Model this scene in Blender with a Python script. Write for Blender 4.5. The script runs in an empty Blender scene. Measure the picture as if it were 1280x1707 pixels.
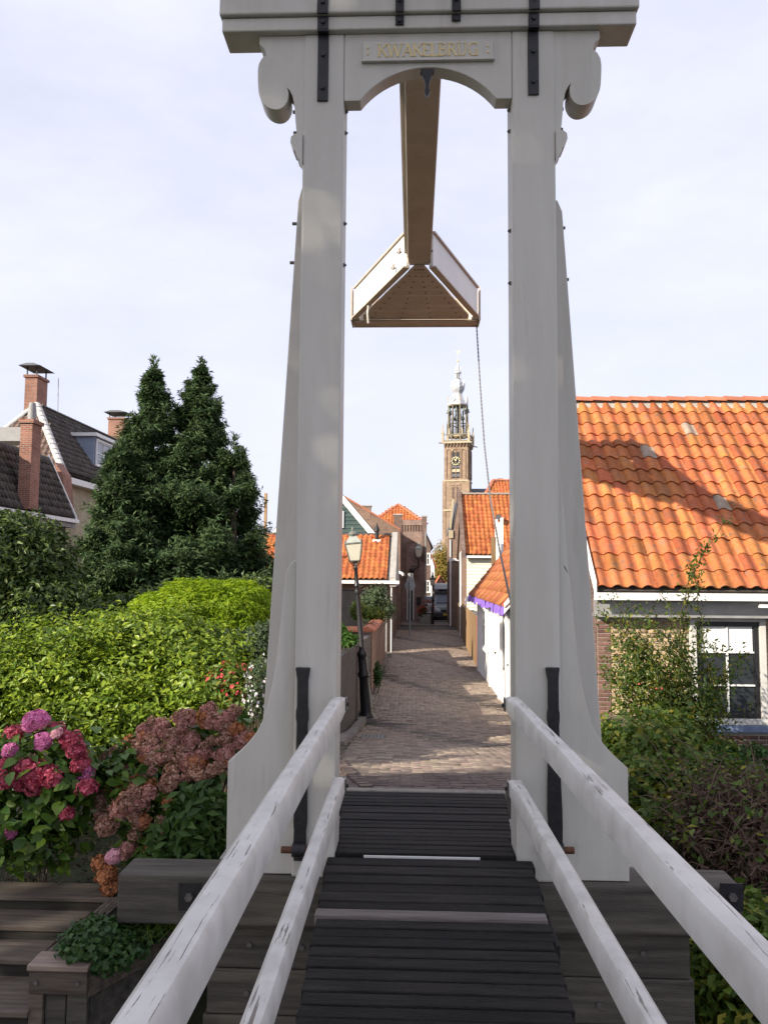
import bpy, bmesh, math, random
import numpy as np
from mathutils import Vector, Matrix
R = random.Random(11)
G = np.random.default_rng(5)
SC = bpy.context.scene
COL = SC.collection

# ------------------------------------------------------------------ camera, sky, sun, exposure
EYE = Vector((0, 0, 3.0))
F = 1328.0
YAW, PIT, ROL = math.radians(2.15), math.radians(4.53), math.radians(0.42)
fw = Vector((-math.sin(YAW) * math.cos(PIT), math.cos(YAW) * math.cos(PIT), math.sin(PIT)))
rt0 = Vector((math.cos(YAW), math.sin(YAW), 0)); up0 = rt0.cross(fw)
rt = rt0 * math.cos(ROL) + up0 * math.sin(ROL); up = up0 * math.cos(ROL) - rt0 * math.sin(ROL)
cam = bpy.data.cameras.new('camera'); camo = bpy.data.objects.new('camera', cam); COL.objects.link(camo)
cam.sensor_width = 36; cam.lens = F / 1707 * 36; cam.clip_start = 0.05; cam.clip_end = 3000
M = Matrix((rt, up, -fw)).transposed().to_4x4(); M.translation = EYE
camo.matrix_world = M
SC.camera = camo

SUN = Vector((1, 0.85, -0.6)).normalized()          # direction the light travels
SUN_EL = math.asin(-SUN.z)
SUN_ROT = math.atan2(-SUN.x, -SUN.y)
w = bpy.data.worlds.new('World'); SC.world = w; w.use_nodes = True
nt = w.node_tree; nt.nodes.clear()
wo = nt.nodes.new('ShaderNodeOutputWorld'); bg = nt.nodes.new('ShaderNodeBackground')
sky = nt.nodes.new('ShaderNodeTexSky'); sky.sky_type = 'NISHITA'; sky.sun_disc = False
sky.sun_elevation = SUN_EL; sky.sun_rotation = SUN_ROT; sky.air_density = 1.0; sky.dust_density = 1.6; sky.ozone_density = 1.2
tc = nt.nodes.new('ShaderNodeTexCoord'); mp = nt.nodes.new('ShaderNodeMapping'); mp.inputs['Scale'].default_value = (1.6, 1.6, 4.2)
no = nt.nodes.new('ShaderNodeTexNoise'); no.inputs['Scale'].default_value = 1.7; no.inputs['Detail'].default_value = 7; no.inputs['Roughness'].default_value = 0.62
rp = nt.nodes.new('ShaderNodeValToRGB')
rp.color_ramp.elements[0].position = 0.32; rp.color_ramp.elements[0].color = (0.75, 0.75, 0.75, 1)
rp.color_ramp.elements[1].position = 0.66; rp.color_ramp.elements[1].color = (0.95, 0.95, 0.95, 1)
mx = nt.nodes.new('ShaderNodeMix'); mx.data_type = 'RGBA'
mx.inputs['B'].default_value = (5.85, 5.95, 7.1, 1)      # thin high cloud veil
L = nt.links.new
L(tc.outputs['Generated'], mp.inputs['Vector']); L(mp.outputs['Vector'], no.inputs['Vector']); L(no.outputs['Fac'], rp.inputs['Fac'])
L(rp.outputs['Color'], mx.inputs['Factor']); L(sky.outputs['Color'], mx.inputs['A']); L(mx.outputs['Result'], bg.inputs['Color'])
L(bg.outputs['Background'], wo.inputs['Surface'])
bg.inputs['Strength'].default_value = 0.10
sl = bpy.data.lights.new('sun', 'SUN'); sl.energy = 5.0; sl.angle = math.radians(0.5); sl.color = (1.0, 0.90, 0.76)
so = bpy.data.objects.new('sun', sl); COL.objects.link(so); so.rotation_euler = SUN.to_track_quat('-Z', 'Y').to_euler(); so.location = (-20, -20, 30)
vs = SC.view_settings; vs.view_transform = 'Standard'; vs.look = 'None'; vs.gamma = 1; vs.use_curve_mapping = False; vs.exposure = 0.72

# ------------------------------------------------------------------ helpers
def at(px, py, Y):
    """point at depth Y seen in the photograph's pixel (px, py)"""
    d = fw + rt * ((px - 640) / F) + up * ((853.5 - py) / F)
    return EYE + d * (Y / d.y)
def atX(px, py, Y): return at(px, py, Y).x
def atZ(px, py, Y): return at(px, py, Y).z
ABS = {}
def absloc(o): return ABS[o.name] if o is not None else Vector((0, 0, 0))
def link(o, parent=None, loc=None, kind=None):
    COL.objects.link(o)
    if parent is not None: o.parent = parent
    o.location = loc if loc is not None else (0, 0, 0)
    ABS[o.name] = absloc(parent) + Vector(o.location)
    if kind: o['kind'] = kind
    return o
def tag(o, label=None, cat=None, group=None, kind=None):
    if label: o['label'] = label
    if cat: o['category'] = cat
    if group: o['group'] = group
    if kind: o['kind'] = kind
    return o
def thing(name, label, cat, loc, group=None):
    o = bpy.data.objects.new(name, None); o.empty_display_size = 0.2
    link(o, None, Vector(loc)); return tag(o, label, cat, group)

LEAFQ = []
class MB:
    def __init__(s): s.v = []; s.f = []
    def add(s, vs, fs):
        n = len(s.v); s.v += [tuple(v) for v in vs]; s.f += [tuple(i + n for i in f) for f in fs]; return s
    def box(s, x0, x1, y0, y1, z0, z1):
        return s.add([(x0,y0,z0),(x1,y0,z0),(x1,y1,z0),(x0,y1,z0),(x0,y0,z1),(x1,y0,z1),(x1,y1,z1),(x0,y1,z1)],
              [(0,3,2,1),(4,5,6,7),(0,1,5,4),(1,2,6,5),(2,3,7,6),(3,0,4,7)])
    def obox(s, c, a, b, d):
        c, a, b, d = Vector(c), Vector(a), Vector(b), Vector(d)
        vs = [c-a-b-d, c+a-b-d, c+a+b-d, c-a+b-d, c-a-b+d, c+a-b+d, c+a+b+d, c-a+b+d]
        return s.add(vs, [(0,3,2,1),(4,5,6,7),(0,1,5,4),(1,2,6,5),(2,3,7,6),(3,0,4,7)])
    def beam(s, p, q, wv, hv):
        """bar from p to q with cross-section vectors wv, hv (full)"""
        p, q, wv, hv = Vector(p), Vector(q), Vector(wv) / 2, Vector(hv) / 2
        return s.add([p-wv-hv, p+wv-hv, p+wv+hv, p-wv+hv, q-wv-hv, q+wv-hv, q+wv+hv, q-wv+hv],
              [(0,3,2,1),(4,5,6,7),(0,1,5,4),(1,2,6,5),(2,3,7,6),(3,0,4,7)])
    def prism(s, pts, off):
        n = len(pts); off = Vector(off); a = [Vector(p) for p in pts]
        return s.add(a + [p + off for p in a], [tuple(range(n))[::-1], tuple(range(n, 2*n))] + [(i, (i+1) % n, (i+1) % n + n, i + n) for i in range(n)])
    def poly(s, pts): return s.add(pts, [tuple(range(len(pts)))])
    def tube(s, pts, r, n=8):
        pts = [Vector(p) for p in pts]; rs = r if isinstance(r, (list, tuple)) else [r] * len(pts)
        vs = []; fs = []; ref = Vector((0.31, 0.87, 0.37))
        for i, p in enumerate(pts):
            d = (pts[min(i+1, len(pts)-1)] - pts[max(i-1, 0)]).normalized()
            a = d.cross(ref).normalized(); b = d.cross(a)
            for k in range(n):
                t = 2 * math.pi * k / n; vs.append(p + (a * math.cos(t) + b * math.sin(t)) * rs[i])
        for i in range(len(pts) - 1):
            for k in range(n): fs.append((i*n+k, i*n+(k+1) % n, (i+1)*n+(k+1) % n, (i+1)*n+k))
        fs += [tuple(range(n))[::-1], tuple(range((len(pts)-1)*n, len(pts)*n))]
        return s.add(vs, fs)
    def lathe(s, prof, c=(0, 0, 0), n=16, rot=0):
        c = Vector(c); vs = []; fs = []
        for r, z in prof:
            for k in range(n):
                t = 2 * math.pi * (k + rot) / n; vs.append(c + Vector((r * math.cos(t), r * math.sin(t), z)))
        for i in range(len(prof) - 1):
            for k in range(n): fs.append((i*n+k, i*n+(k+1) % n, (i+1)*n+(k+1) % n, (i+1)*n+k))
        fs += [tuple(range(n))[::-1], tuple(range((len(prof)-1)*n, len(prof)*n))]
        return s.add(vs, fs)
    def build(s, name, mat, parent=None, bevel=0, smooth=False, kind=None, local=False, seg=2):
        me = bpy.data.meshes.new(name)
        o_ = Vector((0, 0, 0)) if local else absloc(parent)
        me.from_pydata([Vector(v) - o_ for v in s.v], [], s.f)
        bm = bmesh.new(); bm.from_mesh(me); bmesh.ops.recalc_face_normals(bm, faces=bm.faces); bm.to_mesh(me); bm.free()
        me.materials.append(mat)
        if smooth:
            me.polygons.foreach_set('use_smooth', [True] * len(me.polygons)); 
            try: me.set_sharp_from_angle(angle=math.radians(40))
            except Exception: pass
        ob = bpy.data.objects.new(name, me); link(ob, parent, None, kind)
        if bevel:
            m = ob.modifiers.new('bevel', 'BEVEL'); m.width = bevel; m.segments = seg; m.limit_method = 'ANGLE'; m.angle_limit = math.radians(35)
        return ob

def np_obj(name, V, Fq, mat, parent=None, kind=None, smooth=False):
    """fast mesh: V (n,3) world coords, Fq (m,k) equal sized faces"""
    V = np.asarray(V, np.float32) - np.array(absloc(parent), np.float32)
    Fq = np.asarray(Fq, np.int32); m, k = Fq.shape
    me = bpy.data.meshes.new(name); me.vertices.add(len(V)); me.vertices.foreach_set('co', V.ravel())
    me.loops.add(m * k); me.loops.foreach_set('vertex_index', Fq.ravel())
    me.polygons.add(m); me.polygons.foreach_set('loop_start', np.arange(0, m * k, k, dtype=np.int32))
    if smooth: me.polygons.foreach_set('use_smooth', np.ones(m, bool))
    me.update(calc_edges=True); me.materials.append(mat)
    return link(bpy.data.objects.new(name, me), parent, None, kind)

def inst(name, me, parent, M4):
    """copy sharing mesh data; M4 in world space"""
    o = bpy.data.objects.new(name, me); COL.objects.link(o); o.parent = parent
    m = M4.copy(); m.translation = m.translation - absloc(parent); o.matrix_local = m
    ABS[o.name] = Vector(M4.translation); return o
def frame(ex, ey, ez, t):
    m = Matrix((ex, ey, ez)).transposed().to_4x4(); m.translation = Vector(t); return m
def local_mesh(name, mb, mat, smooth=False):
    me = bpy.data.meshes.new(name); me.from_pydata([tuple(v) for v in mb.v], [], mb.f); me.materials.append(mat)
    if smooth: me.polygons.foreach_set('use_smooth', [True] * len(me.polygons))
    return me

# ------------------------------------------------------------------ materials
def surf(name, c1, c2, scale=8, rough=0.6, bump=0.0, bscale=60, stretch=(1, 1, 1), rnd=None, rv=0.25, rh=0.0, detail=6, spec=0.4, lo=0.3, hi=0.7,
         c3=None, s3=30, t3=0.62, metal=0.0, w3=0.03, big=None):
    m = bpy.data.materials.new(name); m.use_nodes = True; t = m.node_tree; N = t.nodes; K = t.links.new
    b = N['Principled BSDF']; b.inputs['Roughness'].default_value = rough; b.inputs['Specular IOR Level'].default_value = spec; b.inputs['Metallic'].default_value = metal
    tc = N.new('ShaderNodeTexCoord'); mp = N.new('ShaderNodeMapping'); mp.inputs['Scale'].default_value = stretch
    K(tc.outputs['Object'], mp.inputs['Vector']); vec = mp.outputs['Vector']
    if rnd == 'obj':
        oi = N.new('ShaderNodeObjectInfo'); ad = N.new('ShaderNodeVectorMath'); ad.operation = 'ADD'
        sc = N.new('ShaderNodeMath'); sc.operation = 'MULTIPLY'; sc.inputs[1].default_value = 57.0; K(oi.outputs['Random'], sc.inputs[0])
        K(vec, ad.inputs[0]); K(sc.outputs[0], ad.inputs[1]); vec = ad.outputs['Vector']
    n = N.new('ShaderNodeTexNoise'); n.inputs['Scale'].default_value = scale; n.inputs['Detail'].default_value = detail; n.inputs['Roughness'].default_value = 0.62; K(vec, n.inputs['Vector'])
    r = N.new('ShaderNodeValToRGB'); e = r.color_ramp.elements
    e[0].position = lo; e[0].color = (*c1, 1); e[1].position = hi; e[1].color = (*c2, 1); K(n.outputs['Fac'], r.inputs['Fac']); col = r.outputs['Color']
    if big:      # second, large-scale tone: (colour, scale, threshold)
        n4 = N.new('ShaderNodeTexNoise'); n4.inputs['Scale'].default_value = big[1]; n4.inputs['Detail'].default_value = 4; K(vec, n4.inputs['Vector'])
        r4 = N.new('ShaderNodeValToRGB'); r4.color_ramp.elements[0].position = big[2] - 0.08; r4.color_ramp.elements[1].position = big[2] + 0.08
        r4.color_ramp.elements[1].color = (big[3],) * 3 + (1,)
        K(n4.outputs['Fac'], r4.inputs['Fac']); m4 = N.new('ShaderNodeMix'); m4.data_type = 'RGBA'; m4.inputs['B'].default_value = (*big[0], 1)
        K(r4.outputs['Color'], m4.inputs['Factor']); K(col, m4.inputs['A']); col = m4.outputs['Result']
    if c3:
        n3 = N.new('ShaderNodeTexNoise'); n3.inputs['Scale'].default_value = s3; n3.inputs['Detail'].default_value = 5; n3.inputs['Roughness'].default_value = 0.7; K(vec, n3.inputs['Vector'])
        r3 = N.new('ShaderNodeValToRGB'); r3.color_ramp.elements[0].position = t3; r3.color_ramp.elements[1].position = t3 + w3; K(n3.outputs['Fac'], r3.inputs['Fac'])
        m3 = N.new('ShaderNodeMix'); m3.data_type = 'RGBA'; m3.inputs['B'].default_value = (*c3, 1); K(r3.outputs['Color'], m3.inputs['Factor']); K(col, m3.inputs['A']); col = m3.outputs['Result']
    if rnd:
        hs = N.new('ShaderNodeHueSaturation')
        src = N.new('ShaderNodeObjectInfo').outputs['Random'] if rnd == 'obj' else N.new('ShaderNodeNewGeometry').outputs['Random Per Island']
        mr = N.new('ShaderNodeMapRange'); mr.inputs['To Min'].default_value = 1 - rv; mr.inputs['To Max'].default_value = 1 + rv; K(src, mr.inputs['Value']); K(mr.outputs['Result'], hs.inputs['Value'])
        if rh:
            fr = N.new('ShaderNodeMath'); fr.operation = 'MULTIPLY'; fr.inputs[1].default_value = 7.13; K(src, fr.inputs[0]); f2 = N.new('ShaderNodeMath'); f2.operation = 'FRACT'; K(fr.outputs[0], f2.inputs[0])
            mr2 = N.new('ShaderNodeMapRange'); mr2.inputs['To Min'].default_value = 0.5 - rh; mr2.inputs['To Max'].default_value = 0.5 + rh; K(f2.outputs[0], mr2.inputs['Value']); K(mr2.outputs['Result'], hs.inputs['Hue'])
        K(col, hs.inputs['Color']); col = hs.outputs['Color']
    K(col, b.inputs['Base Color'])
    if bump:
        nb = N.new('ShaderNodeTexNoise'); nb.inputs['Scale'].default_value = bscale; nb.inputs['Detail'].default_value = 6; K(vec, nb.inputs['Vector'])
        bp = N.new('ShaderNodeBump'); bp.inputs['Strength'].default_value = bump; bp.inputs['Distance'].default_value = 0.01; K(nb.outputs['Fac'], bp.inputs['Height']); K(bp.outputs['Normal'], b.inputs['Normal'])
    return m
def leafmat(name, cols, rough=0.45, transl=0.35, spec=0.35, rnd='isl'):
    m = bpy.data.materials.new(name); m.use_nodes = True; t = m.node_tree; N = t.nodes; K = t.links.new
    b = N['Principled BSDF']; b.inputs['Roughness'].default_value = rough; b.inputs['Specular IOR Level'].default_value = spec
    src = N.new('ShaderNodeObjectInfo').outputs['Random'] if rnd == 'obj' else N.new('ShaderNodeNewGeometry').outputs['Random Per Island']
    r = N.new('ShaderNodeValToRGB'); r.color_ramp.interpolation = 'LINEAR'
    e = r.color_ramp.elements
    while len(e) < len(cols): e.new(0.5)
    for i, c in enumerate(cols): e[i].position = i / (len(cols) - 1); e[i].color = (*c, 1)
    K(src, r.inputs['Fac']); K(r.outputs['Color'], b.inputs['Base Color'])
    tr = N.new('ShaderNodeBsdfTranslucent'); K(r.outputs['Color'], tr.inputs['Color'])
    mx = N.new('ShaderNodeMixShader'); mx.inputs['Fac'].default_value = transl
    K(b.outputs['BSDF'], mx.inputs[1]); K(tr.outputs['BSDF'], mx.inputs[2]); K(mx.outputs['Shader'], N['Material Output'].inputs['Surface'])
    return m
def brickmat(name, c1, c2, mortar, sx=1.0, bw=0.21, rh=0.062, axes='xz', rough=0.85, bump=0.5, mort=0.008):
    """for walls too far away to tell the bricks apart; axes = which object axes run along / up the wall"""
    m = bpy.data.materials.new(name); m.use_nodes = True; t = m.node_tree; N = t.nodes; K = t.links.new
    b = N['Principled BSDF']; b.inputs['Roughness'].default_value = rough; b.inputs['Specular IOR Level'].default_value = 0.2
    tc = N.new('ShaderNodeTexCoord'); sp = N.new('ShaderNodeSeparateXYZ'); K(tc.outputs['Object'], sp.inputs[0]); cb = N.new('ShaderNodeCombineXYZ')
    if axes == 'auto':
        ad = N.new('ShaderNodeMath'); ad.operation = 'ADD'; K(sp.outputs['X'], ad.inputs[0]); K(sp.outputs['Y'], ad.inputs[1]); K(ad.outputs[0], cb.inputs['X']); K(sp.outputs['Z'], cb.inputs['Y'])
    else:
        K(sp.outputs[axes[0].upper()], cb.inputs['X']); K(sp.outputs[axes[1].upper()], cb.inputs['Y'])
    br = N.new('ShaderNodeTexBrick'); br.inputs['Scale'].default_value = sx; br.inputs['Brick Width'].default_value = bw; br.inputs['Row Height'].default_value = rh; br.inputs['Mortar Size'].default_value = mort
    br.inputs['Color1'].default_value = (*c1, 1); br.inputs['Color2'].default_value = (*c2, 1); br.inputs['Mortar'].default_value = (*mortar, 1); br.inputs['Bias'].default_value = 0.0
    K(cb.outputs[0], br.inputs['Vector'])
    n = N.new('ShaderNodeTexNoise'); n.inputs['Scale'].default_value = 0.9; n.inputs['Detail'].default_value = 8; n.inputs['Roughness'].default_value = 0.7; K(tc.outputs['Object'], n.inputs['Vector'])
    mr = N.new('ShaderNodeMapRange'); mr.inputs['From Min'].default_value = 0.3; mr.inputs['From Max'].default_value = 0.7; mr.inputs['To Min'].default_value = 0.65; mr.inputs['To Max'].default_value = 1.3; K(n.outputs['Fac'], mr.inputs['Value'])
    hs = N.new('ShaderNodeHueSaturation'); K(br.outputs['Color'], hs.inputs['Color']); K(mr.outputs['Result'], hs.inputs['Value']); K(hs.outputs['Color'], b.inputs['Base Color'])
    bp = N.new('ShaderNodeBump'); bp.inputs['Strength'].default_value = bump; bp.inputs['Distance'].default_value = 0.008; bp.invert = True
    K(br.outputs['Fac'], bp.inputs['Height']); K(bp.outputs['Normal'], b.inputs['Normal'])
    return m
def glassmat(name, c=(0.03, 0.035, 0.04), rough=0.05):
    m = bpy.data.materials.new(name); m.use_nodes = True; b = m.node_tree.nodes['Principled BSDF']
    b.inputs['Base Color'].default_value = (*c, 1); b.inputs['Roughness'].default_value = rough; b.inputs['Specular IOR Level'].default_value = 0.45
    return m

PAINT = surf('white_paint', (0.51, 0.49, 0.435), (0.57, 0.55, 0.495), 2.2, 0.45, 0.18, 45, stretch=(4, 4, .45), c3=(0.43, 0.405, 0.35), s3=2.6, t3=0.6, w3=0.2, big=((0.44, 0.425, 0.375), .9, 0.6, 0.5), spec=.3)
PEEL = surf('peeling_white_paint', (0.68, 0.67, 0.65), (0.78, 0.77, 0.75), 5, 0.5, 0.25, 60, stretch=(1, 1, 1), c3=(0.47, 0.44, 0.40), s3=4.0, t3=0.66, w3=0.04)
def peel():
    """weathered rail paint: cracks that run along the rail and flaked patches of bare grey wood"""
    m = bpy.data.materials.new('flaking_rail_paint'); m.use_nodes = True; t = m.node_tree; N = t.nodes; K = t.links.new; b = N['Principled BSDF']; b.inputs['Roughness'].default_value = 0.5
    tc = N.new('ShaderNodeTexCoord'); geo = N.new('ShaderNodeNewGeometry'); sp = N.new('ShaderNodeSeparateXYZ'); K(geo.outputs['Normal'], sp.inputs[0])
    mp = N.new('ShaderNodeMapping'); mp.inputs['Scale'].default_value = (105, 4.2, 105); K(tc.outputs['Object'], mp.inputs['Vector'])
    n = N.new('ShaderNodeTexNoise'); n.inputs['Scale'].default_value = 1.0; n.inputs['Detail'].default_value = 6; n.inputs['Roughness'].default_value = 0.68; n.inputs['Distortion'].default_value = 0.25; K(mp.outputs['Vector'], n.inputs['Vector'])
    n2 = N.new('ShaderNodeTexNoise'); n2.inputs['Scale'].default_value = 3.1; n2.inputs['Detail'].default_value = 4; K(tc.outputs['Object'], n2.inputs['Vector'])
    # threshold is lower on upward faces (weather) and in worn stretches
    up_ = N.new('ShaderNodeMapRange'); up_.inputs['From Min'].default_value = 0.3; up_.inputs['From Max'].default_value = 0.9; up_.inputs['To Min'].default_value = -0.16; up_.inputs['To Max'].default_value = 0.0; K(sp.outputs['Z'], up_.inputs['Value'])
    a1 = N.new('ShaderNodeMath'); a1.operation = 'ADD'; K(n.outputs['Fac'], a1.inputs[0]); K(up_.outputs['Result'], a1.inputs[1])
    a2 = N.new('ShaderNodeMath'); a2.operation = 'MULTIPLY_ADD'; K(n2.outputs['Fac'], a2.inputs[0]); a2.inputs[1].default_value = 0.32; K(a1.outputs[0], a2.inputs[2])
    r = N.new('ShaderNodeValToRGB'); r.color_ramp.elements[0].position = 0.766; r.color_ramp.elements[1].position = 0.78; K(a2.outputs[0], r.inputs['Fac'])
    n3 = N.new('ShaderNodeTexNoise'); n3.inputs['Scale'].default_value = 9; n3.inputs['Detail'].default_value = 6; K(tc.outputs['Object'], n3.inputs['Vector'])
    rr = N.new('ShaderNodeValToRGB'); rr.color_ramp.elements[0].position = 0.3; rr.color_ramp.elements[0].color = (0.47, 0.45, 0.41, 1); rr.color_ramp.elements[1].position = 0.6; rr.color_ramp.elements[1].color = (0.60, 0.58, 0.535, 1); K(n3.outputs['Fac'], rr.inputs['Fac'])
    mx = N.new('ShaderNodeMix'); mx.data_type = 'RGBA'; mx.inputs['B'].default_value = (0.19, 0.165, 0.14, 1); K(rr.outputs['Color'], mx.inputs['A']); K(r.outputs['Color'], mx.inputs['Factor']); K(mx.outputs['Result'], b.inputs['Base Color'])
    bp = N.new('ShaderNodeBump'); bp.invert = True; bp.inputs['Strength'].default_value = 0.7; bp.inputs['Distance'].default_value = 0.004; K(r.outputs['Color'], bp.inputs['Height']); K(bp.outputs['Normal'], b.inputs['Normal'])
    return m
RAIL = peel()
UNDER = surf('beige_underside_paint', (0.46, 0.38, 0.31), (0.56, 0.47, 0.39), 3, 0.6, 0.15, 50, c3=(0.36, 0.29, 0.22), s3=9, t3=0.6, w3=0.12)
IRON = surf('black_iron', (0.010, 0.010, 0.012), (0.022, 0.021, 0.022), 20, 0.5, 0.3, 40)
RUST = surf('rusty_iron', (0.08, 0.035, 0.02), (0.14, 0.06, 0.03), 30, 0.8, 0.3, 60)
GOLD = surf('gilding', (0.62, 0.48, 0.22), (0.78, 0.63, 0.33), 40, 0.45)
DECK = surf('dark_deck_wood', (0.009, 0.008, 0.0078), (0.028, 0.025, 0.023), 7, 0.74, 0.9, 60, stretch=(0.5, 4, 4), rnd='obj', rv=0.35, c3=(0.30, 0.29, 0.28), s3=150, t3=0.735, w3=0.03, spec=0.18)
DECKL = surf('pale_worn_plank', (0.12, 0.10, 0.09), (0.22, 0.19, 0.175), 10, 0.8, 0.6, 50, stretch=(0.3, 8, 4))
TIMBER = surf('grey_timber', (0.038, 0.034, 0.028), (0.125, 0.111, 0.090), 5, 0.8, 0.6, 60, stretch=(0.35, 5, 5), rnd='obj', rv=0.15, c3=(0.035, 0.032, 0.028), s3=2.5, t3=0.58, w3=0.15)
STEPW = surf('weathered_step_wood', (0.06, 0.047, 0.036), (0.165, 0.132, 0.103), 6, 0.85, 0.5, 60, stretch=(0.4, 5, 5), rnd='obj', rv=0.2)
STEEL = surf('bolt_steel', (0.10, 0.09, 0.085), (0.2, 0.18, 0.17), 30, 0.5, metal=0.5)
TILE = surf('orange_clay_tile', (0.32, 0.098, 0.034), (0.47, 0.155, 0.053), 14, 0.78, 0.5, 70, rnd='obj', rv=0.3, rh=0.012, c3=(0.19, 0.12, 0.08), s3=11, t3=0.575, w3=0.08, spec=0.25, big=((0.34, 0.15, 0.08), 5, 0.58, 0.5))
TILEI = surf('orange_clay_tiles', (0.32, 0.098, 0.034), (0.47, 0.155, 0.053), 6, 0.75, 0.3, 60, rnd='isl', rv=0.26, rh=0.009, c3=(0.2, 0.10, 0.06), s3=5, t3=0.62, w3=0.1, spec=0.25)
TILEB = surf('brown_clay_tiles', (0.26, 0.085, 0.035), (0.40, 0.15, 0.06), 6, 0.8, 0.3, 60, rnd='isl', rv=0.3, rh=0.02, spec=0.25)
TILEGREY = surf('pale_grey_tile', (0.25, 0.19, 0.14), (0.37, 0.30, 0.24), 14, 0.75, 0.35, 70, spec=0.25)
TILED = surf('dark_roof_tiles', (0.045, 0.038, 0.034), (0.10, 0.085, 0.075), 5, 0.7, 0.3, 50, rnd='isl', rv=0.3, c3=(0.13, 0.13, 0.08), s3=3, t3=0.6, w3=0.1)
RIDGE = surf('ridge_tile', (0.38, 0.13, 0.07), (0.50, 0.19, 0.10), 10, 0.75, 0.3, 60, rnd='obj', rv=0.2)
MORTAR = surf('mortar', (0.30, 0.27, 0.23), (0.42, 0.39, 0.34), 14, 0.9, 0.5, 80)
YBRICK = surf('yellow_brick', (0.40, 0.29, 0.165), (0.52, 0.40, 0.24), 12, 0.85, 0.4, 90, rnd='obj', rv=0.22, rh=0.012, spec=0.2)
RBRICK = surf('red_brown_brick', (0.13, 0.075, 0.062), (0.21, 0.115, 0.09), 12, 0.85, 0.4, 90, rnd='obj', rv=0.3, rh=0.01, spec=0.2)
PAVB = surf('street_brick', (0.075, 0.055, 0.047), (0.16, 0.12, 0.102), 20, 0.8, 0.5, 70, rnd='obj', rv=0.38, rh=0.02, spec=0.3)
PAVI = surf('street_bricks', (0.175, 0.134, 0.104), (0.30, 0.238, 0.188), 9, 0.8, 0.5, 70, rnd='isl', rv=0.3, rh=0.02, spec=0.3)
SAND = surf('joint_sand', (0.07, 0.058, 0.048), (0.12, 0.10, 0.085), 20, 0.95, 0.4, 90)
STONE = surf('grey_stone', (0.24, 0.23, 0.21), (0.36, 0.34, 0.31), 10, 0.85, 0.4, 70)
KERBM = surf('kerb_stone', (0.15, 0.135, 0.115), (0.24, 0.215, 0.185), 10, 0.85, 0.4, 70, rnd='obj', rv=0.15)
SOIL = surf('dark_soil', (0.012, 0.010, 0.008), (0.032, 0.027, 0.020), 6, 0.95, 0.8, 20, big=((0.035, 0.045, 0.018), 1.2, 0.55, 0.7))
LAND = surf('ground_mixed', (0.06, 0.055, 0.04), (0.10, 0.10, 0.06), 0.15, 0.95, 0.5, 5)
WATERM = glassmat('canal_water', (0.012, 0.016, 0.012), 0.04)
WHITE = surf('white_render', (0.70, 0.69, 0.66), (0.82, 0.81, 0.79), 3, 0.6, 0.1, 60)
CREAM = surf('cream_boards', (0.66, 0.62, 0.50), (0.74, 0.70, 0.58), 3, 0.6, 0.1, 40, stretch=(0.4, 1, 4))
TRIM = surf('white_trim', (0.70, 0.69, 0.67), (0.80, 0.79, 0.77), 5, 0.45)
GREY = surf('grey_fascia', (0.22, 0.22, 0.22), (0.30, 0.30, 0.29), 5, 0.6)
GREENB = surf('dark_green_boards', (0.035, 0.065, 0.06), (0.055, 0.09, 0.08), 4, 0.5, rnd='obj', rv=0.12)
BLUEP = surf('blue_grey_paint', (0.20, 0.24, 0.32), (0.26, 0.30, 0.39), 4, 0.5)
BLUESILL = surf('blue_sill_paint', (0.10, 0.14, 0.22), (0.15, 0.20, 0.30), 6, 0.5)
BLACKP = surf('black_gloss_paint', (0.012, 0.012, 0.013), (0.025, 0.025, 0.026), 10, 0.35)
PURPLE = surf('purple_cloth', (0.17, 0.09, 0.42), (0.27, 0.15, 0.56), 12, 0.7)
FENCEW = surf('brown_fence_wood', (0.20, 0.12, 0.06), (0.34, 0.22, 0.11), 4, 0.8, 0.4, 50, stretch=(4, 4, 0.5), rnd='obj', rv=0.25)
REDP = surf('faded_red_paint', (0.36, 0.09, 0.08), (0.44, 0.14, 0.12), 4, 0.7)
SLATE = surf('slate', (0.06, 0.065, 0.075), (0.11, 0.115, 0.13), 8, 0.6, 0.2, 30)
LEAD = surf('pale_lead', (0.32, 0.33, 0.35), (0.58, 0.59, 0.61), 1.5, 0.45, 0.1, 20, metal=0.2)
BRONZE = surf('bell_bronze', (0.10, 0.13, 0.11), (0.2, 0.22, 0.18), 5, 0.5, metal=0.4)
CONC = surf('concrete', (0.30, 0.28, 0.25), (0.42, 0.40, 0.36), 6, 0.9, 0.3, 60)
GLASS = glassmat('window_glass')
MILK = surf('frosted_lamp_glass', (0.52, 0.50, 0.40), (0.60, 0.57, 0.47), 5, 0.3)
BLIND = surf('white_blind', (0.72, 0.72, 0.71), (0.78, 0.78, 0.77), 5, 0.8)
BK_DARK = brickmat('dark_brown_brickwork', (0.19, 0.115, 0.092), (0.125, 0.078, 0.064), (0.17, 0.15, 0.13), axes='auto')
BK_BROWN = brickmat('brown_brickwork', (0.27, 0.155, 0.108), (0.19, 0.11, 0.078), (0.26, 0.22, 0.18), axes='auto')
BK_YEL = brickmat('yellow_brickwork', (0.46, 0.37, 0.24), (0.38, 0.30, 0.19), (0.42, 0.38, 0.31), axes='auto')
BK_TOWER = brickmat('tower_brickwork', (0.31, 0.215, 0.145), (0.245, 0.165, 0.112), (0.30, 0.24, 0.18), axes='auto', bw=0.5, rh=0.18, mort=0.02)
BK_CHIM = brickmat('chimney_brickwork', (0.32, 0.13, 0.085), (0.22, 0.085, 0.055), (0.30, 0.25, 0.21), axes='auto')
SANDST = surf('tower_sandstone', (0.34, 0.28, 0.18), (0.46, 0.40, 0.28), 1.5, 0.85)
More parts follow.
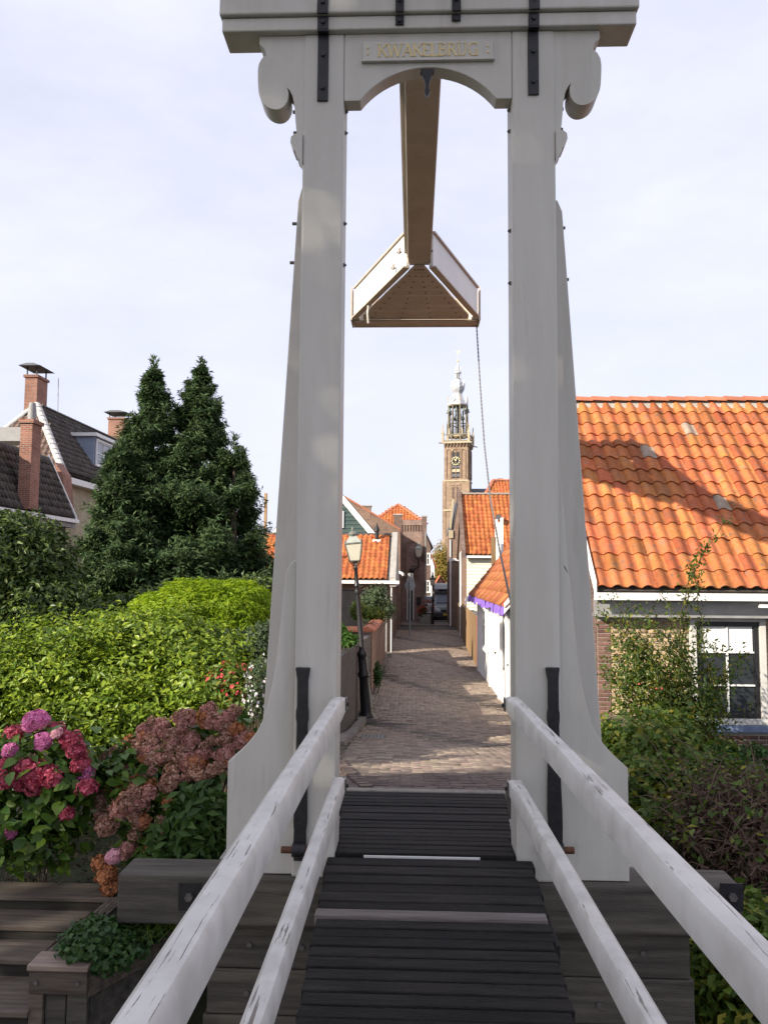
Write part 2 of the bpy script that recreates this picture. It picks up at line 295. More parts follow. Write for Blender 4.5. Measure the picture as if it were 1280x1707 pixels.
BARK = surf('bark', (0.06, 0.045, 0.032), (0.12, 0.09, 0.065), 10, 0.9, 0.8, 30, stretch=(3, 3, 0.6))

# ================================================================== SETTING
def zs(y):      # street profile along the alley
    xs = [4.4, 5.72, 9, 12, 15, 20, 30, 55, 120, 900]; zz = [1.5, 1.5, 1.02, 0.57, 0.26, 0.12, 0.06, -0.10, -0.15, -0.15]
    return float(np.interp(y, xs, zz))
def xl(y): return float(np.interp(y, [5, 9, 20, 46, 60], [-0.95, -0.98, -1.0, -0.9, -0.6]))
def xr(y): return float(np.interp(y, [5, 6, 8, 14, 27, 46, 60], [1.25, 1.4, 2.0, 2.06, 2.06, 2.5, 3.4]))
ZW = -0.75      # canal water
# far land: one sheet to the horizon, starting at the quay; the near bank where the shade trees stand is the other half
g = MB(); g.poly([(-900, 4.9, -0.25), (900, 4.9, -0.25), (900, 2500, -0.25), (-900, 2500, -0.25)]); g.build('ground', LAND, kind='structure')
g = MB(); g.poly([(-300, -300, -0.2), (300, -300, -0.2), (300, -6.0, -0.2), (-300, -6.0, -0.2)]); g.poly([(-300, -6, -0.2), (300, -6, -0.2), (300, -6, -1.6), (-300, -6, -1.6)]); g.build('canal_bank', SOIL, kind='structure')
g = MB(); g.poly([(-120, -6.1, ZW), (120, -6.1, ZW), (120, 5.2, ZW), (-120, 5.2, ZW)]); g.build('water', WATERM, kind='structure')
def terrain(name, x0, x1, y0, y1, zf, mat, n=40, edge=True):
    xs = np.linspace(x0, x1, n); ys = np.linspace(y0, y1, n); V = []; Fq = []
    for j in range(n):
        for i in range(n):
            V.append((xs[i], ys[j], zf(xs[i], ys[j]) + 0.03 * math.sin(xs[i] * 3.1 + ys[j] * 2.3) * math.sin(ys[j] * 4.1 - xs[i]) + R.uniform(-.008, .008)))
    for j in range(n - 1):
        for i in range(n - 1): a = j * n + i; Fq.append((a, a + 1, a + 1 + n, a + n))
    b = len(V); V += [(x, y0, -1.2) for x in xs]
    for i in range(n - 1): Fq.append((i + 1, i, b + i, b + i + 1))
    np_obj(name, V, Fq, mat, kind='structure', smooth=True)
terrain('garden_ground', -16, -1.06, 4.95, 30, lambda x, y: 0.62 if y > 6.5 else 0.40 + 0.22 * max(0, (y - 4.95) / 1.55), surf('mossy_garden_soil', (.016, .018, .009), (.042, .048, .022), 4, .95, .8, 20))
terrain('garden_bed', 2.2, 16, 4.75, 15.4, lambda x, y: 0.75 - 0.05 * (x > 3) + 0.1 * math.sin(x), SOIL)

# street: sand bed with bricks laid in it
ys = list(np.linspace(5.74, 62, 120))
V = []; Fq = []
for y in ys: V += [(xl(y) - 0.1, y, zs(y) - 0.014), (xr(y) + 0.1, y, zs(y) - 0.014), (xl(y) - 0.1, y, -0.4), (xr(y) + 0.1, y, -0.4)]
for i in range(len(ys) - 1): a = 4 * i; Fq += [(a, a + 1, a + 5, a + 4), (a + 2, a, a + 4, a + 6), (a + 1, a + 3, a + 7, a + 5)]
Fq.append((0, 2, 3, 1))
street = np_obj('street', V, Fq, SAND, kind='structure')
bx = MB(); hb = (0.0925, 0.0275, 0.03); e = 0.006
bx.add([(-hb[0], -hb[1], -.03), (hb[0], -hb[1], -.03), (hb[0], hb[1], -.03), (-hb[0], hb[1], -.03),
        (-hb[0], -hb[1], -e), (hb[0], -hb[1], -e), (hb[0], hb[1], -e), (-hb[0], hb[1], -e),
        (-hb[0]+e, -hb[1]+e, 0), (hb[0]-e, -hb[1]+e, 0), (hb[0]-e, hb[1]-e, 0), (-hb[0]+e, hb[1]-e, 0)],
       [(0, 1, 5, 4), (1, 2, 6, 5), (2, 3, 7, 6), (3, 0, 4, 7), (4, 5, 9, 8), (5, 6, 10, 9), (6, 7, 11, 10), (7, 4, 8, 11), (8, 9, 10, 11)])
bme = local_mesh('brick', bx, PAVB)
tv = np.array(bx.v, np.float32); tf = np.array(bx.f, np.int32)
SV = []; SF = []; nb = 0; nind = 0; row = 0; y = 5.79
while y < 45:
    x = xl(y) - (0.095 if row % 2 else 0.0) + 0.10; sl_ = (zs(y + 0.05) - zs(y - 0.05)) / 0.1
    while x < xr(y) + 0.05:
        z = zs(y) + R.uniform(-.004, .004) + 0.015 * math.sin(x * 1.7 + y * .8) * min(1, (y - 5.7) * .6); rx = R.uniform(-.02, .02); rz = R.uniform(-.02, .02); j = R.uniform(-.004, .004)
        m4 = Matrix.Translation((x + j, y + R.uniform(-.002, .002), z)) @ Matrix.Rotation(math.atan(sl_) + rx, 4, 'X') @ Matrix.Rotation(R.uniform(-.025, .025), 4, 'Y') @ Matrix.Rotation(rz, 4, 'Z')
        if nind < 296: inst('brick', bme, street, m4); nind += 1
        else:
            A = np.array(m4, np.float32); SV.append(tv @ A[:3, :3].T + A[:3, 3]); SF.append(tf + 12 * nb); nb += 1
        x += 0.19
    y += 0.0595; row += 1
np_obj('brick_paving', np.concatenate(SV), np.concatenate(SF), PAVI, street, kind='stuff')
# curved gutter of lighter setts at the left, kerb blocks at the foot of the left wall
kb = MB(); kb.box(-.045, .045, -.062, .062, -.06, 0.008); kme = local_mesh('kerb_block', kb, PAVB)
for i in range(30):
    t = i / 29; y = 5.9 + 4.6 * t; x = -0.34 - 0.52 * math.sin(min(1, t * 1.15) * math.pi / 2)
    dx = (-0.52 * math.cos(min(1, t * 1.15) * math.pi / 2) * 1.15 * math.pi / 2) / 4.6 if t < .87 else 0
    inst('kerb_block', kme, street, Matrix.Translation((x, y, zs(y) + .004)) @ Matrix.Rotation(math.atan(-dx), 4, 'Z') @ Matrix.Rotation(-.15, 4, 'X'))
kb = MB(); kb.box(-.06, .06, -.24, .24, -.2, 0.09); kme2 = local_mesh('kerb_stone', kb, KERBM)
for i in range(16):
    y = 10.6 + i * .5; inst('kerb_stone', kme2, street, Matrix.Translation((-0.93, y, zs(y) + R.uniform(-.01, .01))) @ Matrix.Rotation(R.uniform(-.03, .03), 4, 'Z'))
# storm drain
dr = thing('drain_grate', 'small iron drain grate in the brick paving before the leaning lamp post', 'drain', at(622, 1223, 12.3) + Vector((0, 0, 0.0)))
dr.location.z = zs(12.3) + .03; ABS[dr.name].z = dr.location.z
c = ABS[dr.name]; m_ = MB(); m_.box(c.x-.17, c.x+.19, c.y-.17, c.y+.17, c.z-.05, c.z-.02); m_.build('frame', IRON, dr)
for i in range(6): m_ = MB(); x = c.x - .14 + i * .056; m_.box(x-.016, x+.016, c.y-.14, c.y+.14, c.z-.022, c.z-.012); m_.build('bar', STEEL, dr)
# cross street pavement at the far end
g = MB(); g.box(-14, 16, 53.0, 53.25, -0.3, 0.02); g.build('kerb', KERBM, kind='structure')
g = MB(); g.poly([(-14, 49.5, -0.055), (16, 49.5, -0.055), (16, 130, -0.11), (-14, 130, -0.11)]); g.build('road', surf('cross_road', (0.17, 0.14, 0.12), (0.24, 0.2, 0.17), 4, .85), kind='structure')

# ================================================================== BRIDGE PORTAL
YP = 4.40
XL0, XL1, XR0, XR1 = -0.650, -0.415, 0.553, 0.798
ZSILL = atZ(720, 1467, 4.41)      # top of the sill beam
portal = thing('bridge_portal', 'white painted wooden portal of the small drawbridge with carved name board', 'bridge gate', (0.07, YP, ZSILL))
YB = 4.365
ZB = atZ(715, 47.5, YB)                          # underside of the crossbeam
for x0, x1 in ((XL0, XL1), (XR0, XR1)):
    p = MB(); p.box(x0, x1, YP, YP + 0.235, ZSILL + .002, ZB + 0.003); p.build('post', PAINT, portal, bevel=.012)
# flared buttress boards beside the posts
CX = 0.072
prof_px = [(376, 1466), (380, 1270), (412, 1240), (437, 1203), (455, 1135), (466, 1055), (473, 985), (479, 948), (493, 932)]
pr = [(CX - atX(a, b, 4.44), atZ(a, b, 4.44)) for a, b in prof_px]
def catmull(P, n=5):
    out = []
    for i in range(len(P) - 1):
        p0, p1, p2, p3 = P[max(i-1, 0)], P[i], P[i+1], P[min(i+2, len(P)-1)]
        for k in range(n):
            t = k / n
            out.append(tuple(0.5 * (2*p1[j] + (p2[j]-p0[j])*t + (2*p0[j]-5*p1[j]+4*p2[j]-p3[j])*t*t + (3*p1[j]-p0[j]-3*p2[j]+p3[j])*t**3) for j in (0, 1)))
    return out + [P[-1]]
pr = [pr[0]] + catmull(pr[1:], 4)
for sgn, xin in ((-1, XL0), (1, XR1)):
    top = pr[-1][1] if sgn < 0 else pr[-1][1] + 0.0
    pts = [(CX + sgn * d, 4.44, z) for d, z in pr]
    pts = [(xin + sgn * .001, 4.44, ZSILL + .003), (CX + sgn * pr[0][0], 4.44, ZSILL + .003)] + pts[1:]
    if sgn > 0:      # the right board runs up the post as a thin tongue
        pts = pts[:-1] + [(atX(947, 960, 4.44), 4.44, atZ(947, 960, 4.44)), (atX(941, 880, 4.44), 4.44, atZ(941, 880, 4.44)), (xin + .012, 4.44, atZ(934, 775, 4.44)), (xin + .001, 4.44, atZ(934, 770, 4.44))]
    else: pts[-1] = (xin - .001, 4.44, pr[-1][1])
    b = MB(); b.prism(pts, (0, .12, 0)); b.build('buttress_board', PAINT, portal, bevel=.006)
# raking struts behind the posts
for sgn, o1, o2, tp in ((-1, (497, 335), (446, 1090), (503, 313)), (1, (937, 352), (1001, 1210), (929, 333))):
    Y = 4.95
    A = at(*o1, Y); B = at(*o2, Y); T = at(*tp, Y); d = (B - A).normalized(); Bf = A + d * ((A.z - (ZSILL - .1)) / -d.z)
    wv = Vector((-sgn * 0.21, 0, 0))
    s_ = MB(); s_.prism([A, Bf, Bf + wv, Vector((T.x - sgn * .13, Y, T.z)), T], (0, .16, 0)); s_.build('raking_strut', PAINT, portal, bevel=.008)
ZC = atZ(715, 23, YB)
# crossbeam: lower board, moulding, upper board, rear beam
XB0, XB1 = atX(370, 51, YB), atX(1061, 43, YB)
b = MB(); b.box(XB0, XB1, YB, YB + .20, ZB + .004, ZC - .004); b.build('crossbeam', PAINT, portal, bevel=.008)
b = MB(); b.box(XB0 - .012, XB1 + .012, YB - .025, YB + .19, ZC, ZC + .45); b.build('crossbeam_cap', PAINT, portal, bevel=.01)

b = MB(); b.box(XB0 - .05, XB1 + .05, YB - .06, YB + .25, ZC + .455, ZC + .49); b.build('cover_board', PAINT, portal, bevel=.006)
# arched board between the posts
YA = 4.405
def arch():
    lz = atZ(585, 168, YA); x0, x1 = XL1 + .001, XR0 - .001; xa, xb = atX(600, 168, YA), atX(827, 163, YA); ztop = atZ(714, 112, YA)
    pts = [(x0, YA, ZB + .002), (x0, YA, lz), (xa, YA, lz)]
    half = (xb - xa) / 2; h = ztop - lz - .0; r = (half * half + h * h) / (2 * h); cx = (xa + xb) / 2; cz = ztop - r; a0 = math.asin(half / r)
    for i in range(1, 20):
        a = -a0 + 2 * a0 * i / 20; pts.append((cx + r * math.sin(a), YA, cz + r * math.cos(a)))
    return pts + [(xb, YA, lz), (x1, YA, lz), (x1, YA, ZB + .002)], cx
ap, acx = arch()
b = MB(); b.prism(ap, (0, .105, 0)); arch_o = b.build('arched_board', PAINT, portal, bevel=.004)
# name plate with carved, gilded roman letters
pc = [atX(605, 85, 4.39), atX(822, 85, 4.39), atZ(714, 98, 4.39), atZ(714, 69, 4.39)]
b = MB(); b.box(pc[0], pc[1], 4.388, 4.404, pc[2], pc[3]); plate = b.build('name_plate', PAINT, portal, bevel=.003)
b = MB(); b.box(pc[0] - .008, pc[1] + .008, 4.380, 4.4035, pc[2] - .014, pc[2] - .001); b.build('plate_ledge', PAINT, plate, bevel=.003)
TH, TN = 0.14, 0.075
GL = {  # strokes: polylines with width class; unit height 1
 'K': (.72, [([(.12, 0), (.12, 1)], TH), ([(.66, 1), (.18, .46)], TN), ([(.28, .56), (.70, 0)], TH)], [(.12, 0), (.12, 1), (.66, 1), (.68, 0)]),
 'W': (1.12, [([(.04, 1), (.30, 0)], TH), ([(.30, 0), (.54, 1)], TN), ([(.50, 1), (.78, 0)], TH), ([(.78, 0), (1.06, 1)], TN)], [(.05, 1), (.53, 1), (1.06, 1)]),
 'A': (.76, [([(.08, 0), (.38, 1)], TN), ([(.38, 1), (.68, 0)], TH), ([(.2, .36), (.57, .36)], TN)], [(.08, 0), (.68, 0)]),
 'E': (.60, [([(.12, 0), (.12, 1)], TH), ([(.12, .975), (.52, .975)], TN), ([(.12, .5), (.44, .5)], TN), ([(.12, .025), (.55, .025)], TN), ([(.52, 1), (.52, .84)], TN), ([(.55, 0), (.55, .17)], TN)], [(.12, 0), (.12, 1)]),
 'L': (.58, [([(.12, 0), (.12, 1)], TH), ([(.12, .025), (.54, .025)], TN), ([(.54, 0), (.54, .17)], TN)], [(.12, 0), (.12, 1)]),
 'B': (.66, [([(.12, 0), (.12, 1)], TH), ([(.12, .975), (.36, .97), (.48, .88), (.50, .75), (.44, .6), (.32, .54), (.14, .53)], .07), ([(.32, .53), (.50, .46), (.57, .30), (.52, .12), (.36, .03), (.12, .025)], .08)], [(.12, 0), (.12, 1)]),
 'R': (.70, [([(.12, 0), (.12, 1)], TH), ([(.12, .975), (.36, .97), (.49, .87), (.51, .73), (.44, .57), (.32, .50), (.14, .49)], .08), ([(.34, .49), (.68, 0)], TH)], [(.12, 0), (.12, 1), (.68, 0)]),
 'U': (.78, [([(.14, 1), (.14, .35), (.20, .12), (.36, .02), (.52, .08), (.62, .3)], .10), ([(.62, .3), (.62, 1)], TN)], [(.14, 1), (.62, 1)]),
 'G': (.80, [([(.68, .84), (.58, .94), (.42, .99), (.22, .9), (.10, .68), (.09, .42), (.18, .16), (.38, .02), (.56, .05), (.68, .14)], .09), ([(.68, .0), (.68, .42)], TH), ([(.68, 1), (.68, .8)], TN)], [(.66, .43)]),
}
txt = 'KWAKELBRUG'; hgt = 0.078; tw = sum(GL[ch][0] for ch in txt) * hgt
xx = (pc[0] + pc[1]) / 2 - tw / 2; zz = (pc[2] + pc[3]) / 2 - hgt / 2; gap = 0.0
def stroke(mb, a, b_, wd, y0, y1):
    a = Vector((a[0], 0, a[1])); b_ = Vector((b_[0], 0, b_[1])); d = b_ - a; n = Vector((-d.z, 0, d.x)).normalized() * wd / 2
    q = [a - n, b_ - n, b_ + n, a + n]; mb.prism([Vector((v.x, y0, v.z)) for v in q], (0, y1 - y0, 0))
for k, ch in enumerate(txt):
    wd, st, sf = GL[ch]; mb = MB(); q = 0
    for poly, tw_ in st:
        for i in range(len(poly) - 1):
            q += 1; stroke(mb, (xx + poly[i][0] * hgt, zz + poly[i][1] * hgt), (xx + poly[i+1][0] * hgt, zz + poly[i+1][1] * hgt), tw_ * hgt, 4.3845 - .0001 * q, 4.3885)
    for sx, sz in sf: q += 1; stroke(mb, (xx + (sx - .12) * hgt, zz + (sz + (.02 if sz < .5 else -.02)) * hgt), (xx + (sx + .12) * hgt, zz + (sz + (.02 if sz < .5 else -.02)) * hgt), .045 * hgt, 4.3843 - .0001 * q, 4.3885)
    mb.build('letter', GOLD, plate); xx += wd * hgt
for sx in (pc[0] + .03, pc[1] - .03):
    for dz in (-.018, .018): mb = MB(); c = (pc[2] + pc[3]) / 2 + dz; mb.prism([(sx + .007 * math.cos(t), 4.384, c + .007 * math.sin(t)) for t in np.linspace(0, 2 * math.pi, 9)[:-1]], (0, .004, 0)); mb.build('dot', GOLD, plate)
# scrolled consoles under the crossbeam
cp = [(433, 60), (433, 74), (441, 80), (444, 92), (437, 97), (432, 106), (430, 120), (431, 150), (434, 163), (441, 174), (452, 181), (464, 182), (474, 176), (480, 165), (481, 152), (478, 146), (483, 150), (488, 160), (491, 176), (493, 205), (496, 236), (499, 262), (507, 268), (507, 60)]
YC = 4.41
cpf = cp[:5] + catmull(cp[5:15], 4) + cp[15:]
for sgn in (-1, 1):
    pts = []
    for a, b_ in cpf:
        d = CX - atX(a, b_, YC); z = atZ(a, b_, YC)
        if a == 507: d = CX - XL0 - .001
        pts.append((CX + sgn * d, YC, min(z, ZB + .002)))
    b = MB(); b.prism(pts, (0, .15, 0)); b.build('scroll_bracket', PAINT, portal)
    sp_ = [(503, 226), (492, 226), (486, 231), (485, 240), (488, 247), (490, 252), (493, 254), (495, 262), (500, 268), (507, 275), (507, 226)]
    pts = [(CX + sgn * (CX - atX(a, b_, YC - .0)), YC - .02, atZ(a, b_, YC)) for a, b_ in sp_]
    pts = [(XL0 - .001 if (sgn < 0 and i in (9, 10)) else XR1 + .001 if (sgn > 0 and i in (9, 10)) else p[0], p[1], p[2]) for i, p in enumerate(pts)]
    b = MB(); b.prism(pts, (0, .12, 0)); b.build('small_scroll', PAINT, portal)
# iron straps
def strap(px0, px1, pyb, long_):
    x0, x1 = atX(px0, 40, 4.35), atX(px1, 40, 4.35); b = MB()
    if long_:
        b.box(x0, x1, YB - .037, YB - .0255, ZC - .01, ZC + .44); b.box(x0, x1, YB - .012, YB - .0005, ZB - .0, ZC - .0105); b.box(x0, x1, YB - .012, 4.399, ZB - .012, ZB - .0005); b.box(x0, x1, 4.388, 4.399, atZ(540, pyb, 4.39), ZB - .0125)
    else:
        b.box(x0, x1, YB - .037, YB - .0255, ZC - .01, ZC + .44); b.box(x0, x1, YB - .012, YB - .0005, atZ(660, pyb, YB), ZC - .0105)
    o = b.build('iron_strap', IRON, portal, bevel=.003)
    xc = (x0 + x1) / 2
    for z, y in ([(ZC + .06, YB - .037), ((ZB + ZC) / 2, YB - .012), (ZB - .13, 4.388), (atZ(540, pyb - 22, 4.39), 4.388)] if long_ else [(ZC + .06, YB - .037), (ZC - .045, YB - .012)]):
        q = MB(); q.prism([(xc + .014 * math.cos(t), y, z + .014 * math.sin(t)) for t in np.linspace(0, 2 * math.pi, 7)[:-1]], (0, -.010, 0)); q.build('bolt', IRON, o)
strap(529, 547, 168, True); strap(881, 899, 163, True); strap(659, 673, 43, False); strap(753, 768, 38, False)
# pendant under the arch
def pendant():
    y = 4.388; cx = atX(712, 120, y); s = y / F
    prof = [(-12, 114), (-12, 121), (-9, 122), (-8, 126), (-6, 130), (-4, 137), (-3, 146), (-5, 150), (-4, 154), (-2, 157), (0, 162)]
    pts = [(cx + a * s, y, atZ(712, b_, y)) for a, b_ in prof] + [(cx - a * s, y, atZ(712, b_, y)) for a, b_ in prof[-2::-1]]
    q = MB(); q.prism(pts, (0, .03, 0)); q.build('pendant', IRON, portal, bevel=.004)
pendant()
# bolts through posts and struts
for px, py in ((576, 187), (576, 222), (575, 373), (575, 442)):
    z = atZ(px, py, 4.5); q = MB(); q.tube([(XL1 - .002, 4.5, z), (XL1 + .010, 4.5, z)], .0115, 6); q.tube([(XL1, 4.5, z), (XL1 + .017, 4.5, z)], .006, 6); q.build('bolt', STEEL, portal)
for px, py in ((849, 184), (849, 219), (851, 385), (849, 472)):
    z = atZ(px, py, 4.5); q = MB(); q.tube([(XR0 + .002, 4.5, z), (XR0 - .010, 4.5, z)], .0115, 6); q.tube([(XR0, 4.5, z), (XR0 - .017, 4.5, z)], .006, 6); q.build('bolt', STEEL, portal)
for px, py, sg in ((489, 187, -1), (490, 222, -1), (488, 373, -1), (484, 438, -1), (938, 182, 1), (937, 216, 1), (941, 380, 1), (947, 466, 1)):
    Y = 4.5 if py < 300 else 5.02; p = at(px, py, Y); q = MB(); q.tube([p + Vector((-sg * .05, 0, 0)), p + Vector((sg * .002, 0, 0))], .0105, 6); q.build('bolt', STEEL, portal)
# long forged hinge bars on the post fronts
def hinge(pcx, wid, sgn):
    y = 4.372; pts_l = []; pts_r = []
    for (py, cxp, hw) in wid:
        pts_l.append((atX(cxp - hw, py, y), y, atZ(cxp, py, y))); pts_r.append((atX(cxp + hw, py, y), y, atZ(cxp, py, y)))
    q = MB(); q.prism(pts_l + pts_r[::-1], (0, .026, 0)); o = q.build('hinge_bar', IRON, portal, bevel=.006)
    zc = atZ(pcx, 1416, 4.36); x = atX(pcx, 1416, 4.36)
    q = MB(); q.tube([(x - .035, 4.35, zc), (x + .035, 4.35, zc)], .036, 14); q.build('hinge_eye', IRON, o, smooth=True)
    q = MB(); q.tube([(x - .095, 4.35, zc), (x + .09, 4.35, zc)], .018, 10); q.build('hinge_pin', RUST, o, smooth=True)
hinge(499, [(1113, 504.5, 12.5), (1119, 504.5, 11.5), (1135, 504.5, 9), (1178, 504, 9), (1186, 503.5, 10.5), (1198, 503.5, 10.5), (1206, 503.5, 9), (1300, 501.5, 10), (1350, 500.5, 11), (1372, 500, 11.5), (1385, 499.5, 10), (1412, 499, 11), (1436, 499, 10)], -1)
hinge(927, [(1113, 921, 12), (1119, 921, 11), (1135, 922, 9), (1182, 922.5, 9), (1190, 922.5, 10.5), (1200, 922.5, 10.5), (1210, 923, 9), (1300, 924, 11), (1350, 925, 12.5), (1375, 926, 12), (1405, 926, 12), (1436, 927, 10)], 1)

# ------------------------------------------------------------------ abutment: sill beam and planking
ab = thing('bridge_abutment', 'dark grey timber sill beam and planked wall under the portal', 'timber abutment', (0.07, 4.3, 0))
ys0, ys1 = 4.40, 4.66
xs0, xs1 = atX(195, 1500, ys0), atX(1238, 1500, ys0); zb_ = atZ(700, 1552, ys0); 
b = MB(); b.box(xs0, xs1, ys0, ys1, zb_, ZSILL); b.build('sill_beam', TIMBER, ab, bevel=.014)
zt = zb_ - .006
for i in range(5):
    h = .235; j = i * .02; b = MB(); b.box(atX(352, 1600, 4.46) - j, atX(1150, 1600, 4.46) + j, 4.46 + R.uniform(0, .006), 4.60, zt - h, zt); o = b.build('wall_plank', TIMBER, ab, bevel=.008)
    for bx_ in (-.55, -.9, .95, 1.2, .6):
        q = MB(); p = (bx_ + R.uniform(-.05, .05), 4.46, zt - h / 2 + R.uniform(-.03, .03)); q.tube([(p[0], 4.468, p[2]), (p[0], 4.448, p[2])], .014, 8); q.build('bolt', STEEL, o)
    zt -= h + .006
for px in (317, 1218):
    xc = atX(px, 1490, ys0); zc = atZ(px, 1493, ys0); q = MB(); q.box(xc - .06, xc + .06, ys0 - .010, ys0 - .002, zc - .075, zc + .065); o = q.build('bolt_plate', IRON, ab)
    q = MB(); q.prism([(xc + .022 * math.cos(t), ys0 - .011, zc + .022 * math.sin(t)) for t in np.linspace(0, 2 * math.pi, 7)[:-1]], (0, -.022, 0)); q.build('hex_bolt', STEEL, o)
for x in (-.9, 1.05):
    q = MB(); q.box(x - .12, x + .12, 4.605, 4.655, -1.6, zb_ - .004); q.build('pile', TIMBER, ab, bevel=.01)
q = MB(); q.box(-1.1, 1.25, 4.66, 5.5, -1.2, 1.38); q.build('core_wall', CONC, ab)

# ------------------------------------------------------------------ fixed deck behind the hinge
ZD = 1.515
fd = thing('fixed_deck', 'black ribbed plank deck between the portal posts with pale threshold', 'bridge deck', (0.07, 5, ZD))
y = 4.40; k = 0
while y < 5.60:
    t = (y - 4.4) / 1.2; x0 = -.41 - .07 * t; x1 = .55 + .08 * t; d = .074
    if y < 4.66: x0, x1 = -.412, .55
    b = MB(); b.box(x0, x1, y, y + d - .005, ZD - .05, ZD - .002 + R.uniform(-.003, .003)); b.build('deck_plank', DECK, fd, bevel=.007); y += d
b = MB(); b.box(-.50, .64, 5.62, 5.70, ZD - .25, ZD + .004); b.build('threshold', KERBM, fd, bevel=.008)
b = MB(); b.box(-.26, .36, 4.386, 4.397, ZD - .06, ZD - .012); b.build('hinge_plate', PEEL, fd)

# ------------------------------------------------------------------ bridge leaf: planks and rails
lf = thing('bridge_leaf', 'bridge leaf of black planks with white flaking handrails on both sides', 'footbridge', (0.07, 2.5, 1.5))
y = 4.372; k = 0
while y > -5.8:
    d = .115 if k < 6 else .072 if k == 6 else .087
    if k == 6: yy = y
    t = (4.37 - y) / 1.73; x0 = -.455 + .075 * min(t, 1.0); x1 = .63 - .085 * min(t, 1.0)
    j = R.uniform(-.004, .006)
    zt = ZD - .018 + R.uniform(-.004, .004) + (.014 if k == 6 else 0)
    if k < 6: x0, x1 = max(x0, -.455), min(x1, .63)
    b = MB(); b.box(x0 + j, x1 + j * 1.5, y - d + (.008 if k != 6 else .002), y, zt - .06, zt); b.build('deck_plank', DECKL if k == 6 else DECK, lf, bevel=.008); y -= d; k += 1
for x in (-.30, .07, .44): b = MB(); b.box(x - .05, x + .05, -5.7, 4.3, ZD - .24, ZD - .09); b.build('joist', TIMBER, lf)
b = MB(); b.box(.60, .66, 3.72, 4.0, 1.2, 1.36); b.box(.62, .65, 3.8, 3.9, .98, 1.3); b.build('iron_lug', IRON, lf, bevel=.004)
def rail(name, xo0, xi0, xo1, xi1, zt, h, y0, y1):
    """rail with rounded top; x outer / inner at far end (y1) and at y0"""
    q = MB(); n = 44; prof = lambda xo, xi: [(xo, -h), (xo, -.018), (xo + (xi - xo) * .22, -.003), (xo + (xi - xo) * .6, 0), (xo + (xi - xo) * .86, -.006), (xi, -.022), (xi, -h + .012), (xi + (xo - xi) * .18, -h)]
    rows = []
    for i in range(n + 1):
        y = y0 + (y1 - y0) * i / n; t = min(1, max(-3, (y - 1.2) / 3.1)); a = xo0 + (xo1 - xo0) * t; b_ = xi0 + (xi1 - xi0) * t; end = .9 if i == n else 1
        wob = .0016 * math.sin(i * 1.7) + R.uniform(-.0012, .0012)
        for j, (x, z) in enumerate(prof(a, b_)): rows.append((x + (wob if j in (3, 4, 5) else 0), y, zt + z * end - (.02 if i == n and j in (2, 3, 4) else 0) + (wob * .6 if j in (4, 5) else 0)))
    fs = []
    for i in range(n):
        for j in range(8): fs.append((i*8+j, i*8+(j+1) % 8, (i+1)*8+(j+1) % 8, (i+1)*8+j))
    fs += [tuple(range(8)), tuple(range(n*8, n*8+8))[::-1]]
    q.add(rows, fs); o = q.build(name, RAIL, lf)
    o.data.polygons.foreach_set('use_smooth', [True] * len(o.data.polygons)); o.data.set_sharp_from_angle(angle=math.radians(33))
    return o
rl = []
rl.append(rail('handrail', -.432, -.362, -.425, -.354, 2.372, .107, -5.6, 4.30))
rl.append(rail('handrail', .628, .556, .548, .481, 2.385, .10, -5.6, 4.30))
rl.append(rail('lower_rail', -.405, -.345, -.412, -.352, 1.955, .10, -5.6, 4.30))
rl.append(rail('lower_rail', .625, .565, .565, .495, 1.955, .10, -5.6, 4.30))
for o, x, z in ((rl[0], -.354, 2.335), (rl[1], .481, 2.34), (rl[2], -.352, 1.915), (rl[3], .495, 1.915)):
    sg = 1 if x < 0 else -1
    q = MB(); q.box(x - .001 * sg, x + .006 * sg, 4.235, 4.285, z - .045, z + .02) if sg > 0 else q.box(x - .006, x + .001, 4.235, 4.285, z - .045, z + .02); q.build('end_plate', STEEL, o)
    q = MB(); q.tube([(x, 4.26, z - .015), (x + .016 * sg, 4.26, z - .015)], .011, 6); q.build('end_bolt', IRON, o)
for y in (.35, -2.0, -4.6):
    for x in (-.46, .66): q = MB(); q.box(x - .035, x + .035, y - .035, y + .035, 1.25, 2.36); q.build('rail_post', PEEL, lf, bevel=.006)

# ------------------------------------------------------------------ balance beam with counterweight box
ZU = 6.655
bal = thing('balance_beam', 'single overhead balance beam ending in a triangular planked counterweight', 'balance beam', (0.05, 5.0, ZU))
bx0, bx1 = -.08, .185
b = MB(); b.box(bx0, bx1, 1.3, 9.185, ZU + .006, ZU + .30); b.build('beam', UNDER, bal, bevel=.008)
b = MB(); b.box(bx0 - .045, bx0 - .004, 4.76, 9.30, ZU + .13, ZU + .36); b.build('side_plank', UNDER, bal)
b = MB(); b.box(bx0 - .012, bx0 - .002, 4.76, 9.30, ZU + .075, ZU + .125); b.build('side_batten', PAINT, bal)
b = MB(); b.box(bx0 - .03, bx1 + .02, 1.25, 9.28, ZU + .365, ZU + .40); b.build('cover_plank', PAINT, bal)
A0, A1 = Vector((bx0 + .02, 9.12, 0)), Vector((bx1 - .02, 9.12, 0)); B0, B1 = Vector((-.80, 10.95, 0)), Vector((.83, 10.95, 0)); C0, C1 = Vector((-.88, 11.05, 0)), Vector((.90, 11.05, 0)); D0, D1 = Vector((-.88, 11.32, 0)), Vector((.90, 11.32, 0))
HB = .36
def wall(a, b_, z0, z1, th, name, mat):
    d = (b_ - a).normalized(); n = Vector((-d.y, d.x, 0)); q = MB(); m_ = (a + b_) / 2 + n * th / 2 + Vector((0, 0, (z0 + z1) / 2)); q.obox(m_, (b_ - a) / 2, n * th / 2, Vector((0, 0, (z1 - z0) / 2))); return q.build(name, mat, bal, bevel=.004)
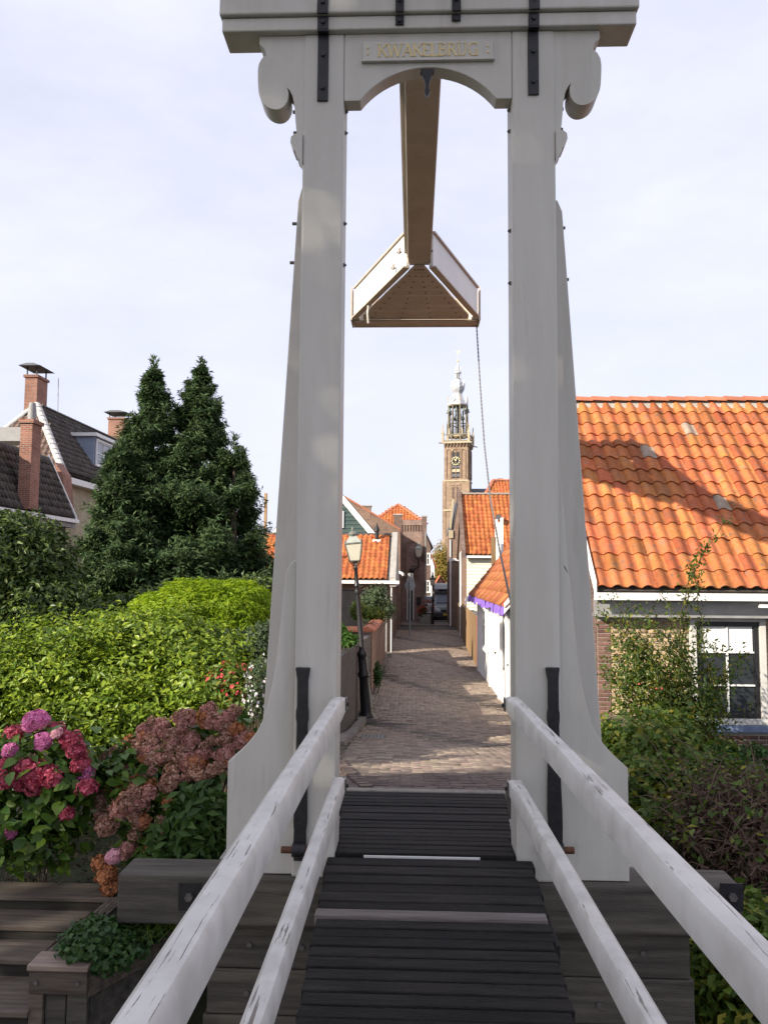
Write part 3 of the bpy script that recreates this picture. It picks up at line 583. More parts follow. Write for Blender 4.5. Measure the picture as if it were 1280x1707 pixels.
BW = surf('box_white_paint', (0.66, 0.64, 0.61), (0.76, 0.74, 0.70), 2, 0.45, 0.06, 60)
sl_l = wall(A0, B0, ZU - .03, ZU + HB, .05, 'side_board', BW); sl_r = wall(B1, A1, ZU - .03, ZU + HB, .05, 'side_board', BW)
for a, b_ in ((A0, B0), (B1, A1)):    # dark rims on the boards' lower and upper edges
    wall(a, b_, ZU - .055, ZU - .033, .085, 'bottom_rim', UNDER); wall(a, b_, ZU + HB + .003, ZU + HB + .03, .075, 'top_rim', UNDER)
for s, c0, d0 in ((-1, C0, D0), (1, C1, D1)):
    q = MB(); q.box(min(c0.x, c0.x - s * .10), max(c0.x, c0.x - s * .10), 11.0, 11.32, ZU - .02, ZU + HB); o = q.build('corner_block', BW, bal, bevel=.004)
    q = MB(); q.box(c0.x + s * .004 if s > 0 else c0.x - .024, c0.x + .024 if s > 0 else c0.x - .004, 10.98, 11.36, ZU - .06, ZU + HB + .05); q.build('end_board', UNDER, bal)
q = MB(); q.box(-.88, .90, 11.325, 11.38, ZU - .05, ZU + HB); q.build('back_board', UNDER, bal)
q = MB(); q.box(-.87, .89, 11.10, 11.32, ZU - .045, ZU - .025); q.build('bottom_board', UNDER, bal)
np_ = 10
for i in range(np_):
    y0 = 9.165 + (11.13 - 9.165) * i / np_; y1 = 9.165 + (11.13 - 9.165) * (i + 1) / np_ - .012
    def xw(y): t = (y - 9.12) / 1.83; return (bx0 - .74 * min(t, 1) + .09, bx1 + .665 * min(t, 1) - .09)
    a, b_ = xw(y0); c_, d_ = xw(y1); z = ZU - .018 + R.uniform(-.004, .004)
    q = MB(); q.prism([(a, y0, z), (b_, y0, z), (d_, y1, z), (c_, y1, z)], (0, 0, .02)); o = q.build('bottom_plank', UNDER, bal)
    for xf in (.08, .36, .64, .92):
        x = a + (b_ - a) * xf; q = MB(); q.tube([(x, (y0 + y1) / 2, z - .006), (x, (y0 + y1) / 2, z)], .011, 6); q.build('nail', IRON, o)
q = MB(); p = at(617, 483, 10.4); q.tube([p, p + Vector((0, 0, -.02)), (p.x - .03, p.y - .03, ZU - .18), (p.x - .02, p.y, ZU - .30)], .016, 8); q.tube([p + Vector((0, 0, -.05)), p + Vector((0, 0, .03))], .03, 8); q.build('hook', PAINT, bal)
for px, py, Y in ((668, 415, 8.9), (658, 442, 9.4), (720, 413, 8.9), (728, 443, 9.4)):
    p = at(px, py, Y); q = MB(); q.tube([p + Vector((-.02, -.03, 0)), p + Vector((-.02, -.03, -.07))], .015, 6); q.tube([p + Vector((-.045, -.03, -.05)), p + Vector((.01, -.03, -.05))], .011, 6); q.build('ring_bolt', STEEL, bal)
# rope from the counterweight corner down to the right post
rp_ = thing('hanging_rope', 'thin grey rope hanging from the counterweight corner to the right post', 'rope', at(795, 541, 11.2))
P = [at(794, 541, 11.2), at(800, 640, 10.3), at(807, 740, 9.3), at(817, 830, 8.3), at(832, 915, 7.3), at(848, 990, 6.4), at(862, 1050, 5.6), at(880, 1110, 4.72)]
P2 = [tuple(v) for v in P]; pts = []
for i in range(len(P) - 1):
    for k in range(6): pts.append(P[i].lerp(P[i+1], k / 6))
pts.append(P[-1]); 
def twist(pts, r, ph):
    out = []; n = 0
    for i in range(len(pts) - 1):
        m = 8
        for k in range(m):
            t = k / m; p = pts[i].lerp(pts[i+1], t); a = ph + (i * m + k) * 1.05; out.append(p + Vector((math.cos(a), math.sin(a), 0)) * r)
    return out
for ph in (0, math.pi): q = MB(); q.tube(twist(pts, .005, ph), .0062, 5); q.build('strand', surf('rope_fibre', (.10, .095, .09), (.2, .19, .18), 60, .9), rp_, smooth=True)

# ================================================================== BUILDINGS
def tile_template(cw, rh):
    us = [0.0, .06, .16, .30, .46, .62, .76, .90, 1.04]; zz = [.002, .024, .046, .058, .052, .032, .012, .003, .008]
    L_ = rh * 1.12; k = cw / .21; vs = []; fs = []
    for (y, lift) in ((0, .030), (L_, 0.004)):
        for u, z in zip(us, zz): vs.append((u * cw, y, z * k + lift))
    n = len(us)
    for i in range(n - 1): fs.append((i, i + 1, n + i + 1, n + i))
    for u, z in zip(us, zz): vs.append((u * cw, 0.006, z * k + .006))
    for i in range(n - 1): fs.append((2*n + i, 2*n + i + 1, i + 1, i))
    return vs, fs
def pantiles(parent, o, ex, ey, ncol, nrow, cw, rh, mat, indiv=0, keep=None, name='tile', alt=None, seed=0):
    """indiv: number of columns that become single tiles; the rest is joined"""
    ex, ey, o = Vector(ex).normalized(), Vector(ey).normalized(), Vector(o); ez = ex.cross(ey)
    vs, fs = tile_template(cw, rh); q = MB(); q.v = vs; q.f = fs; rr = random.Random(seed)
    mi = local_mesh(name, q, TILE if indiv else mat, smooth=False)
    ma = local_mesh(name, q, TILEGREY)
    T = np.array(vs, np.float32); Q = np.array(fs, np.int32); SV = []; SF = []; nb = 0
    for r in range(nrow):
        for c in range(ncol):
            if keep and not keep((c + .5) * cw, (r + .5) * rh): continue
            off = ex * (c * cw + rr.uniform(-.004, .004)) + ey * (r * rh + rr.uniform(-.006, .006)) + ez * rr.uniform(0, .004)
            rot = Matrix.Rotation(rr.gauss(0, .014), 3, ez) @ Matrix.Rotation(rr.gauss(0, .012), 3, ex) @ Matrix.Rotation(rr.gauss(0, .02), 3, ey)
            m = frame(rot @ ex, rot @ ey, rot @ ez, o + off)
            if c < indiv: inst(name, ma if (alt and (c, r) in alt) else mi, parent, m)
            else:
                A = np.array(m, np.float32); SV.append(T @ A[:3, :3].T + A[:3, 3]); SF.append(Q + len(T) * nb); nb += 1
    if nb: np_obj('tiling', np.concatenate(SV), np.concatenate(SF), mat, parent, kind='stuff')
def ridge_tiles(parent, a, b, n, r=.10, mat=None):
    a, b = Vector(a), Vector(b); d = (b - a); l = d.length / n; d.normalize(); s = d.cross(Vector((0, 0, 1))).normalized(); u = s.cross(d)
    q = MB(); vs = []; fs = []
    for k, (t, rr) in enumerate(((0, r * 1.12), (l * 1.06, r))):
        for i in range(7): an = math.pi * i / 6; vs.append((math.cos(an) * rr, t, math.sin(an) * rr * .8 + (.012 if k == 0 else 0)))
    for i in range(6): fs.append((i, i + 1, 8 + i, 7 + i))
    for i in range(7): an = math.pi * i / 6; vs.append((math.cos(an) * r * .93, 0, math.sin(an) * r * .7))
    for i in range(6): fs.append((14 + i, 15 + i, i + 1, i))
    q.v, q.f = vs, fs; me = local_mesh('ridge_tile', q, mat or RIDGE)
    for i in range(n): inst('ridge_tile', me, parent, frame(s, d, u, a + d * (i * l)))
def bricks(parent, o, ex, w, h, nrm, openings=(), mat=None, limit=300, bl=.212, bh=.060, joint=.011, cnt=[0]):
    """real bricks standing 6 mm proud of the mortar plane; o lower-left corner, ex along"""
    ex = Vector(ex).normalized(); nrm = Vector(nrm).normalized(); ez = Vector((0, 0, 1)); mes = {}
    def mesh(l):
        l = round(l, 3)
        if l not in mes:
            q = MB(); a = .004; d = .012
            q.add([(0, 0, 0), (l, 0, 0), (l, bh - joint, 0), (0, bh - joint, 0), (a, a, d), (l - a, a, d), (l - a, bh - joint - a, d), (a, bh - joint - a, d)], [(4, 5, 6, 7), (0, 1, 5, 4), (1, 2, 6, 5), (2, 3, 7, 6), (3, 0, 4, 7)])
            mes[l] = local_mesh('brick', q, mat)
        return mes[l]
    SV = []; SF = []; nb = 0; n = 0; r = 0; z = 0
    while z + bh <= h + 1e-6:
        x = -(bl / 2) * (r % 2)
        while x < w:
            x0 = max(x, 0); x1 = min(x + bl - joint, w)
            segs = [(x0, x1)]
            for (a, b_, c_, d_) in openings:
                if z + bh > c_ and z < d_:
                    ns = []
                    for s0, s1 in segs:
                        if s1 <= a or s0 >= b_: ns.append((s0, s1)); continue
                        if s0 < a: ns.append((s0, a))
                        if s1 > b_: ns.append((b_, s1))
                    segs = ns
            for s0, s1 in segs:
                l = round(s1 - s0, 2)
                if l < .03: continue
                m = frame(ex, ez, nrm if ex.cross(ez).dot(nrm) > 0 else nrm, Vector(o) + ex * s0 + ez * z + nrm * R.uniform(-.002, .002))
                if n < limit: inst('brick', mesh(l), parent, m); n += 1
                else:
                    me = mesh(l); T = np.array([v.co for v in me.vertices], np.float32); A = np.array(m, np.float32)
                    SV.append(T @ A[:3, :3].T + A[:3, 3]); SF.append(np.array([(4, 5, 6, 7), (0, 1, 5, 4), (1, 2, 6, 5), (2, 3, 7, 6), (3, 0, 4, 7)], np.int32) + 8 * nb); nb += 1
            x += bl
        z += bh; r += 1
    if nb:
        mm = mat.copy(); np_obj('brickwork', np.concatenate(SV), np.concatenate(SF), mm, parent, kind='stuff')
def window(parent, x0, x1, z0, z1, y, cols=2, rows=(0.5,), fmat=TRIM, smat=None, depth=.1, fw_=.07, nrm=-1, blind=0.0, gl=None, axis='x', name='window', bar=.022):
    """window in a wall facing -y (axis x) or -x (axis y: x0,x1 are y values and y is the wall's x)"""
    smat = smat or fmat; s = nrm
    def bx(mb, a0, a1, d0, d1, c0, c1):
        d0, d1 = sorted((y + s * d0, y + s * d1))
        if axis == 'x': mb.box(a0, a1, d0, d1, c0, c1)
        else: mb.box(d0, d1, a0, a1, c0, c1)
    q = MB()
    bx(q, x0, x0 + fw_, -.02, .05, z0, z1); bx(q, x1 - fw_, x1, -.02, .05, z0, z1); bx(q, x0 + fw_, x1 - fw_, -.02, .05, z1 - fw_, z1); bx(q, x0 + fw_, x1 - fw_, -.02, .05, z0, z0 + fw_)
    w_ = q.build(name, fmat, parent, bevel=.004)
    a0, a1, c0, c1 = x0 + fw_, x1 - fw_, z0 + fw_, z1 - fw_; sw = fw_ * .8
    q = MB(); bx(q, a0, a0 + sw, -.05, .01, c0, c1); bx(q, a1 - sw, a1, -.05, .01, c0, c1); bx(q, a0 + sw, a1 - sw, -.05, .01, c1 - sw, c1); bx(q, a0 + sw, a1 - sw, -.05, .01, c0, c0 + sw)
    q.build('sash', smat, w_)
    a0 += sw; a1 -= sw; c0 += sw; c1 -= sw
    us = [a0 + (a1 - a0) * i / cols for i in range(cols + 1)]; vs = [c0] + [c0 + (c1 - c0) * r for r in rows] + [c1]
    for i in range(1, cols): q = MB(); bx(q, us[i] - bar, us[i] + bar, -.04, .004, c0, c1); q.build('glazing_bar', TRIM if smat is BLACKP else smat, w_)
    for i in range(1, len(vs) - 1): q = MB(); bx(q, a0, a1, -.0405, .0025, vs[i] - bar, vs[i] + bar); q.build('glazing_bar', TRIM if smat is BLACKP else smat, w_)
    for i in range(cols):
        for j in range(len(vs) - 1): q = MB(); bx(q, us[i], us[i+1], -.035, -.028, vs[j], vs[j+1]); q.build('pane', gl or GLASS, w_)
    if blind: q = MB(); bx(q, a0 + .01, a1 - .01, -.027, -.0225, c1 - (c1 - c0) * blind, c1); q.build('blind', BLIND, w_)
    return w_

# ------------------------------------------------------------------ right house with the big sunlit pantile roof
HX0, HX1, HY0, HY1, HYR = 2.57, 11.0, 11.55, 15.4, 14.62
ze, zr = 2.80, 6.17
rh_ = thing('tiled_house', 'low brick house with big sunlit orange pantile roof right of the bridge', 'house', (HX0, HY0, 0))
q = MB(); q.box(HX0 + .05, HX1, HY0 + .02, HY1, -.3, ze - .1); wl = q.build('wall', MORTAR, rh_)
WX0, WX1, WZ0, WZ1 = atX(1150, 1100, 11.5), atX(1276, 1100, 11.5), atZ(1210, 1208, 11.5), atZ(1210, 1026, 11.5)
bo = (HX0 + .05, HY0 + .0195, .35)
def brk(xa, xb, za, zb, mat, lim, ops=()):
    bricks(wl, (xa, HY0 + .0195, za), (1, 0, 0), xb - xa, zb - za, (0, -1, 0), [(a - xa, b_ - xa, c_ - za, d_ - za) for a, b_, c_, d_ in ops], mat, lim)
op = [(WX0, WX1, WZ0 - .12, WZ1)]
zsp = WZ0 - .13
brk(HX0 + .05, HX0 + .24, zsp, ze - .36, RBRICK, 60)
brk(HX0 + .24, 5.6, zsp, ze - .36, YBRICK, 200, op)
brk(HX0 + .05, 6.4, .32, zsp, RBRICK, 36, ())
brk(5.6, 6.4, zsp, ze - .36, RBRICK, 0, op)
window(rh_, WX0, WX1, WZ0, WZ1, HY0 - .03, cols=2, rows=(.32, .70), fmat=surf('part_shade_window_paint', (.46, .45, .42), (.56, .55, .52), 6, .5), smat=BLACKP, fw_=.085, blind=.29, bar=.011)  # white frame greyed in its colour to stand for part shade
q = MB(); q.box(WX0 - .05, WX1 + .1, HY0 - .09, HY0 + .0, WZ0 - .10, WZ0 - .004); q.build('sill', BLUESILL, rh_, bevel=.006)
# roof: boarded plane, pantiles, ridge, verge, gutter
ey = Vector((0, HYR - 11.38, zr - (ze + .03))); sl_len = ey.length; eyn = ey.normalized(); ezn = Vector((1, 0, 0)).cross(eyn)
rf = MB(); o_ = Vector((HX0, 11.38, ze + .03)); o2 = o_ - ezn * .03
rf.prism([o2, o2 + Vector((HX1 - HX0, 0, 0)), o2 + Vector((HX1 - HX0, 0, 0)) + ey, o2 + ey], -ezn * .08); 
rf.prism([(HX0, HYR, zr - .1), (HX1, HYR, zr - .1), (HX1, HY1, 5.3), (HX0, HY1, 5.3)], (0, 0, -.1))
roof = rf.build('roof', TILED, rh_)
q = MB(); q.prism([(HX0 + .03, HY0 + .03, -.3), (HX0 + .03, HY0 + .03, ze - .12), (HX0 + .03, HYR, zr - .22), (HX0 + .03, HY1, 5.15), (HX0 + .03, HY1, -.3)], (.2, 0, 0)); q.build('gable_wall', BK_DARK, rh_)
CW = .214; NR = 14; RH = sl_len / NR * .995
pantiles(roof, o_, (1, 0, 0), eyn, 39, NR, CW, RH, TILEI, 19, alt={(10, 11), (6, 9), (10, 5)}, seed=4)
q = MB(); q.prism([(HX0, HYR - .13, zr - .10), (HX1, HYR - .13, zr - .10), (HX1, HYR - .02, zr + .075), (HX0, HYR - .02, zr + .075)], (0, .04, 0)); q.build('ridge_mortar', MORTAR, roof)
ridge_tiles(roof, (HX0, HYR, zr + .04), (HX0 + 8.25, HYR, zr + .04), 24, .115)
vb = MB(); vb.prism([(HX0 - .045, 11.30, ze - .02), (HX0 - .045, 11.30, ze + .13), (HX0 - .045, HYR, zr + .10), (HX0 - .045, HYR, zr - .08)], (.035, 0, 0)); vb.build('verge_board', TRIM, rh_)
gx = MB(); yg = 11.30; pr_ = [(0, .0), (-.11, .0), (-.125, .10), (-.105, .10), (-.095, .02), (-.01, .02), (-.01, .10), (0, .10)]
gx.prism([(HX0 - .05, yg + a, ze - .12 + b_) for a, b_ in pr_], (HX1 - HX0, 0, 0)); gx.build('gutter', TRIM, rh_)
q = MB(); q.box(HX0, HX1, 11.31, HY0 + .1, ze - .36, ze - .33); q.box(HX0, HX1, HY0 - .02, HY0 + .018, ze - .355, ze - .10); q.box(HX0, HX1, yg + .002, yg + .022, ze - .18, ze - .121); q.build('fascia', GREY, rh_)
for x in (4.82, 7.1): q = MB(); q.box(x - .05, x + .05, 11.20, 11.30, ze - .21, ze - .165); q.build('gutter_bracket', TRIM, rh_)
q = MB(); q.box(HX0 + .1, HX0 + 1.1, HY0 - .5, HY0 - .46, .98, 1.03); q.box(HX0 + .1, HX0 + 1.1, HY0 - .5, HY0 - .1, 1.03, 1.06); q.box(HX0 + .15, HX0 + .22, HY0 - .48, HY0 - .12, .5, .98); q.box(HX0 + .95, HX0 + 1.02, HY0 - .48, HY0 - .12, .5, .98)
o = q.build('garden_table', STEPW); tag(o, 'low wooden garden table half hidden behind the climbing rose', 'table')

# ------------------------------------------------------------------ white hut along the alley
hx, hy0, hy1 = 2.02, 15.5, 25.0; hz = 2.62
hut = thing('white_hut', 'white boarded hut with brown tiled roof and purple bunting beside alley', 'hut', (hx, 20, 0))
q = MB(); q.box(hx, 6, hy0, hy1, -.2, hz - .05); hw = q.build('wall', WHITE, hut)
rs = Vector((1.34, 0, 1.62)).normalized()
q = MB(); e0 = Vector((hx - .24, hy0 - .05, hz - .26)); rlen = 3.6; n_ = Vector((0, -1, 0)).cross(rs)
q.prism([e0, e0 + Vector((0, hy1 - hy0 + .1, 0)), e0 + Vector((0, hy1 - hy0 + .1, 0)) + rs * rlen, e0 + rs * rlen], Vector((.06, 0, -.05))); hr = q.build('roof', TILED, hut)
pantiles(hr, e0 + Vector((0, hy1 - hy0 + .1, 0)) + Vector((-.02, 0, .02)), (0, -1, 0), rs, 44, 12, .22, .30, TILEB)
q = MB(); pp = e0 + Vector((-.18, hy1 - hy0 + .16, -.26)); q.prism([pp, pp + Vector((0, 0, .17)), pp + Vector((0, 0, .17)) + rs * 3.8, pp + rs * 3.8], (0, .05, 0)); q.build('bargeboard', TRIM, hut)
q = MB(); pp = e0 + Vector((-.05, -.06, -.08)); q.prism([pp, pp + Vector((0, 0, .2)), pp + Vector((0, 0, .2)) + rs * 3.6, pp + rs * 3.6], (0, .04, 0)); q.build('bargeboard', TRIM, hut)
bn = thing('bunting', 'purple cloth bunting hanging along the eaves of the white hut', 'bunting', (hx - .27, 20, hz - .28))
y = hy0 - .1; i = 0
while y < hy1 + .05:
    d = R.uniform(.20, .27); h = R.uniform(.07, .17); q = MB(); x = hx - .275 + R.uniform(-.02, .02)
    q.add([(x, y, hz - .20), (x, y + d, hz - .20), (x - .03, y + d * .5, hz - .26), (x + R.uniform(-.03, .03), y, hz - .26 - h * R.uniform(.6, 1)), (x + R.uniform(-.03, .03), y + d, hz - .26 - h * R.uniform(.6, 1)), (x - .05, y + d / 2, hz - .26 - h)], [(0, 1, 2), (0, 2, 5, 3), (2, 1, 4, 5)]); q.build('flag', PURPLE, bn); y += d + .01; i += 1
for (y0, y1, z0, z1) in ((16.6, 17.5, .28, 2.2), (19.2, 20.2, .25, 2.2)):
    q = MB(); q.box(hx - .03, hx + .02, y0, y1, z0, z1); d_ = q.build('door', TRIM, hut, bevel=.006)
    for k in range(4): q = MB(); yy = y0 + .05 + k * (y1 - y0 - .1) / 4; q.box(hx - .045, hx - .031, yy + .01, yy + (y1 - y0 - .1) / 4 - .012, z0 + .06, z1 - .06); q.build('plank', WHITE, d_)
    q = MB(); q.box(hx - .085, hx - .046, y0 + .1, y0 + .16, 1.15, 1.19); q.build('handle', IRON, d_)
for (y0, y1) in ((18.0, 18.8), (21.6, 22.9)): window(hut, y0, y1, .95, 2.15, hx - .045, cols=2, rows=(.6,), axis='y', gl=glassmat('pale_glass', (.32, .34, .36), .1))
for y in (15.55, 18.95, 21.2, 24.9): q = MB(); q.box(hx - .05, hx + .01, y - .05, y + .05, -.1, hz - .12); q.build('corner_board', TRIM, hut)
q = MB(); q.tube([(hx - .09, 16.2, .3), (hx - .09, 16.2, 2.4)], .035, 8); q.build('downpipe', surf('grey_pipe', (.35, .36, .38), (.45, .46, .48), 6, .5), hut, smooth=True)
ch = thing('white_chimney', 'narrow white chimney stack standing beside the brown hut roof', 'chimney', at(831, 911, 27))
p0, p1 = at(826, 930, 27), at(838, 866, 27); q = MB(); q.box(p0.x, p1.x, 26.9, 27.3, 2.0, p1.z - .1); q.build('stack', WHITE, ch)
q = MB(); q.box(p0.x, p0.x + .06, 26.88, 27.32, p1.z - .1, p1.z); q.box(p1.x - .06, p1.x, 26.88, 27.32, p1.z - .1, p1.z + .06); q.build('cheek', TRIM, ch)
p0, p1 = at(819, 935, 26.5), at(826, 895, 26.5); q = MB(); q.box(p0.x, p1.x, 26.45, 26.6, 2.0, p1.z); o = q.build('wooden_post', FENCEW); tag(o, 'brown wooden post rising beside the narrow white chimney', 'post')
# plank fence beyond the hut
fe = thing('plank_fence', 'tall fence of brown planks on the right of the alley', 'fence', (2.1, 33, 0))
y = 25.1; k = 0
while y < 45:
    w_ = .60; q = MB(); x = xr(y) + .02; zt = 1.72 - .012 * (y - 25) + R.uniform(-.03, .03); q.box(x - .02 + R.uniform(-.012, .012), x + .03, y, y + w_ - .012, -.05, zt); o = q.build('plank', REDP if k == 1 else FENCEW, fe); y += w_; k += 1
for y in np.arange(25.3, 45, 2.4): q = MB(); q.box(xr(y) + .035, xr(y) + .13, y, y + .1, -.1, 1.6); q.build('post', FENCEW, fe)

# ------------------------------------------------------------------ generic gabled house helper
def brick_house(name, label, loc, wmat): return thing(name, label, 'house', loc)
# big orange roof house on the right, cream boards under the eaves
bh = thing('gabled_house', 'brick house with steep orange roof above cream boarding right of alley', 'house', (4.5, 41, 0))
Y0 = 40.0; X0, X1 = atX(776, 926, Y0), 11.0; z0 = atZ(800, 926, Y0); z1 = atZ(800, 826, 43.6)
q = MB(); q.box(X0 + .05, X1, Y0 + .25, 47.2, -.2, z0); q.build('wall', BK_BROWN, bh)
q = MB(); q.prism([(X0 + .04, Y0 + .25, z0 + .02), (X0 + .04, 43.6, z1 - .1), (X0 + .04, 47.2, z0 + .02)], (.3, 0, 0)); q.build('gable', BK_BROWN, bh)
n = 0; zc = z0 - .12; 
while zc > .2:
    q = MB(); q.prism([(X0 + .06, Y0 + .245, zc), (X0 + .06, Y0 + .215, zc - .16), (X0 + .06, Y0 + .245, zc - .165)], (5.4, 0, 0)); q.build('clapboard', CREAM, bh); zc -= .165; n += 1
ey = Vector((0, 43.6 - Y0, z1 - z0)); q = MB(); q.prism([(X0 - .05, Y0, z0), (X1, Y0, z0), (X1, 43.6, z1), (X0 - .05, 43.6, z1)], (0, .06, -.08)); q.prism([(X0 - .05, 43.6, z1), (X1, 43.6, z1), (X1, 47.4, z0), (X0 - .05, 47.4, z0)], (0, -.06, -.08)); r_ = q.build('roof', TILED, bh)
pantiles(r_, (X0 - .05, Y0, z0 + .03), (1, 0, 0), ey, 38, 17, .235, ey.length / 17, TILEI)
ridge_tiles(r_, (X0, 43.6, z1 + .05), (X0 + 7, 43.6, z1 + .05), 18, .13, surf('grey_ridge', (.22, .17, .14), (.32, .27, .22), 9, .8))
q = MB(); q.box(X0 - .1, X1, Y0 - .14, Y0 + .02, z0 - .12, z0 - .01); q.build('gutter', TRIM, bh)
q = MB(); q.prism([(X0 - .22, Y0 - .2, z0 - .1), (X0 - .22, Y0 - .2, z0 + .25), (X0 - .22, 43.6, z1 + .3), (X0 - .22, 43.6, z1 - .1)], (.2, 0, 0)); q.build('gable_parapet', BK_DARK, bh)
q = MB(); q.tube([(X0 - .25, Y0 + .1, 0), (X0 - .25, Y0 + .1, z0 + .1), (X0 - .15, Y0 - .1, z0 + .25)], .05, 8); q.build('downpipe', TRIM, bh, smooth=True)
p = at(914, 905, Y0 + .9)
p = at(830, 858, 41.6); q = MB(); q.box(p.x - .12, p.x + .12, p.y - .3, p.y + .1, p.z - .3, p.z - .02); q.build('roof_window', SLATE, bh)
# narrow brick gable left of it with a slate slope and pale coping
ng = thing('narrow_house', 'narrow brick house with slate roof and pale stone coping before the tower', 'house', (2.7, 50, 0))
Y0 = 48.2; xa, xb = atX(752, 950, Y0), atX(775, 950, Y0)
q = MB(); q.prism([(xa, Y0, -.1), (xa, Y0, atZ(752, 885, Y0)), (atX(764, 830, Y0), Y0, atZ(764, 835, Y0)), (xb, Y0, atZ(775, 826, Y0)), (xb + 1.5, Y0, atZ(775, 826, Y0)), (xb + 1.5, Y0, -.1)], (0, 6, 0)); q.build('wall', BK_BROWN, ng)
q = MB(); q.prism([at(751, 884, Y0 - .03), at(761, 835, Y0 - .03), at(763, 835, Y0 - .03), at(754, 888, Y0 - .03)], (0, 6, 0)); q.build('roof', SLATE, ng)
q = MB(); q.prism([at(749, 878, Y0 - .12), at(754, 831, Y0 - .12), at(757, 833, Y0 - .12), at(752, 882, Y0 - .12)], (0, .5, 0)); q.build('coping', SANDST, ng)
q = MB(); q.box(atX(748, 890, Y0), atX(755, 890, Y0), Y0 - .1, Y0 + .4, atZ(750, 897, Y0), atZ(750, 884, Y0)); q.build('kneeler', SANDST, ng)
q = MB(); q.tube([(xa - .05, Y0 - .05, .0), (xa - .05, Y0 - .05, atZ(752, 900, Y0))], .05, 6); q.build('downpipe', TRIM, ng)
q = MB(); q.box(xa - .12, xa + .5, Y0 - .06, Y0 + .2, atZ(755, 935, Y0), atZ(755, 931, Y0)); q.build('string_course', TRIM, ng)
# hipped roof further back
hp = thing('hipped_house', 'far house with hipped orange roof and small chimney behind gabled house', 'house', (8, 62, 0))
Y0 = 60.0; a, b_ = at(806, 826, Y0), at(870, 826, Y0); c_ = at(822, 803, 62.4); z0 = a.z - .6
q = MB(); q.box(a.x + .3, 14, Y0 + .3, 66, -.2, z0); q.build('wall', BK_BROWN, hp)
ez_ = Vector((0, 2.4, c_.z - z0 )); q = MB(); q.prism([(a.x - .2, Y0, z0), (14, Y0, z0), (14, 62.4, c_.z), (c_.x, 62.4, c_.z)], (0, .1, -.1)); q.prism([(a.x - .2, Y0, z0), (c_.x, 62.4, c_.z), (a.x - .2, 65, z0)], (.1, 0, -.1)); r_ = q.build('roof', TILED, hp)
pantiles(r_, (a.x - .2, Y0, z0 + .02), (1, 0, 0), ez_, 36, 9, .24, ez_.length / 9, TILEI, keep=lambda u, v: u > v * (c_.x - a.x + .2) / ez_.length)
ridge_tiles(r_, (a.x - .2, Y0 - .05, z0 + .1), (c_.x, 62.4, c_.z + .1), 9, .15); ridge_tiles(r_, (c_.x, 62.4, c_.z + .08), (14, 62.4, c_.z + .08), 14, .15)
p = at(833, 803, 62.6); q = MB(); q.box(p.x - .2, p.x + .25, 62.5, 62.9, p.z - .6, p.z + .25); q.build('chimney', BK_CHIM, hp)

# ------------------------------------------------------------------ left side of the alley
# dark rendered garden wall beside the lamp
gw = MB(); ya, yb = 10.3, 20.2
gw.add([(-1.06, ya, zs(ya) - .3), (-1.06, yb, -.2), (-1.06, yb, 1.50), (-1.06, ya, 1.86), (-1.22, ya, zs(ya) - .3), (-1.22, yb, -.2), (-1.22, yb, 1.50), (-1.22, ya, 1.86)], [(0, 1, 2, 3), (4, 7, 6, 5), (3, 2, 6, 7), (0, 3, 7, 4), (1, 5, 6, 2)])
DKW = surf('dark_boarded_wall', (0.055, 0.048, 0.044), (0.11, 0.098, 0.088), 3, 0.85, 0.5, 40, stretch=(3, 1, 5), c3=(0.13, 0.12, 0.10), s3=1.2, t3=.6, w3=.15)
o = gw.build('garden_wall', DKW, bevel=.01); tag(o, 'low dark weathered wall along the left of the alley by the lamp', 'wall')
# brick garden wall with clay tile coping
bw = thing('brick_garden_wall', 'brick garden wall with orange clay coping beyond the dark low wall', 'wall', (-1.1, 25, 0))
q = MB(); q.add([(-1.04, 20.25, -.2), (-1.04, 30, -.2), (-1.04, 30, 1.42), (-1.04, 20.25, 1.58), (-1.30, 20.25, -.2), (-1.30, 30, -.2), (-1.30, 30, 1.42), (-1.30, 20.25, 1.58)], [(0, 1, 2, 3), (4, 7, 6, 5), (3, 2, 6, 7), (0, 3, 7, 4), (1, 5, 6, 2)]); q.build('wall', BK_BROWN, bw)
q = MB(); q.box(-4.6, -1.31, 20.25, 20.5, -.2, 1.56); q.build('return_wall', BK_DARK, bw)
cb = MB(); cb.prism([(-.20, 0, 0), (.20, 0, 0), (.17, 0, .05), (0, 0, .13), (-.17, 0, .05)], (0, .235, 0)); cme = local_mesh('coping_tile', cb, RIDGE)
for i in range(40): y = 20.25 + i * .24; inst('coping_tile', cme, bw, Matrix.Translation((-1.17, y, 1.585 - .0164 * (y - 20.25) + R.uniform(-.008, .008))) @ Matrix.Rotation(R.uniform(-.03, .03), 4, 'Z'))
for i in range(13): inst('coping_tile', cme, bw, Matrix.Translation((-4.5 + i * .24, 20.375, 1.565 + R.uniform(-.008, .008))) @ Matrix.Rotation(-math.pi / 2 + R.uniform(-.03, .03), 4, 'Z'))
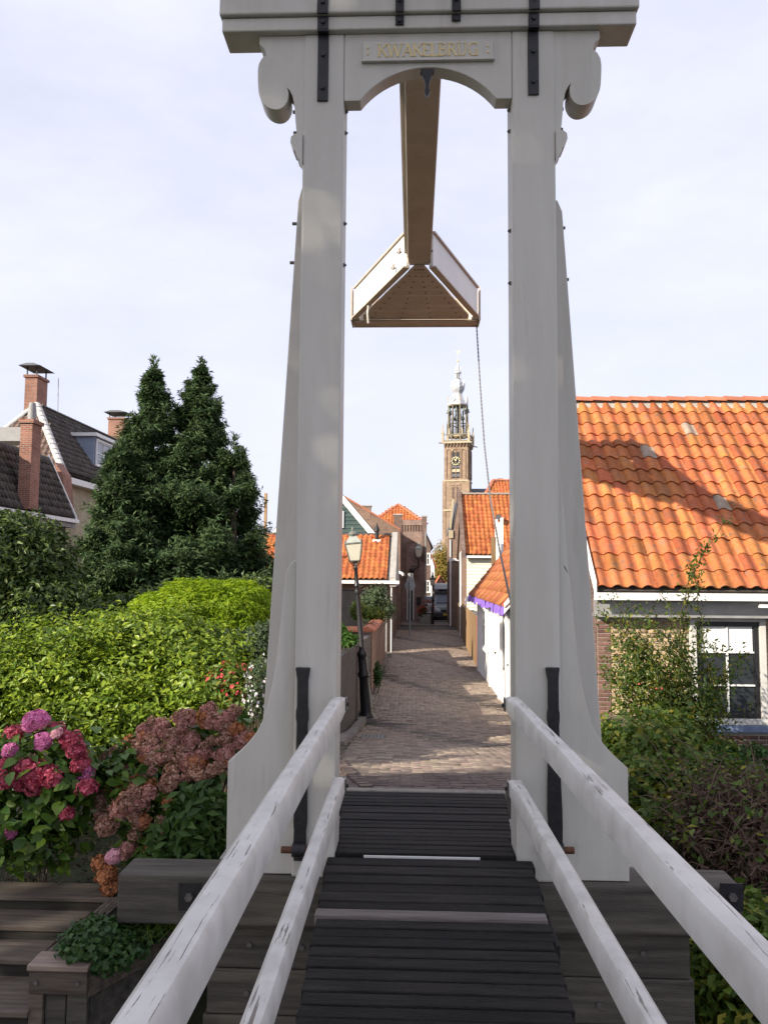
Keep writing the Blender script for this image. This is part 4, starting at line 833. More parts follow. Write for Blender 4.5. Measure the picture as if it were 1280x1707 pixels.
# garage house with orange roof
gh = thing('garage_house', 'small house with orange tiled roof and white gutter left of the alley', 'house', (-3, 32, 0))
Y0 = 31.0; X0, X1 = -6.4, atX(650, 972, Y0); z0 = atZ(610, 972, Y0) + .12; z1 = atZ(610, 893, 34.4)
q = MB(); q.box(X0, X1 - .02, Y0 + .3, 38, -.2, z0 - .1); q.build('wall', BK_BROWN, gh)
q = MB(); q.box(X0 + .4, atX(626, 1000, Y0), Y0 + .27, Y0 + .305, .05, z0 - .4); q.build('garage_door', BLACKP, gh)
q = MB(); q.box(atX(640, 1000, Y0), atX(645, 1000, Y0), Y0 + .22, Y0 + .31, .05, z0 - .25); q.build('door_frame', GREY, gh)
ey = Vector((0, 34.4 - Y0, z1 - z0)); q = MB(); q.prism([(X0, Y0, z0), (X1, Y0, z0), (X1, 34.4, z1), (X0, 34.4, z1)], (0, .05, -.08)); q.prism([(X0, 34.4, z1), (X1, 34.4, z1), (X1, 38.2, z0), (X0, 38.2, z0)], (0, -.05, -.08)); r_ = q.build('roof', TILED, gh)
pantiles(r_, (X0, Y0 - .02, z0 + .03), (1, 0, 0), ey, 25, 13, .214, ey.length / 13, TILEI)
ridge_tiles(r_, (X0, 34.4, z1 + .02), (X1, 34.4, z1 + .02), 16, .11, TILED)
q = MB(); q.prism([(X1 - .02, Y0 - .05, z0 - .25), (X1 - .02, Y0 - .05, z0 + .12), (X1 - .02, 34.4, z1 + .16), (X1 - .02, 38.2, z0 + .1), (X1 - .02, 38.2, z0 - .25)], (.24, 0, 0)); q.build('gable_parapet', CONC, gh)
q = MB(); q.box(X0, X1 + .36, Y0 - .14, Y0 + .03, z0 - .14, z0 - .02); q.build('gutter', TRIM, gh)
q = MB(); q.tube([(X1 + .06, Y0 + .02, 0), (X1 + .06, Y0 + .02, z0 - .12)], .028, 6); q.build('downpipe', TRIM, gh)
p = at(628, 902, 33.9); q = MB(); q.box(p.x - .18, p.x + .18, p.y - .15, p.y + .15, p.z - .25, p.z + .06); q.build('flue_base', TRIM, gh); q = MB(); q.lathe([(.08, 0), (.08, .35), (.13, .37), (.10, .5), (.04, .62), (.03, .72)], p + Vector((0, 0, .05)), 10); q.build('flue', IRON, gh, smooth=True)
# lower brick outbuilding with white fascia running along the alley
ob = thing('brick_outbuilding', 'brick outbuilding with white fascia along the left of the alley', 'outbuilding', (-1, 40, 0))
q = MB(); q.box(-3.0, xl(38) + .04, 38.4, 46, -.2, 3.1); q.build('wall', BK_DARK, ob)
q = MB(); q.prism([(-2.2, 38.3, 4.0), (-.55, 38.3, 3.16), (-.55, 38.3, 3.06), (-2.2, 38.3, 3.9)], (0, 7.8, 0)); q.build('roof', SLATE, ob)
q = MB(); q.prism([(-2.2, 38.25, 3.86), (-.5, 38.25, 2.99), (-.5, 38.25, 3.12), (-2.2, 38.25, 4.0)], (0, .05, 0)); q.box(-.56, -.50, 38.31, 46.2, 2.97, 3.1); q.build('fascia', TRIM, ob)
# green boarded gable house
gg = thing('green_gable_house', 'house with dark green boarded gable and broad white bargeboard', 'house', (-4, 43, 0))
Y0 = 40.0; pa, pb = at(560, 813, Y0), at(626, 891, Y0); sl2 = (pb.z - pa.z) / (pb.x - pa.x); xa = -4.55; za = pa.z + sl2 * (xa - pa.x); xe = pb.x; ze2 = pb.z; xw_ = 2 * xa - xe
q = MB(); q.prism([(xw_, Y0 + .1, -.2), (xe - .2, Y0 + .1, -.2), (xe - .2, Y0 + .1, ze2), (xa, Y0 + .1, za - .25), (xw_ + .2, Y0 + .1, ze2)], (0, 2.8, 0)); q.build('wall', BK_DARK, gg)
zc = ze2 - .3
while zc < za - .5:
    hw = (za - .4 - zc) / -sl2; q = MB(); q.prism([(xa - hw, Y0 + .095, zc + .2), (xa - hw - .1, Y0 + .06, zc + .0), (xa - hw - .1, Y0 + .095, zc)], (2 * hw + .1, 0, 0)); q.build('board', GREENB, gg); zc += .20
for sg in (1, -1):
    q = MB(); q.prism([(xa, Y0, za + .05), (xa + sg * (xe - xa + .06), Y0, ze2 - .02), (xa + sg * (xe - xa - .28), Y0, ze2 - .05), (xa, Y0, za - .36)], (0, .06, 0)); q.build('bargeboard', TRIM, gg)
    q = MB(); q.prism([(xa, Y0 + .07, za), (xa + sg * (xe - xa + .05), Y0 + .07, ze2 - .02), (xa + sg * (xe - xa + .05), 43, ze2 - .02), (xa, 43, za)], (0, 0, .07)); q.build('roof', TILED, gg)
window(gg, at(558, 860, Y0).x - .7, at(573, 860, Y0).x, at(560, 880, Y0).z, at(560, 852, Y0).z, Y0 + .05, cols=2, rows=(.5,))
# brick gable with chimney behind
bg_ = thing('brick_gable_house', 'plain brick gable with a small chimney behind the green gable', 'house', (-2.5, 50, 0))
Y0 = 47.5; P_ = [at(575, 900, Y0), at(575, 830, Y0), at(607, 850, Y0), at(640, 868, Y0), at(667, 884, Y0), at(667, 1000, Y0)]
P_[0].z = -.2; P_[-1].z = -.2; q = MB(); q.prism(P_, (0, 7, 0)); q.build('wall', BK_BROWN, bg_)
q = MB(); q.prism([P_[1] + Vector((0, -.05, .0)), P_[4] + Vector((0, -.05, 0)), P_[4] + Vector((0, -.05, .1)), P_[1] + Vector((0, -.05, .12))], (0, 7.1, 0)); q.build('coping', RIDGE, bg_)
p = at(610, 855, Y0); q = MB(); q.box(p.x - .28, p.x + .28, Y0 - .02, Y0 + .6, p.z - .4, p.z + .40); q.build('chimney', BK_BROWN, bg_); q = MB(); q.box(p.x - .33, p.x + .33, Y0 - .06, Y0 + .65, p.z + .401, p.z + .47); q.build('chimney_cap', CONC, bg_)
BK_CORN = brickmat('corner_brickwork', (0.34, 0.22, 0.18), (0.24, 0.155, 0.13), (0.22, 0.19, 0.165), axes='auto')
# crenellated brick house at the corner, pyramid roof behind
ch_ = thing('corner_house', 'tall brick corner house with pierced parapet and arched blind window', 'house', (0, 55, 0))
Y0 = 53.4; x0, x1 = atX(667, 900, Y0), atX(708, 900, Y0); zt = atZ(690, 866, Y0); zw = atZ(690, 886, Y0)
q = MB(); q.box(x0, x1, Y0, 62, -.2, zw); q.build('wall', BK_CORN, ch_); q = MB(); q.box(x0 + .1, x1 - .1, Y0 + .31, Y0 + .36, zw + .001, zw + .42); q.build('slot_panel', TRIM, ch_)
for i in range(7): q = MB(); xx_ = x0 + .25 + (x1 - x0 - .55) * i / 6; q.box(xx_ - .055, xx_ + .055, Y0 + .01, Y0 + .3, zw + .001, zw + .42); q.build('merlon', BK_BROWN, ch_)
q = MB(); q.box(x0 + .02, x1 - .02, Y0 - .03, Y0 + .34, zw + .421, zt - .02); q.build('parapet', BK_CORN, ch_)
for xq0, xq1, dz in ((x0 - .45, x0 + .12, .28), (x1 - .2, x1 + .12, .18)): q = MB(); q.box(xq0, xq1, Y0 - .05, Y0 + .5, zw - 2, zt + dz); q.build('corner_pier', BK_DARK, ch_); q = MB(); q.box(xq0 - .04, xq1 + .04, Y0 - .09, Y0 + .54, zt + dz + .001, zt + dz + .09); q.build('pier_cap', CONC, ch_)
cx, cz = atX(687, 915, Y0), atZ(687, 912, Y0); rr_ = .36; a_ = [(cx + rr_ * math.cos(t), Y0 - .012, cz + rr_ * math.sin(t)) for t in np.linspace(0, math.pi, 13)]
q = MB(); q.prism([(cx - rr_ - .14, Y0 - .06, cz - 2.2)] + [(cx - (rr_ + .14) * math.cos(t), Y0 - .06, cz + (rr_ + .14) * math.sin(t)) for t in np.linspace(0, math.pi, 13)] + [(cx + rr_ + .14, Y0 - .06, cz - 2.2), (cx + rr_, Y0 - .06, cz - 2.2)] + [(cx + rr_ * math.cos(t), Y0 - .06, cz + rr_ * math.sin(t)) for t in np.linspace(0, math.pi, 13)] + [(cx - rr_, Y0 - .06, cz - 2.2)], (0, .055, 0)); q.build('blind_arch', BK_BROWN, ch_)
xd0, xd1 = atX(678, 1000, Y0), atX(690, 1000, Y0); zd = atZ(684, 965, Y0)
q = MB(); q.box(xd0 + .08, xd1 - .08, Y0 - .03, Y0 + .05, -.05, zd - .1); d_ = q.build('door', BLACKP, ch_); q = MB(); p = at(683, 1000, Y0); q.box(p.x - .06, p.x + .06, Y0 - .04, Y0 - .031, p.z - .05, p.z + .07); q.build('notice', TRIM, d_)
q = MB(); q.box(xd0, xd0 + .08, Y0 - .05, Y0 + .02, -.05, zd); q.box(xd1 - .08, xd1, Y0 - .05, Y0 + .02, -.05, zd); q.box(xd0 + .08, xd1 - .08, Y0 - .05, Y0 + .02, zd - .08, zd); q.build('door_frame', TRIM, ch_)
p = at(698, 1003, Y0); q = MB(); q.box(p.x - .14, p.x + .14, Y0 - .14, Y0 - .002, p.z - .2, p.z + .2); q.prism([(p.x - .16, Y0 - .17, p.z + .201), (p.x + .16, Y0 - .17, p.z + .201), (p.x + .16, Y0 - .01, p.z + .28), (p.x - .16, Y0 - .01, p.z + .28)], (0, 0, .02)); q.build('mailbox', BLACKP, ch_)
p = at(711, 985, Y0 - .05); q = MB(); q.tube([(x1 + .06, Y0 - .08, 0), (x1 + .06, Y0 - .08, zw)], .05, 6); q.build('downpipe', GREY, ch_)
pyr = thing('pyramid_roof_house', 'house with pointed orange pyramid roof behind the corner house', 'house', (-1.5, 63, 0))
ap_ = at(664, 842, 63.5); z0 = atZ(664, 873, 60); hw = 2.25
q = MB(); q.box(ap_.x - hw + .2, ap_.x + hw - .2, 61.3, 65.5, -.2, z0); q.build('wall', BK_BROWN, pyr)
c4 = [(ap_.x - hw, 61.2, z0), (ap_.x + hw, 61.2, z0), (ap_.x + hw, 65.7, z0), (ap_.x - hw, 65.7, z0)]; q = MB(); q.add(c4 + [tuple(ap_)], [(0, 1, 4), (1, 2, 4), (2, 3, 4), (3, 0, 4), (3, 2, 1, 0)]); r_ = q.build('roof', TILED, pyr)
e_ = Vector((0, ap_.y - 61.2, ap_.z - z0)); pantiles(r_, (c4[0][0], 61.2, z0 + .03), (1, 0, 0), e_, 19, 9, 2 * hw / 19, e_.length / 9, TILEI, keep=lambda u, v: abs(u - hw) < hw * (1 - v / e_.length) + .1)
for sg in (-1, 1): ridge_tiles(r_, (ap_.x + sg * hw, 61.15, z0 + .03), tuple(ap_ + Vector((0, 0, .05))), 11, .12)
# houses further along the street
def far_house(label, px0, px1, pyt, pye, Y, wmat, rmat):
    a, b_ = at(px0, pye, Y), at(px1, pye, Y); t = at((px0 + px1) / 2, pyt, Y + 3); h = thing('far_house', label, 'house', ((a.x + b_.x) / 2, Y, 0))
    q = MB(); q.prism([(a.x, Y, -.3), (b_.x, Y, -.3), (b_.x, Y, a.z), ((a.x + b_.x) / 2, Y, t.z), (a.x, Y, a.z)], (0, 8, 0)); q.build('wall', wmat, h)
    m = (a.x + b_.x) / 2
    for s, e_ in ((-1, a.x - .2), (1, b_.x + .2)): q = MB(); q.prism([(m, Y - .2, t.z + .1), (e_, Y - .2, a.z - .1), (e_, Y + 8, a.z - .1), (m, Y + 8, t.z + .1)], (0, 0, .14)); q.build('roof', rmat, h)
    z = a.z - 1.6; w_ = (b_.x - a.x)
    while z > .6: 
        for f_ in (.25, .65): window(h, a.x + w_ * f_ - .3, a.x + w_ * f_ + .3, z, z + 1.1, Y - .05, 2, (.6,))
        z -= 2.4
    return h
REDB = surf('red_orange_boards', (.42, .10, .06), (.5, .15, .08), 4, .7)
far_house('grey roofed brick house standing just behind the corner house', 700, 718, 893, 912, 70, BK_DARK, SLATE)
far_house('white fronted house with red boards at the end of street', 712, 724, 926, 945, 92, WHITE, REDB)
far_house('small red gabled house below the autumn tree', 728, 741, 962, 975, 100, BK_CHIM, TILEI)

o = MB(); p0, p1 = at(440, 872, 30), at(445, 822, 30); o.box(p0.x, p1.x, 30, 30.14, 0, p1.z); o = o.build('wooden_pole', FENCEW); tag(o, 'plain wooden pole standing right of the conifers by the bridge post', 'pole')

# ------------------------------------------------------------------ villa on the left
vi = thing('villa', 'large villa with dark tiled hip roof and blue grey dormer behind conifers', 'house', (-17, 38, 0))
cE = at(105, 787, 32); ze = cE.z; XE = cE.x; hr = at(62, 676, 34.4); XR, ZR = hr.x, hr.z; XW = 2 * XR - XE; yb = 52
q = MB(); q.box(XW + .5, XE - .35, 32.4, yb, -.2, ze - .25); q.build('wall', BK_YEL, vi)
q = MB(); q.box(XW + .1, XE + .05, 31.95, yb + .3, ze - .38, ze - .12); q.build('cornice', TRIM, vi)
q = MB(); q.add([(XE, 32, ze), (XE, yb, ze), (XR, yb - 2.4, ZR), (XR, 34.4, ZR), (XW, 32, ze), (XW, yb, ze)], [(0, 1, 2, 3), (4, 0, 3), (5, 4, 3, 2), (1, 5, 2), (0, 4, 5, 1)]); r_ = q.build('roof', TILED, vi)
e_ = Vector((XR - XE, 0, ZR - ze)); nn = int(18 / .24)
pantiles(r_, (XE, 32.0, ze + .03), (0, 1, 0), e_, nn, 13, .24, e_.length / 13, TILED, keep=lambda u, v: u > v * 2.4 / e_.length)
e2 = Vector((0, 2.4, ZR - ze)); hwid = XE - XW
pantiles(r_, (XW, 32.0, ze + .03), (1, 0, 0), e2, int(hwid / .24), 13, .24, e2.length / 13, surf('sunlit_brown_tiles', (.13, .085, .065), (.21, .15, .12), 5, .7, .3, 50, rnd='isl', rv=.3), keep=lambda u, v: abs(u - hwid / 2) < hwid / 2 * (1 - v / e2.length) + .1)  # sunlight on the front hip painted in as a lighter tile tone
PALE = surf('pale_ridge_mortar', (.42, .41, .39), (.58, .57, .55), 8, .8)
ridge_tiles(r_, (XE, 32, ze + .04), (XR, 34.4, ZR + .05), 14, .16, PALE); ridge_tiles(r_, (XR, 34.4, ZR + .03), (XR, yb - 2.4, ZR + .03), 40, .13, TILED); ridge_tiles(r_, (XW, 32, ze), (XR, 34.4, ZR + .03), 12, .14, PALE)
def chimney(parent, px0, px1, pyt, pyb, Y, dep, cap_px=None, capz=0, name='chimney', mat=BK_CHIM):
    a, b_ = at(px0, pyb, Y), at(px1, pyt, Y); q = MB(); q.box(a.x, b_.x, Y, Y + dep, a.z, b_.z); c = q.build(name, mat, parent)
    q = MB(); q.box(a.x - .06, b_.x + .06, Y - .06, Y + dep + .06, b_.z + .001, b_.z + .12); q.build('chimney_collar', mat, c)
    if cap_px:
        z = atZ(px0, cap_px, Y)
        for x in (a.x + .06, b_.x - .06):
            for y in (Y + .06, Y + dep - .06): q = MB(); q.box(x - .025, x + .025, y - .025, y + .025, b_.z + .12, z); q.build('cap_rod', IRON, c)
        q = MB(); m = (a.x + b_.x) / 2; w_ = (b_.x - a.x) / 2; q.prism([(m - w_ - .22, Y - .25, z), (m + w_ + .22, Y - .25, z), (m + w_ * .6, Y - .2, z + .12), (m - w_ * .6, Y - .2, z + .12)], (0, dep + .5, 0)); q.build('chimney_cap', SLATE, c)
    return c
chimney(vi, 40, 63, 629, 690, 34.3, 1.0, 611); chimney(vi, 179, 207, 699, 760, 47, 1.0, 688)
# dormer on the right hand slope
yd0, yd1 = 36.4, 38.6; xf = XE - .55; zd0, zd1 = atZ(150, 780, 36.5), atZ(150, 728, 36.5)
q = MB(); q.box(xf - 2.2, xf, yd0, yd1, zd0, zd1); dm = q.build('dormer', BLUEP, vi)
q = MB(); q.box(xf - 2.2, xf + .18, yd0 - .16, yd1 + .16, zd1 + .001, zd1 + .16); q.build('dormer_roof', TRIM, dm)
window(vi, yd0 + .15, yd1 - .15, zd0 + .1, zd1 - .08, xf + .045, cols=2, rows=(.5,), axis='y', nrm=1, name='dormer_window', gl=glassmat('sky_reflection_glass', (.25, .27, .3), .05))  # sky reflection put into the pane colour
q = MB(); q.box(xf - 2, XE - .2, 41.5, 41.9, ze + .6, ze + 1.4); q.build('skylight', TRIM, vi)
q = MB(); p = at(97, 690, 36); q.tube([p, at(98, 630, 36)], .015, 5); q.build('antenna', STEEL, vi)
# gable of the side wing (white verge) and small brick front
wg = thing('villa_wing', 'lower wing with steep dark roof and brick chimney at far left', 'house', (-13, 26, 0))
A = at(126, 866, 29); B = at(82, 762, 29); XA, ZA = A.x, A.z; XBt, ZBt = B.x, B.z
y0 = 20.5
q = MB(); q.box(-22, XA - .3, y0 + .3, 28.9, -.2, ZA - .1); q.build('wall', BK_DARK, wg)
q = MB(); q.prism([(XA, y0, ZA), (XA, 29, ZA), (XBt, 29, ZBt), (XBt, y0, ZBt)], (-.12, 0, -.05)); q.prism([(XBt, y0, ZBt), (XBt, 29, ZBt), (-22, 29, ZBt - .3), (-22, y0, ZBt - .3)], (0, 0, -.1)); r_ = q.build('roof', TILED, wg)
e_ = Vector((XBt - XA, 0, ZBt - ZA)); pantiles(r_, (XA + .02, y0, ZA + .03), (0, 1, 0), e_, int((29 - y0) / .24), int(e_.length / .3), .24, .3, TILED)
q = MB(); q.prism([(XA + .08, 28.98, ZA - .15), (XA + .05, 28.98, ZA + .1), (XBt - .02, 28.98, ZBt + .12), (XBt - .02, 28.98, ZBt - .12)], (0, .06, 0)); q.build('verge_board', TRIM, wg)
q = MB(); q.box(XA - .05, XA + .14, y0 - .1, 29.05, ZA - .14, ZA - .01); q.build('gutter', TRIM, wg)
q = MB(); q.box(XA - .35, XA + .02, y0, 29.0, ZA - .32, ZA - .142); q.build('fascia', GREY, wg)
chimney(wg, 29, 55, 705, 848, 24.9, .62); p = at(54, 697, 25.2); q = MB(); q.lathe([(.14, -.1), (.13, .3), (.10, .5)], p, 10); q.build('chimney_pot', GREY, wg, smooth=True)
q = MB(); p = at(0, 715, 27); q.box(-20, at(40, 720, 28).x, 28.2, 29.2, at(20, 735, 28.2).z, at(20, 712, 28.2).z); q.build('roof_dormer', GREY, wg)
sg_ = MB(); Y0 = 31.0; sg_.prism([at(92, 870, Y0), at(92, 770, Y0), at(105, 790, Y0), at(112, 870, Y0)], (0, .8, 0)); sg_.build('brick_gablet', BK_CHIM, wg)

# ------------------------------------------------------------------ carillon tower
TY = 160.0; TC = at(763, 736, TY); S = TY / F; DSAND = surf('weathered_sandstone', (.15, .13, .10), (.25, .22, .16), 1.5, .85)
tw = thing('church_tower', 'tall brick carillon tower with gold clock and white openwork spire', 'tower', (TC.x, TY, -.2))
TA = math.radians(-13)
TR = Matrix.Translation((TC.x + .15, TY + 2.4, 0)) @ Matrix.Rotation(TA, 4, 'Z')
def zt_(py): return atZ(765, py, TY)
class TB(MB):
    def build(s, name, mat, parent=None, **k):
        s.v = [tuple(TR @ Vector(v)) for v in s.v]; return MB.build(s, name, mat, parent, **k)
a = 2.42
q = TB(); q.box(-a, a, -a, a, -.3, zt_(737)); sh = q.build('shaft', BK_TOWER, tw)
for sx in (-1, 1):
    q = TB(); q.box(sx * a - .32, sx * a + .32, -a - .12, -a + .5, -.3, zt_(801)); q.build('corner_buttress', BK_TOWER, tw)
for s in range(2):      # front and right faces share the same dressing
    FR = Matrix.Rotation(math.pi / 2 * s, 4, 'Z')
    class FB(TB):
        def build(s_, name, mat, parent=None, **k): s_.v = [tuple(FR @ Vector(v)) for v in s_.v]; return TB.build(s_, name, mat, parent, **k)
    f = -a
    q = FB(); q.box(-a - .1, a + .1, f - .14, f - .002, zt_(802.5), zt_(800)); q.build('string_course', SANDST, tw)
    q = FB(); q.box(-a - .12, a + .12, f - .2, f - .002, zt_(852), zt_(849)); q.build('string_course', SANDST, tw)
    for x0, x1 in ((-1.86, -1.16), (1.16, 1.86)):       # tall blind panels
        q = FB(); zt0, zt1 = zt_(797), zt_(752); q.box(x0 - .12, x0, f - .16, f - .003, zt0, zt1); q.box(x1, x1 + .12, f - .16, f - .003, zt0, zt1)
        q.prism([(x0 - .12, f - .16, zt1)] + [((x0 + x1) / 2 - .47 * math.cos(t), f - .16, zt1 + .47 * math.sin(t)) for t in np.linspace(0, math.pi, 9)] + [(x1, f - .16, zt1)] + [((x0 + x1) / 2 + .35 * math.cos(t), f - .16, zt1 + .35 * math.sin(t)) for t in np.linspace(0, math.pi, 9)], (0, .15, 0)); q.build('blind_panel', BK_TOWER, tw)
    zt0, zt1 = zt_(797), zt_(756)                         # belfry window: two lights with louvres
    for x0, x1 in ((-.80, -.06), (.06, .80)):
        q = FB(); q.box(x0, x1, f - .02, f - .003, zt0, zt1); q.prism([(x0, f - .02, zt1)] + [((x0 + x1) / 2 - .37 * math.cos(t), f - .02, zt1 + .37 * math.sin(t)) for t in np.linspace(.01, math.pi - .01, 7)] + [(x1, f - .02, zt1)], (0, .015, 0)); q.build('belfry_light', IRON, tw)
        for k, py in enumerate((794, 786, 779)): q = FB(); z = zt_(py); q.prism([(x0, f - .14, z), (x0, f - .025, z + .5), (x0, f - .025, z + .38), (x0, f - .14, z - .1)], (x1 - x0, 0, 0)); q.build('louvre', SANDST if k == 1 else SLATE, tw)
    q = FB(); q.box(-.06, .06, f - .17, f - .003, zt0, zt_(745)); q.box(-.94, -.80, f - .17, f - .003, zt0, zt1); q.box(.80, .94, f - .17, f - .003, zt0, zt1)
    q.prism([(-.94, f - .17, zt1)] + [(-.94 * math.cos(t), f - .17, zt1 + 1.05 * math.sin(t)) for t in np.linspace(.01, math.pi - .01, 11)] + [(.94, f - .17, zt1)] + [(.8 * math.cos(t), f - .17, zt1 + .9 * math.sin(t)) for t in np.linspace(.01, math.pi - .01, 11)], (0, .16, 0)); q.build('belfry_frame', BK_TOWER, tw)
    if s == 0:
        zc = zt_(768.5); ck = FB(); ring = lambda r0, r1, y, n=28: None
        n = 32
        for r0, r1 in ((1.0, .90), (.60, .52)):
            for i in range(n):
                t0, t1 = 2 * math.pi * i / n, 2 * math.pi * (i + 1) / n
                ck.prism([(r0 * math.cos(t0), f - .26, zc + r0 * math.sin(t0)), (r0 * math.cos(t1), f - .26, zc + r0 * math.sin(t1)), (r1 * math.cos(t1), f - .26, zc + r1 * math.sin(t1)), (r1 * math.cos(t0), f - .26, zc + r1 * math.sin(t0))], (0, .04, 0))
        clock = ck.build('clock_ring', IRON, tw)
        GB = surf('bright_gilding', (.75, .66, .38), (.85, .76, .48), 10, .35)
        for i in range(12):
            t = 2 * math.pi * i / 12; q = FB(); r = .78; c_ = Vector((r * math.sin(t), f - .29, zc + r * math.cos(t))); d = Vector((math.sin(t), 0, math.cos(t))); w_ = Vector((math.cos(t), 0, -math.sin(t)))
            q.obox(c_, d * .13, w_ * .09, Vector((0, .02, 0))); q.build('numeral', GB, clock)
        for ang, l in ((-.6, .55), (.35, .75)): q = FB(); d = Vector((math.sin(ang), 0, math.cos(ang))); q.obox(Vector((0, f - .33, zc)) + d * l * .45, d * l * .55, Vector((d.z, 0, -d.x)) * .06, Vector((0, .015, 0))); q.build('clock_hand', GB, clock)
    for x0, x1 in ((-.80, -.10), (.10, .80)):             # lower twin niches
        q = FB(); zt0, zt1 = zt_(842), zt_(812); q.box(x0 + .1, x1 - .1, f - .012, f - .003, zt0, zt1); q.build('niche', BK_DARK, tw)
    q = FB(); q.box(-.12, .12, f - .14, f - .003, zt_(845), zt_(806)); q.box(-.95, -.72, f - .14, f - .003, zt_(845), zt_(812)); q.box(.72, .95, f - .14, f - .003, zt_(845), zt_(812)); q.box(-.95, .95, f - .142, f - .004, zt_(809), zt_(805.5)); q.build('niche_frame', BK_TOWER, tw)
    # cornice of little arches
    q = FB(); q.box(-a - .42, a + .42, f - .46, f + .1, zt_(739), zt_(736)); q.build('cornice', SANDST, tw)
    for i in range(8):
        x = -a + .15 + (2 * a - .3) * i / 7; q = FB(); q.prism([(x - .13, f - .40, zt_(739)), (x + .13, f - .40, zt_(739)), (x + .10, f - .3, zt_(743.5)), (x, f - .03, zt_(746)), (x - .10, f - .3, zt_(743.5))], (0, .36, 0)); q.build('corbel', BK_TOWER, tw)
    # openwork balustrade
    zl, zh = zt_(735.8), zt_(723.5); y = f - .36
    q = FB(); q.box(-a - .4, a + .4, y, y + .2, zl, zl + .22); q.box(-a - .4, a + .4, y, y + .2, zh - .2, zh); q.build('balustrade_rail', DSAND, tw)
    for i in range(4): x = -a - .3 + (2 * a + .6) * i / 3; q = FB(); q.box(x - .13, x + .13, y - .02, y + .22, zl, zh + .05); q.build('baluster', DSAND, tw)
    for i in range(3):
        xa_ = -a - .17 + (2 * a + .6) * i / 3; xb_ = xa_ + (2 * a + .6) / 3 - .26
        q = FB(); q.beam((xa_, y + .08, zl + .2), (xb_, y + .08, zh - .2), (.13, 0, .05), (0, .1, 0)); q.beam((xa_, y + .1, zh - .2), (xb_, y + .1, zl + .2), (.13, 0, -.05), (0, .1, 0)); q.build('tracery', SANDST, tw)
for sx, sy in ((-1, -1), (1, -1), (1, 1), (-1, 1)):
    q = TB(); c_ = (sx * (a + .25), sy * (a + .25), 0); zl = zt_(738); q.lathe([(.32, zl), (.32, zt_(722)), (.40, zt_(721.5)), (.26, zt_(719)), (.10, zt_(711)), (.16, zt_(710)), (.02, zt_(705))], c_, 4, .5); q.build('pinnacle', SANDST, tw)
    q = TB(); q.beam((sx * (a + .2), sy * (a + .2), zt_(738)), (sx * (a + 1.0), sy * (a + 1.0), zt_(738) - .1), (.14, -.14 * sx * sy, 0), (0, 0, .2)); q.build('water_spout', SANDST, tw)
    q = TB(); q.lathe([(.2, zt_(724)), (.18, zt_(718)), (.02, zt_(713))], (sx * 1.3, sy * (a + .2), 0), 4, .5); q.build('small_pinnacle', SANDST, tw)
# open octagonal lantern with bells
rl_ = 1.95; zl, zh = zt_(724), zt_(672)
q = TB(); q.lathe([(2.1, zl - .3), (2.1, zl + .25), (1.7, zl + .3)], (0, 0, 0), 8, .5); q.build('lantern_base', SANDST, tw)
for i in range(8):
    t = math.pi / 4 * (i + .5); c_ = (rl_ * math.cos(t), rl_ * math.sin(t), 0)
    q = TB(); q.lathe([(.27, zl), (.20, zl + 2.2), (.17, zh)], c_, 5); q.build('lantern_column', DSAND, tw)
    q = TB(); c2 = (2.25 * math.cos(t), 2.25 * math.sin(t), 0); q.lathe([(.14, zl), (.12, zl + 1.8), (.16, zl + 1.85), (.02, zl + 3)], c2, 4); q.build('flying_pinnacle', DSAND, tw)
    q = TB(); t2 = t + math.pi / 4; m0 = Vector(c_); m1 = Vector((rl_ * math.cos(t2), rl_ * math.sin(t2), 0)); q.beam(m0 + Vector((0, 0, zh)), m1 + Vector((0, 0, zh)), (0, 0, .5), (m0 + m1).normalized() * .3); q.build('lantern_lintel', DSAND, tw)
    q = TB(); q.beam(m0 + Vector((0, 0, zl + 2.4)), m1 + Vector((0, 0, zl + 2.4)), (0, 0, .16), (m0 + m1).normalized() * .16); q.build('tie_bar', IRON, tw)
    tb = t + math.pi / 8
    for rr_, zb__, sc_ in ((2.05, zh - 1.1, 1.0), (1.15, zh - 2.6, .8)):
        q = TB(); q.lathe([(.40 * sc_, zb__ - .45 * sc_), (.33 * sc_, zb__ - .3 * sc_), (.24 * sc_, zb__), (.20 * sc_, zb__ + .22 * sc_), (.05, zb__ + .32 * sc_), (.03, zb__ + .7)], (rr_ * math.cos(tb), rr_ * math.sin(tb), 0), 10); q.build('bell', BRONZE, tw, smooth=True)
q = TB(); q.lathe([(.55, zl), (.5, zh)], (0, 0, 0), 8); q.build('stair_core', SLATE, tw)
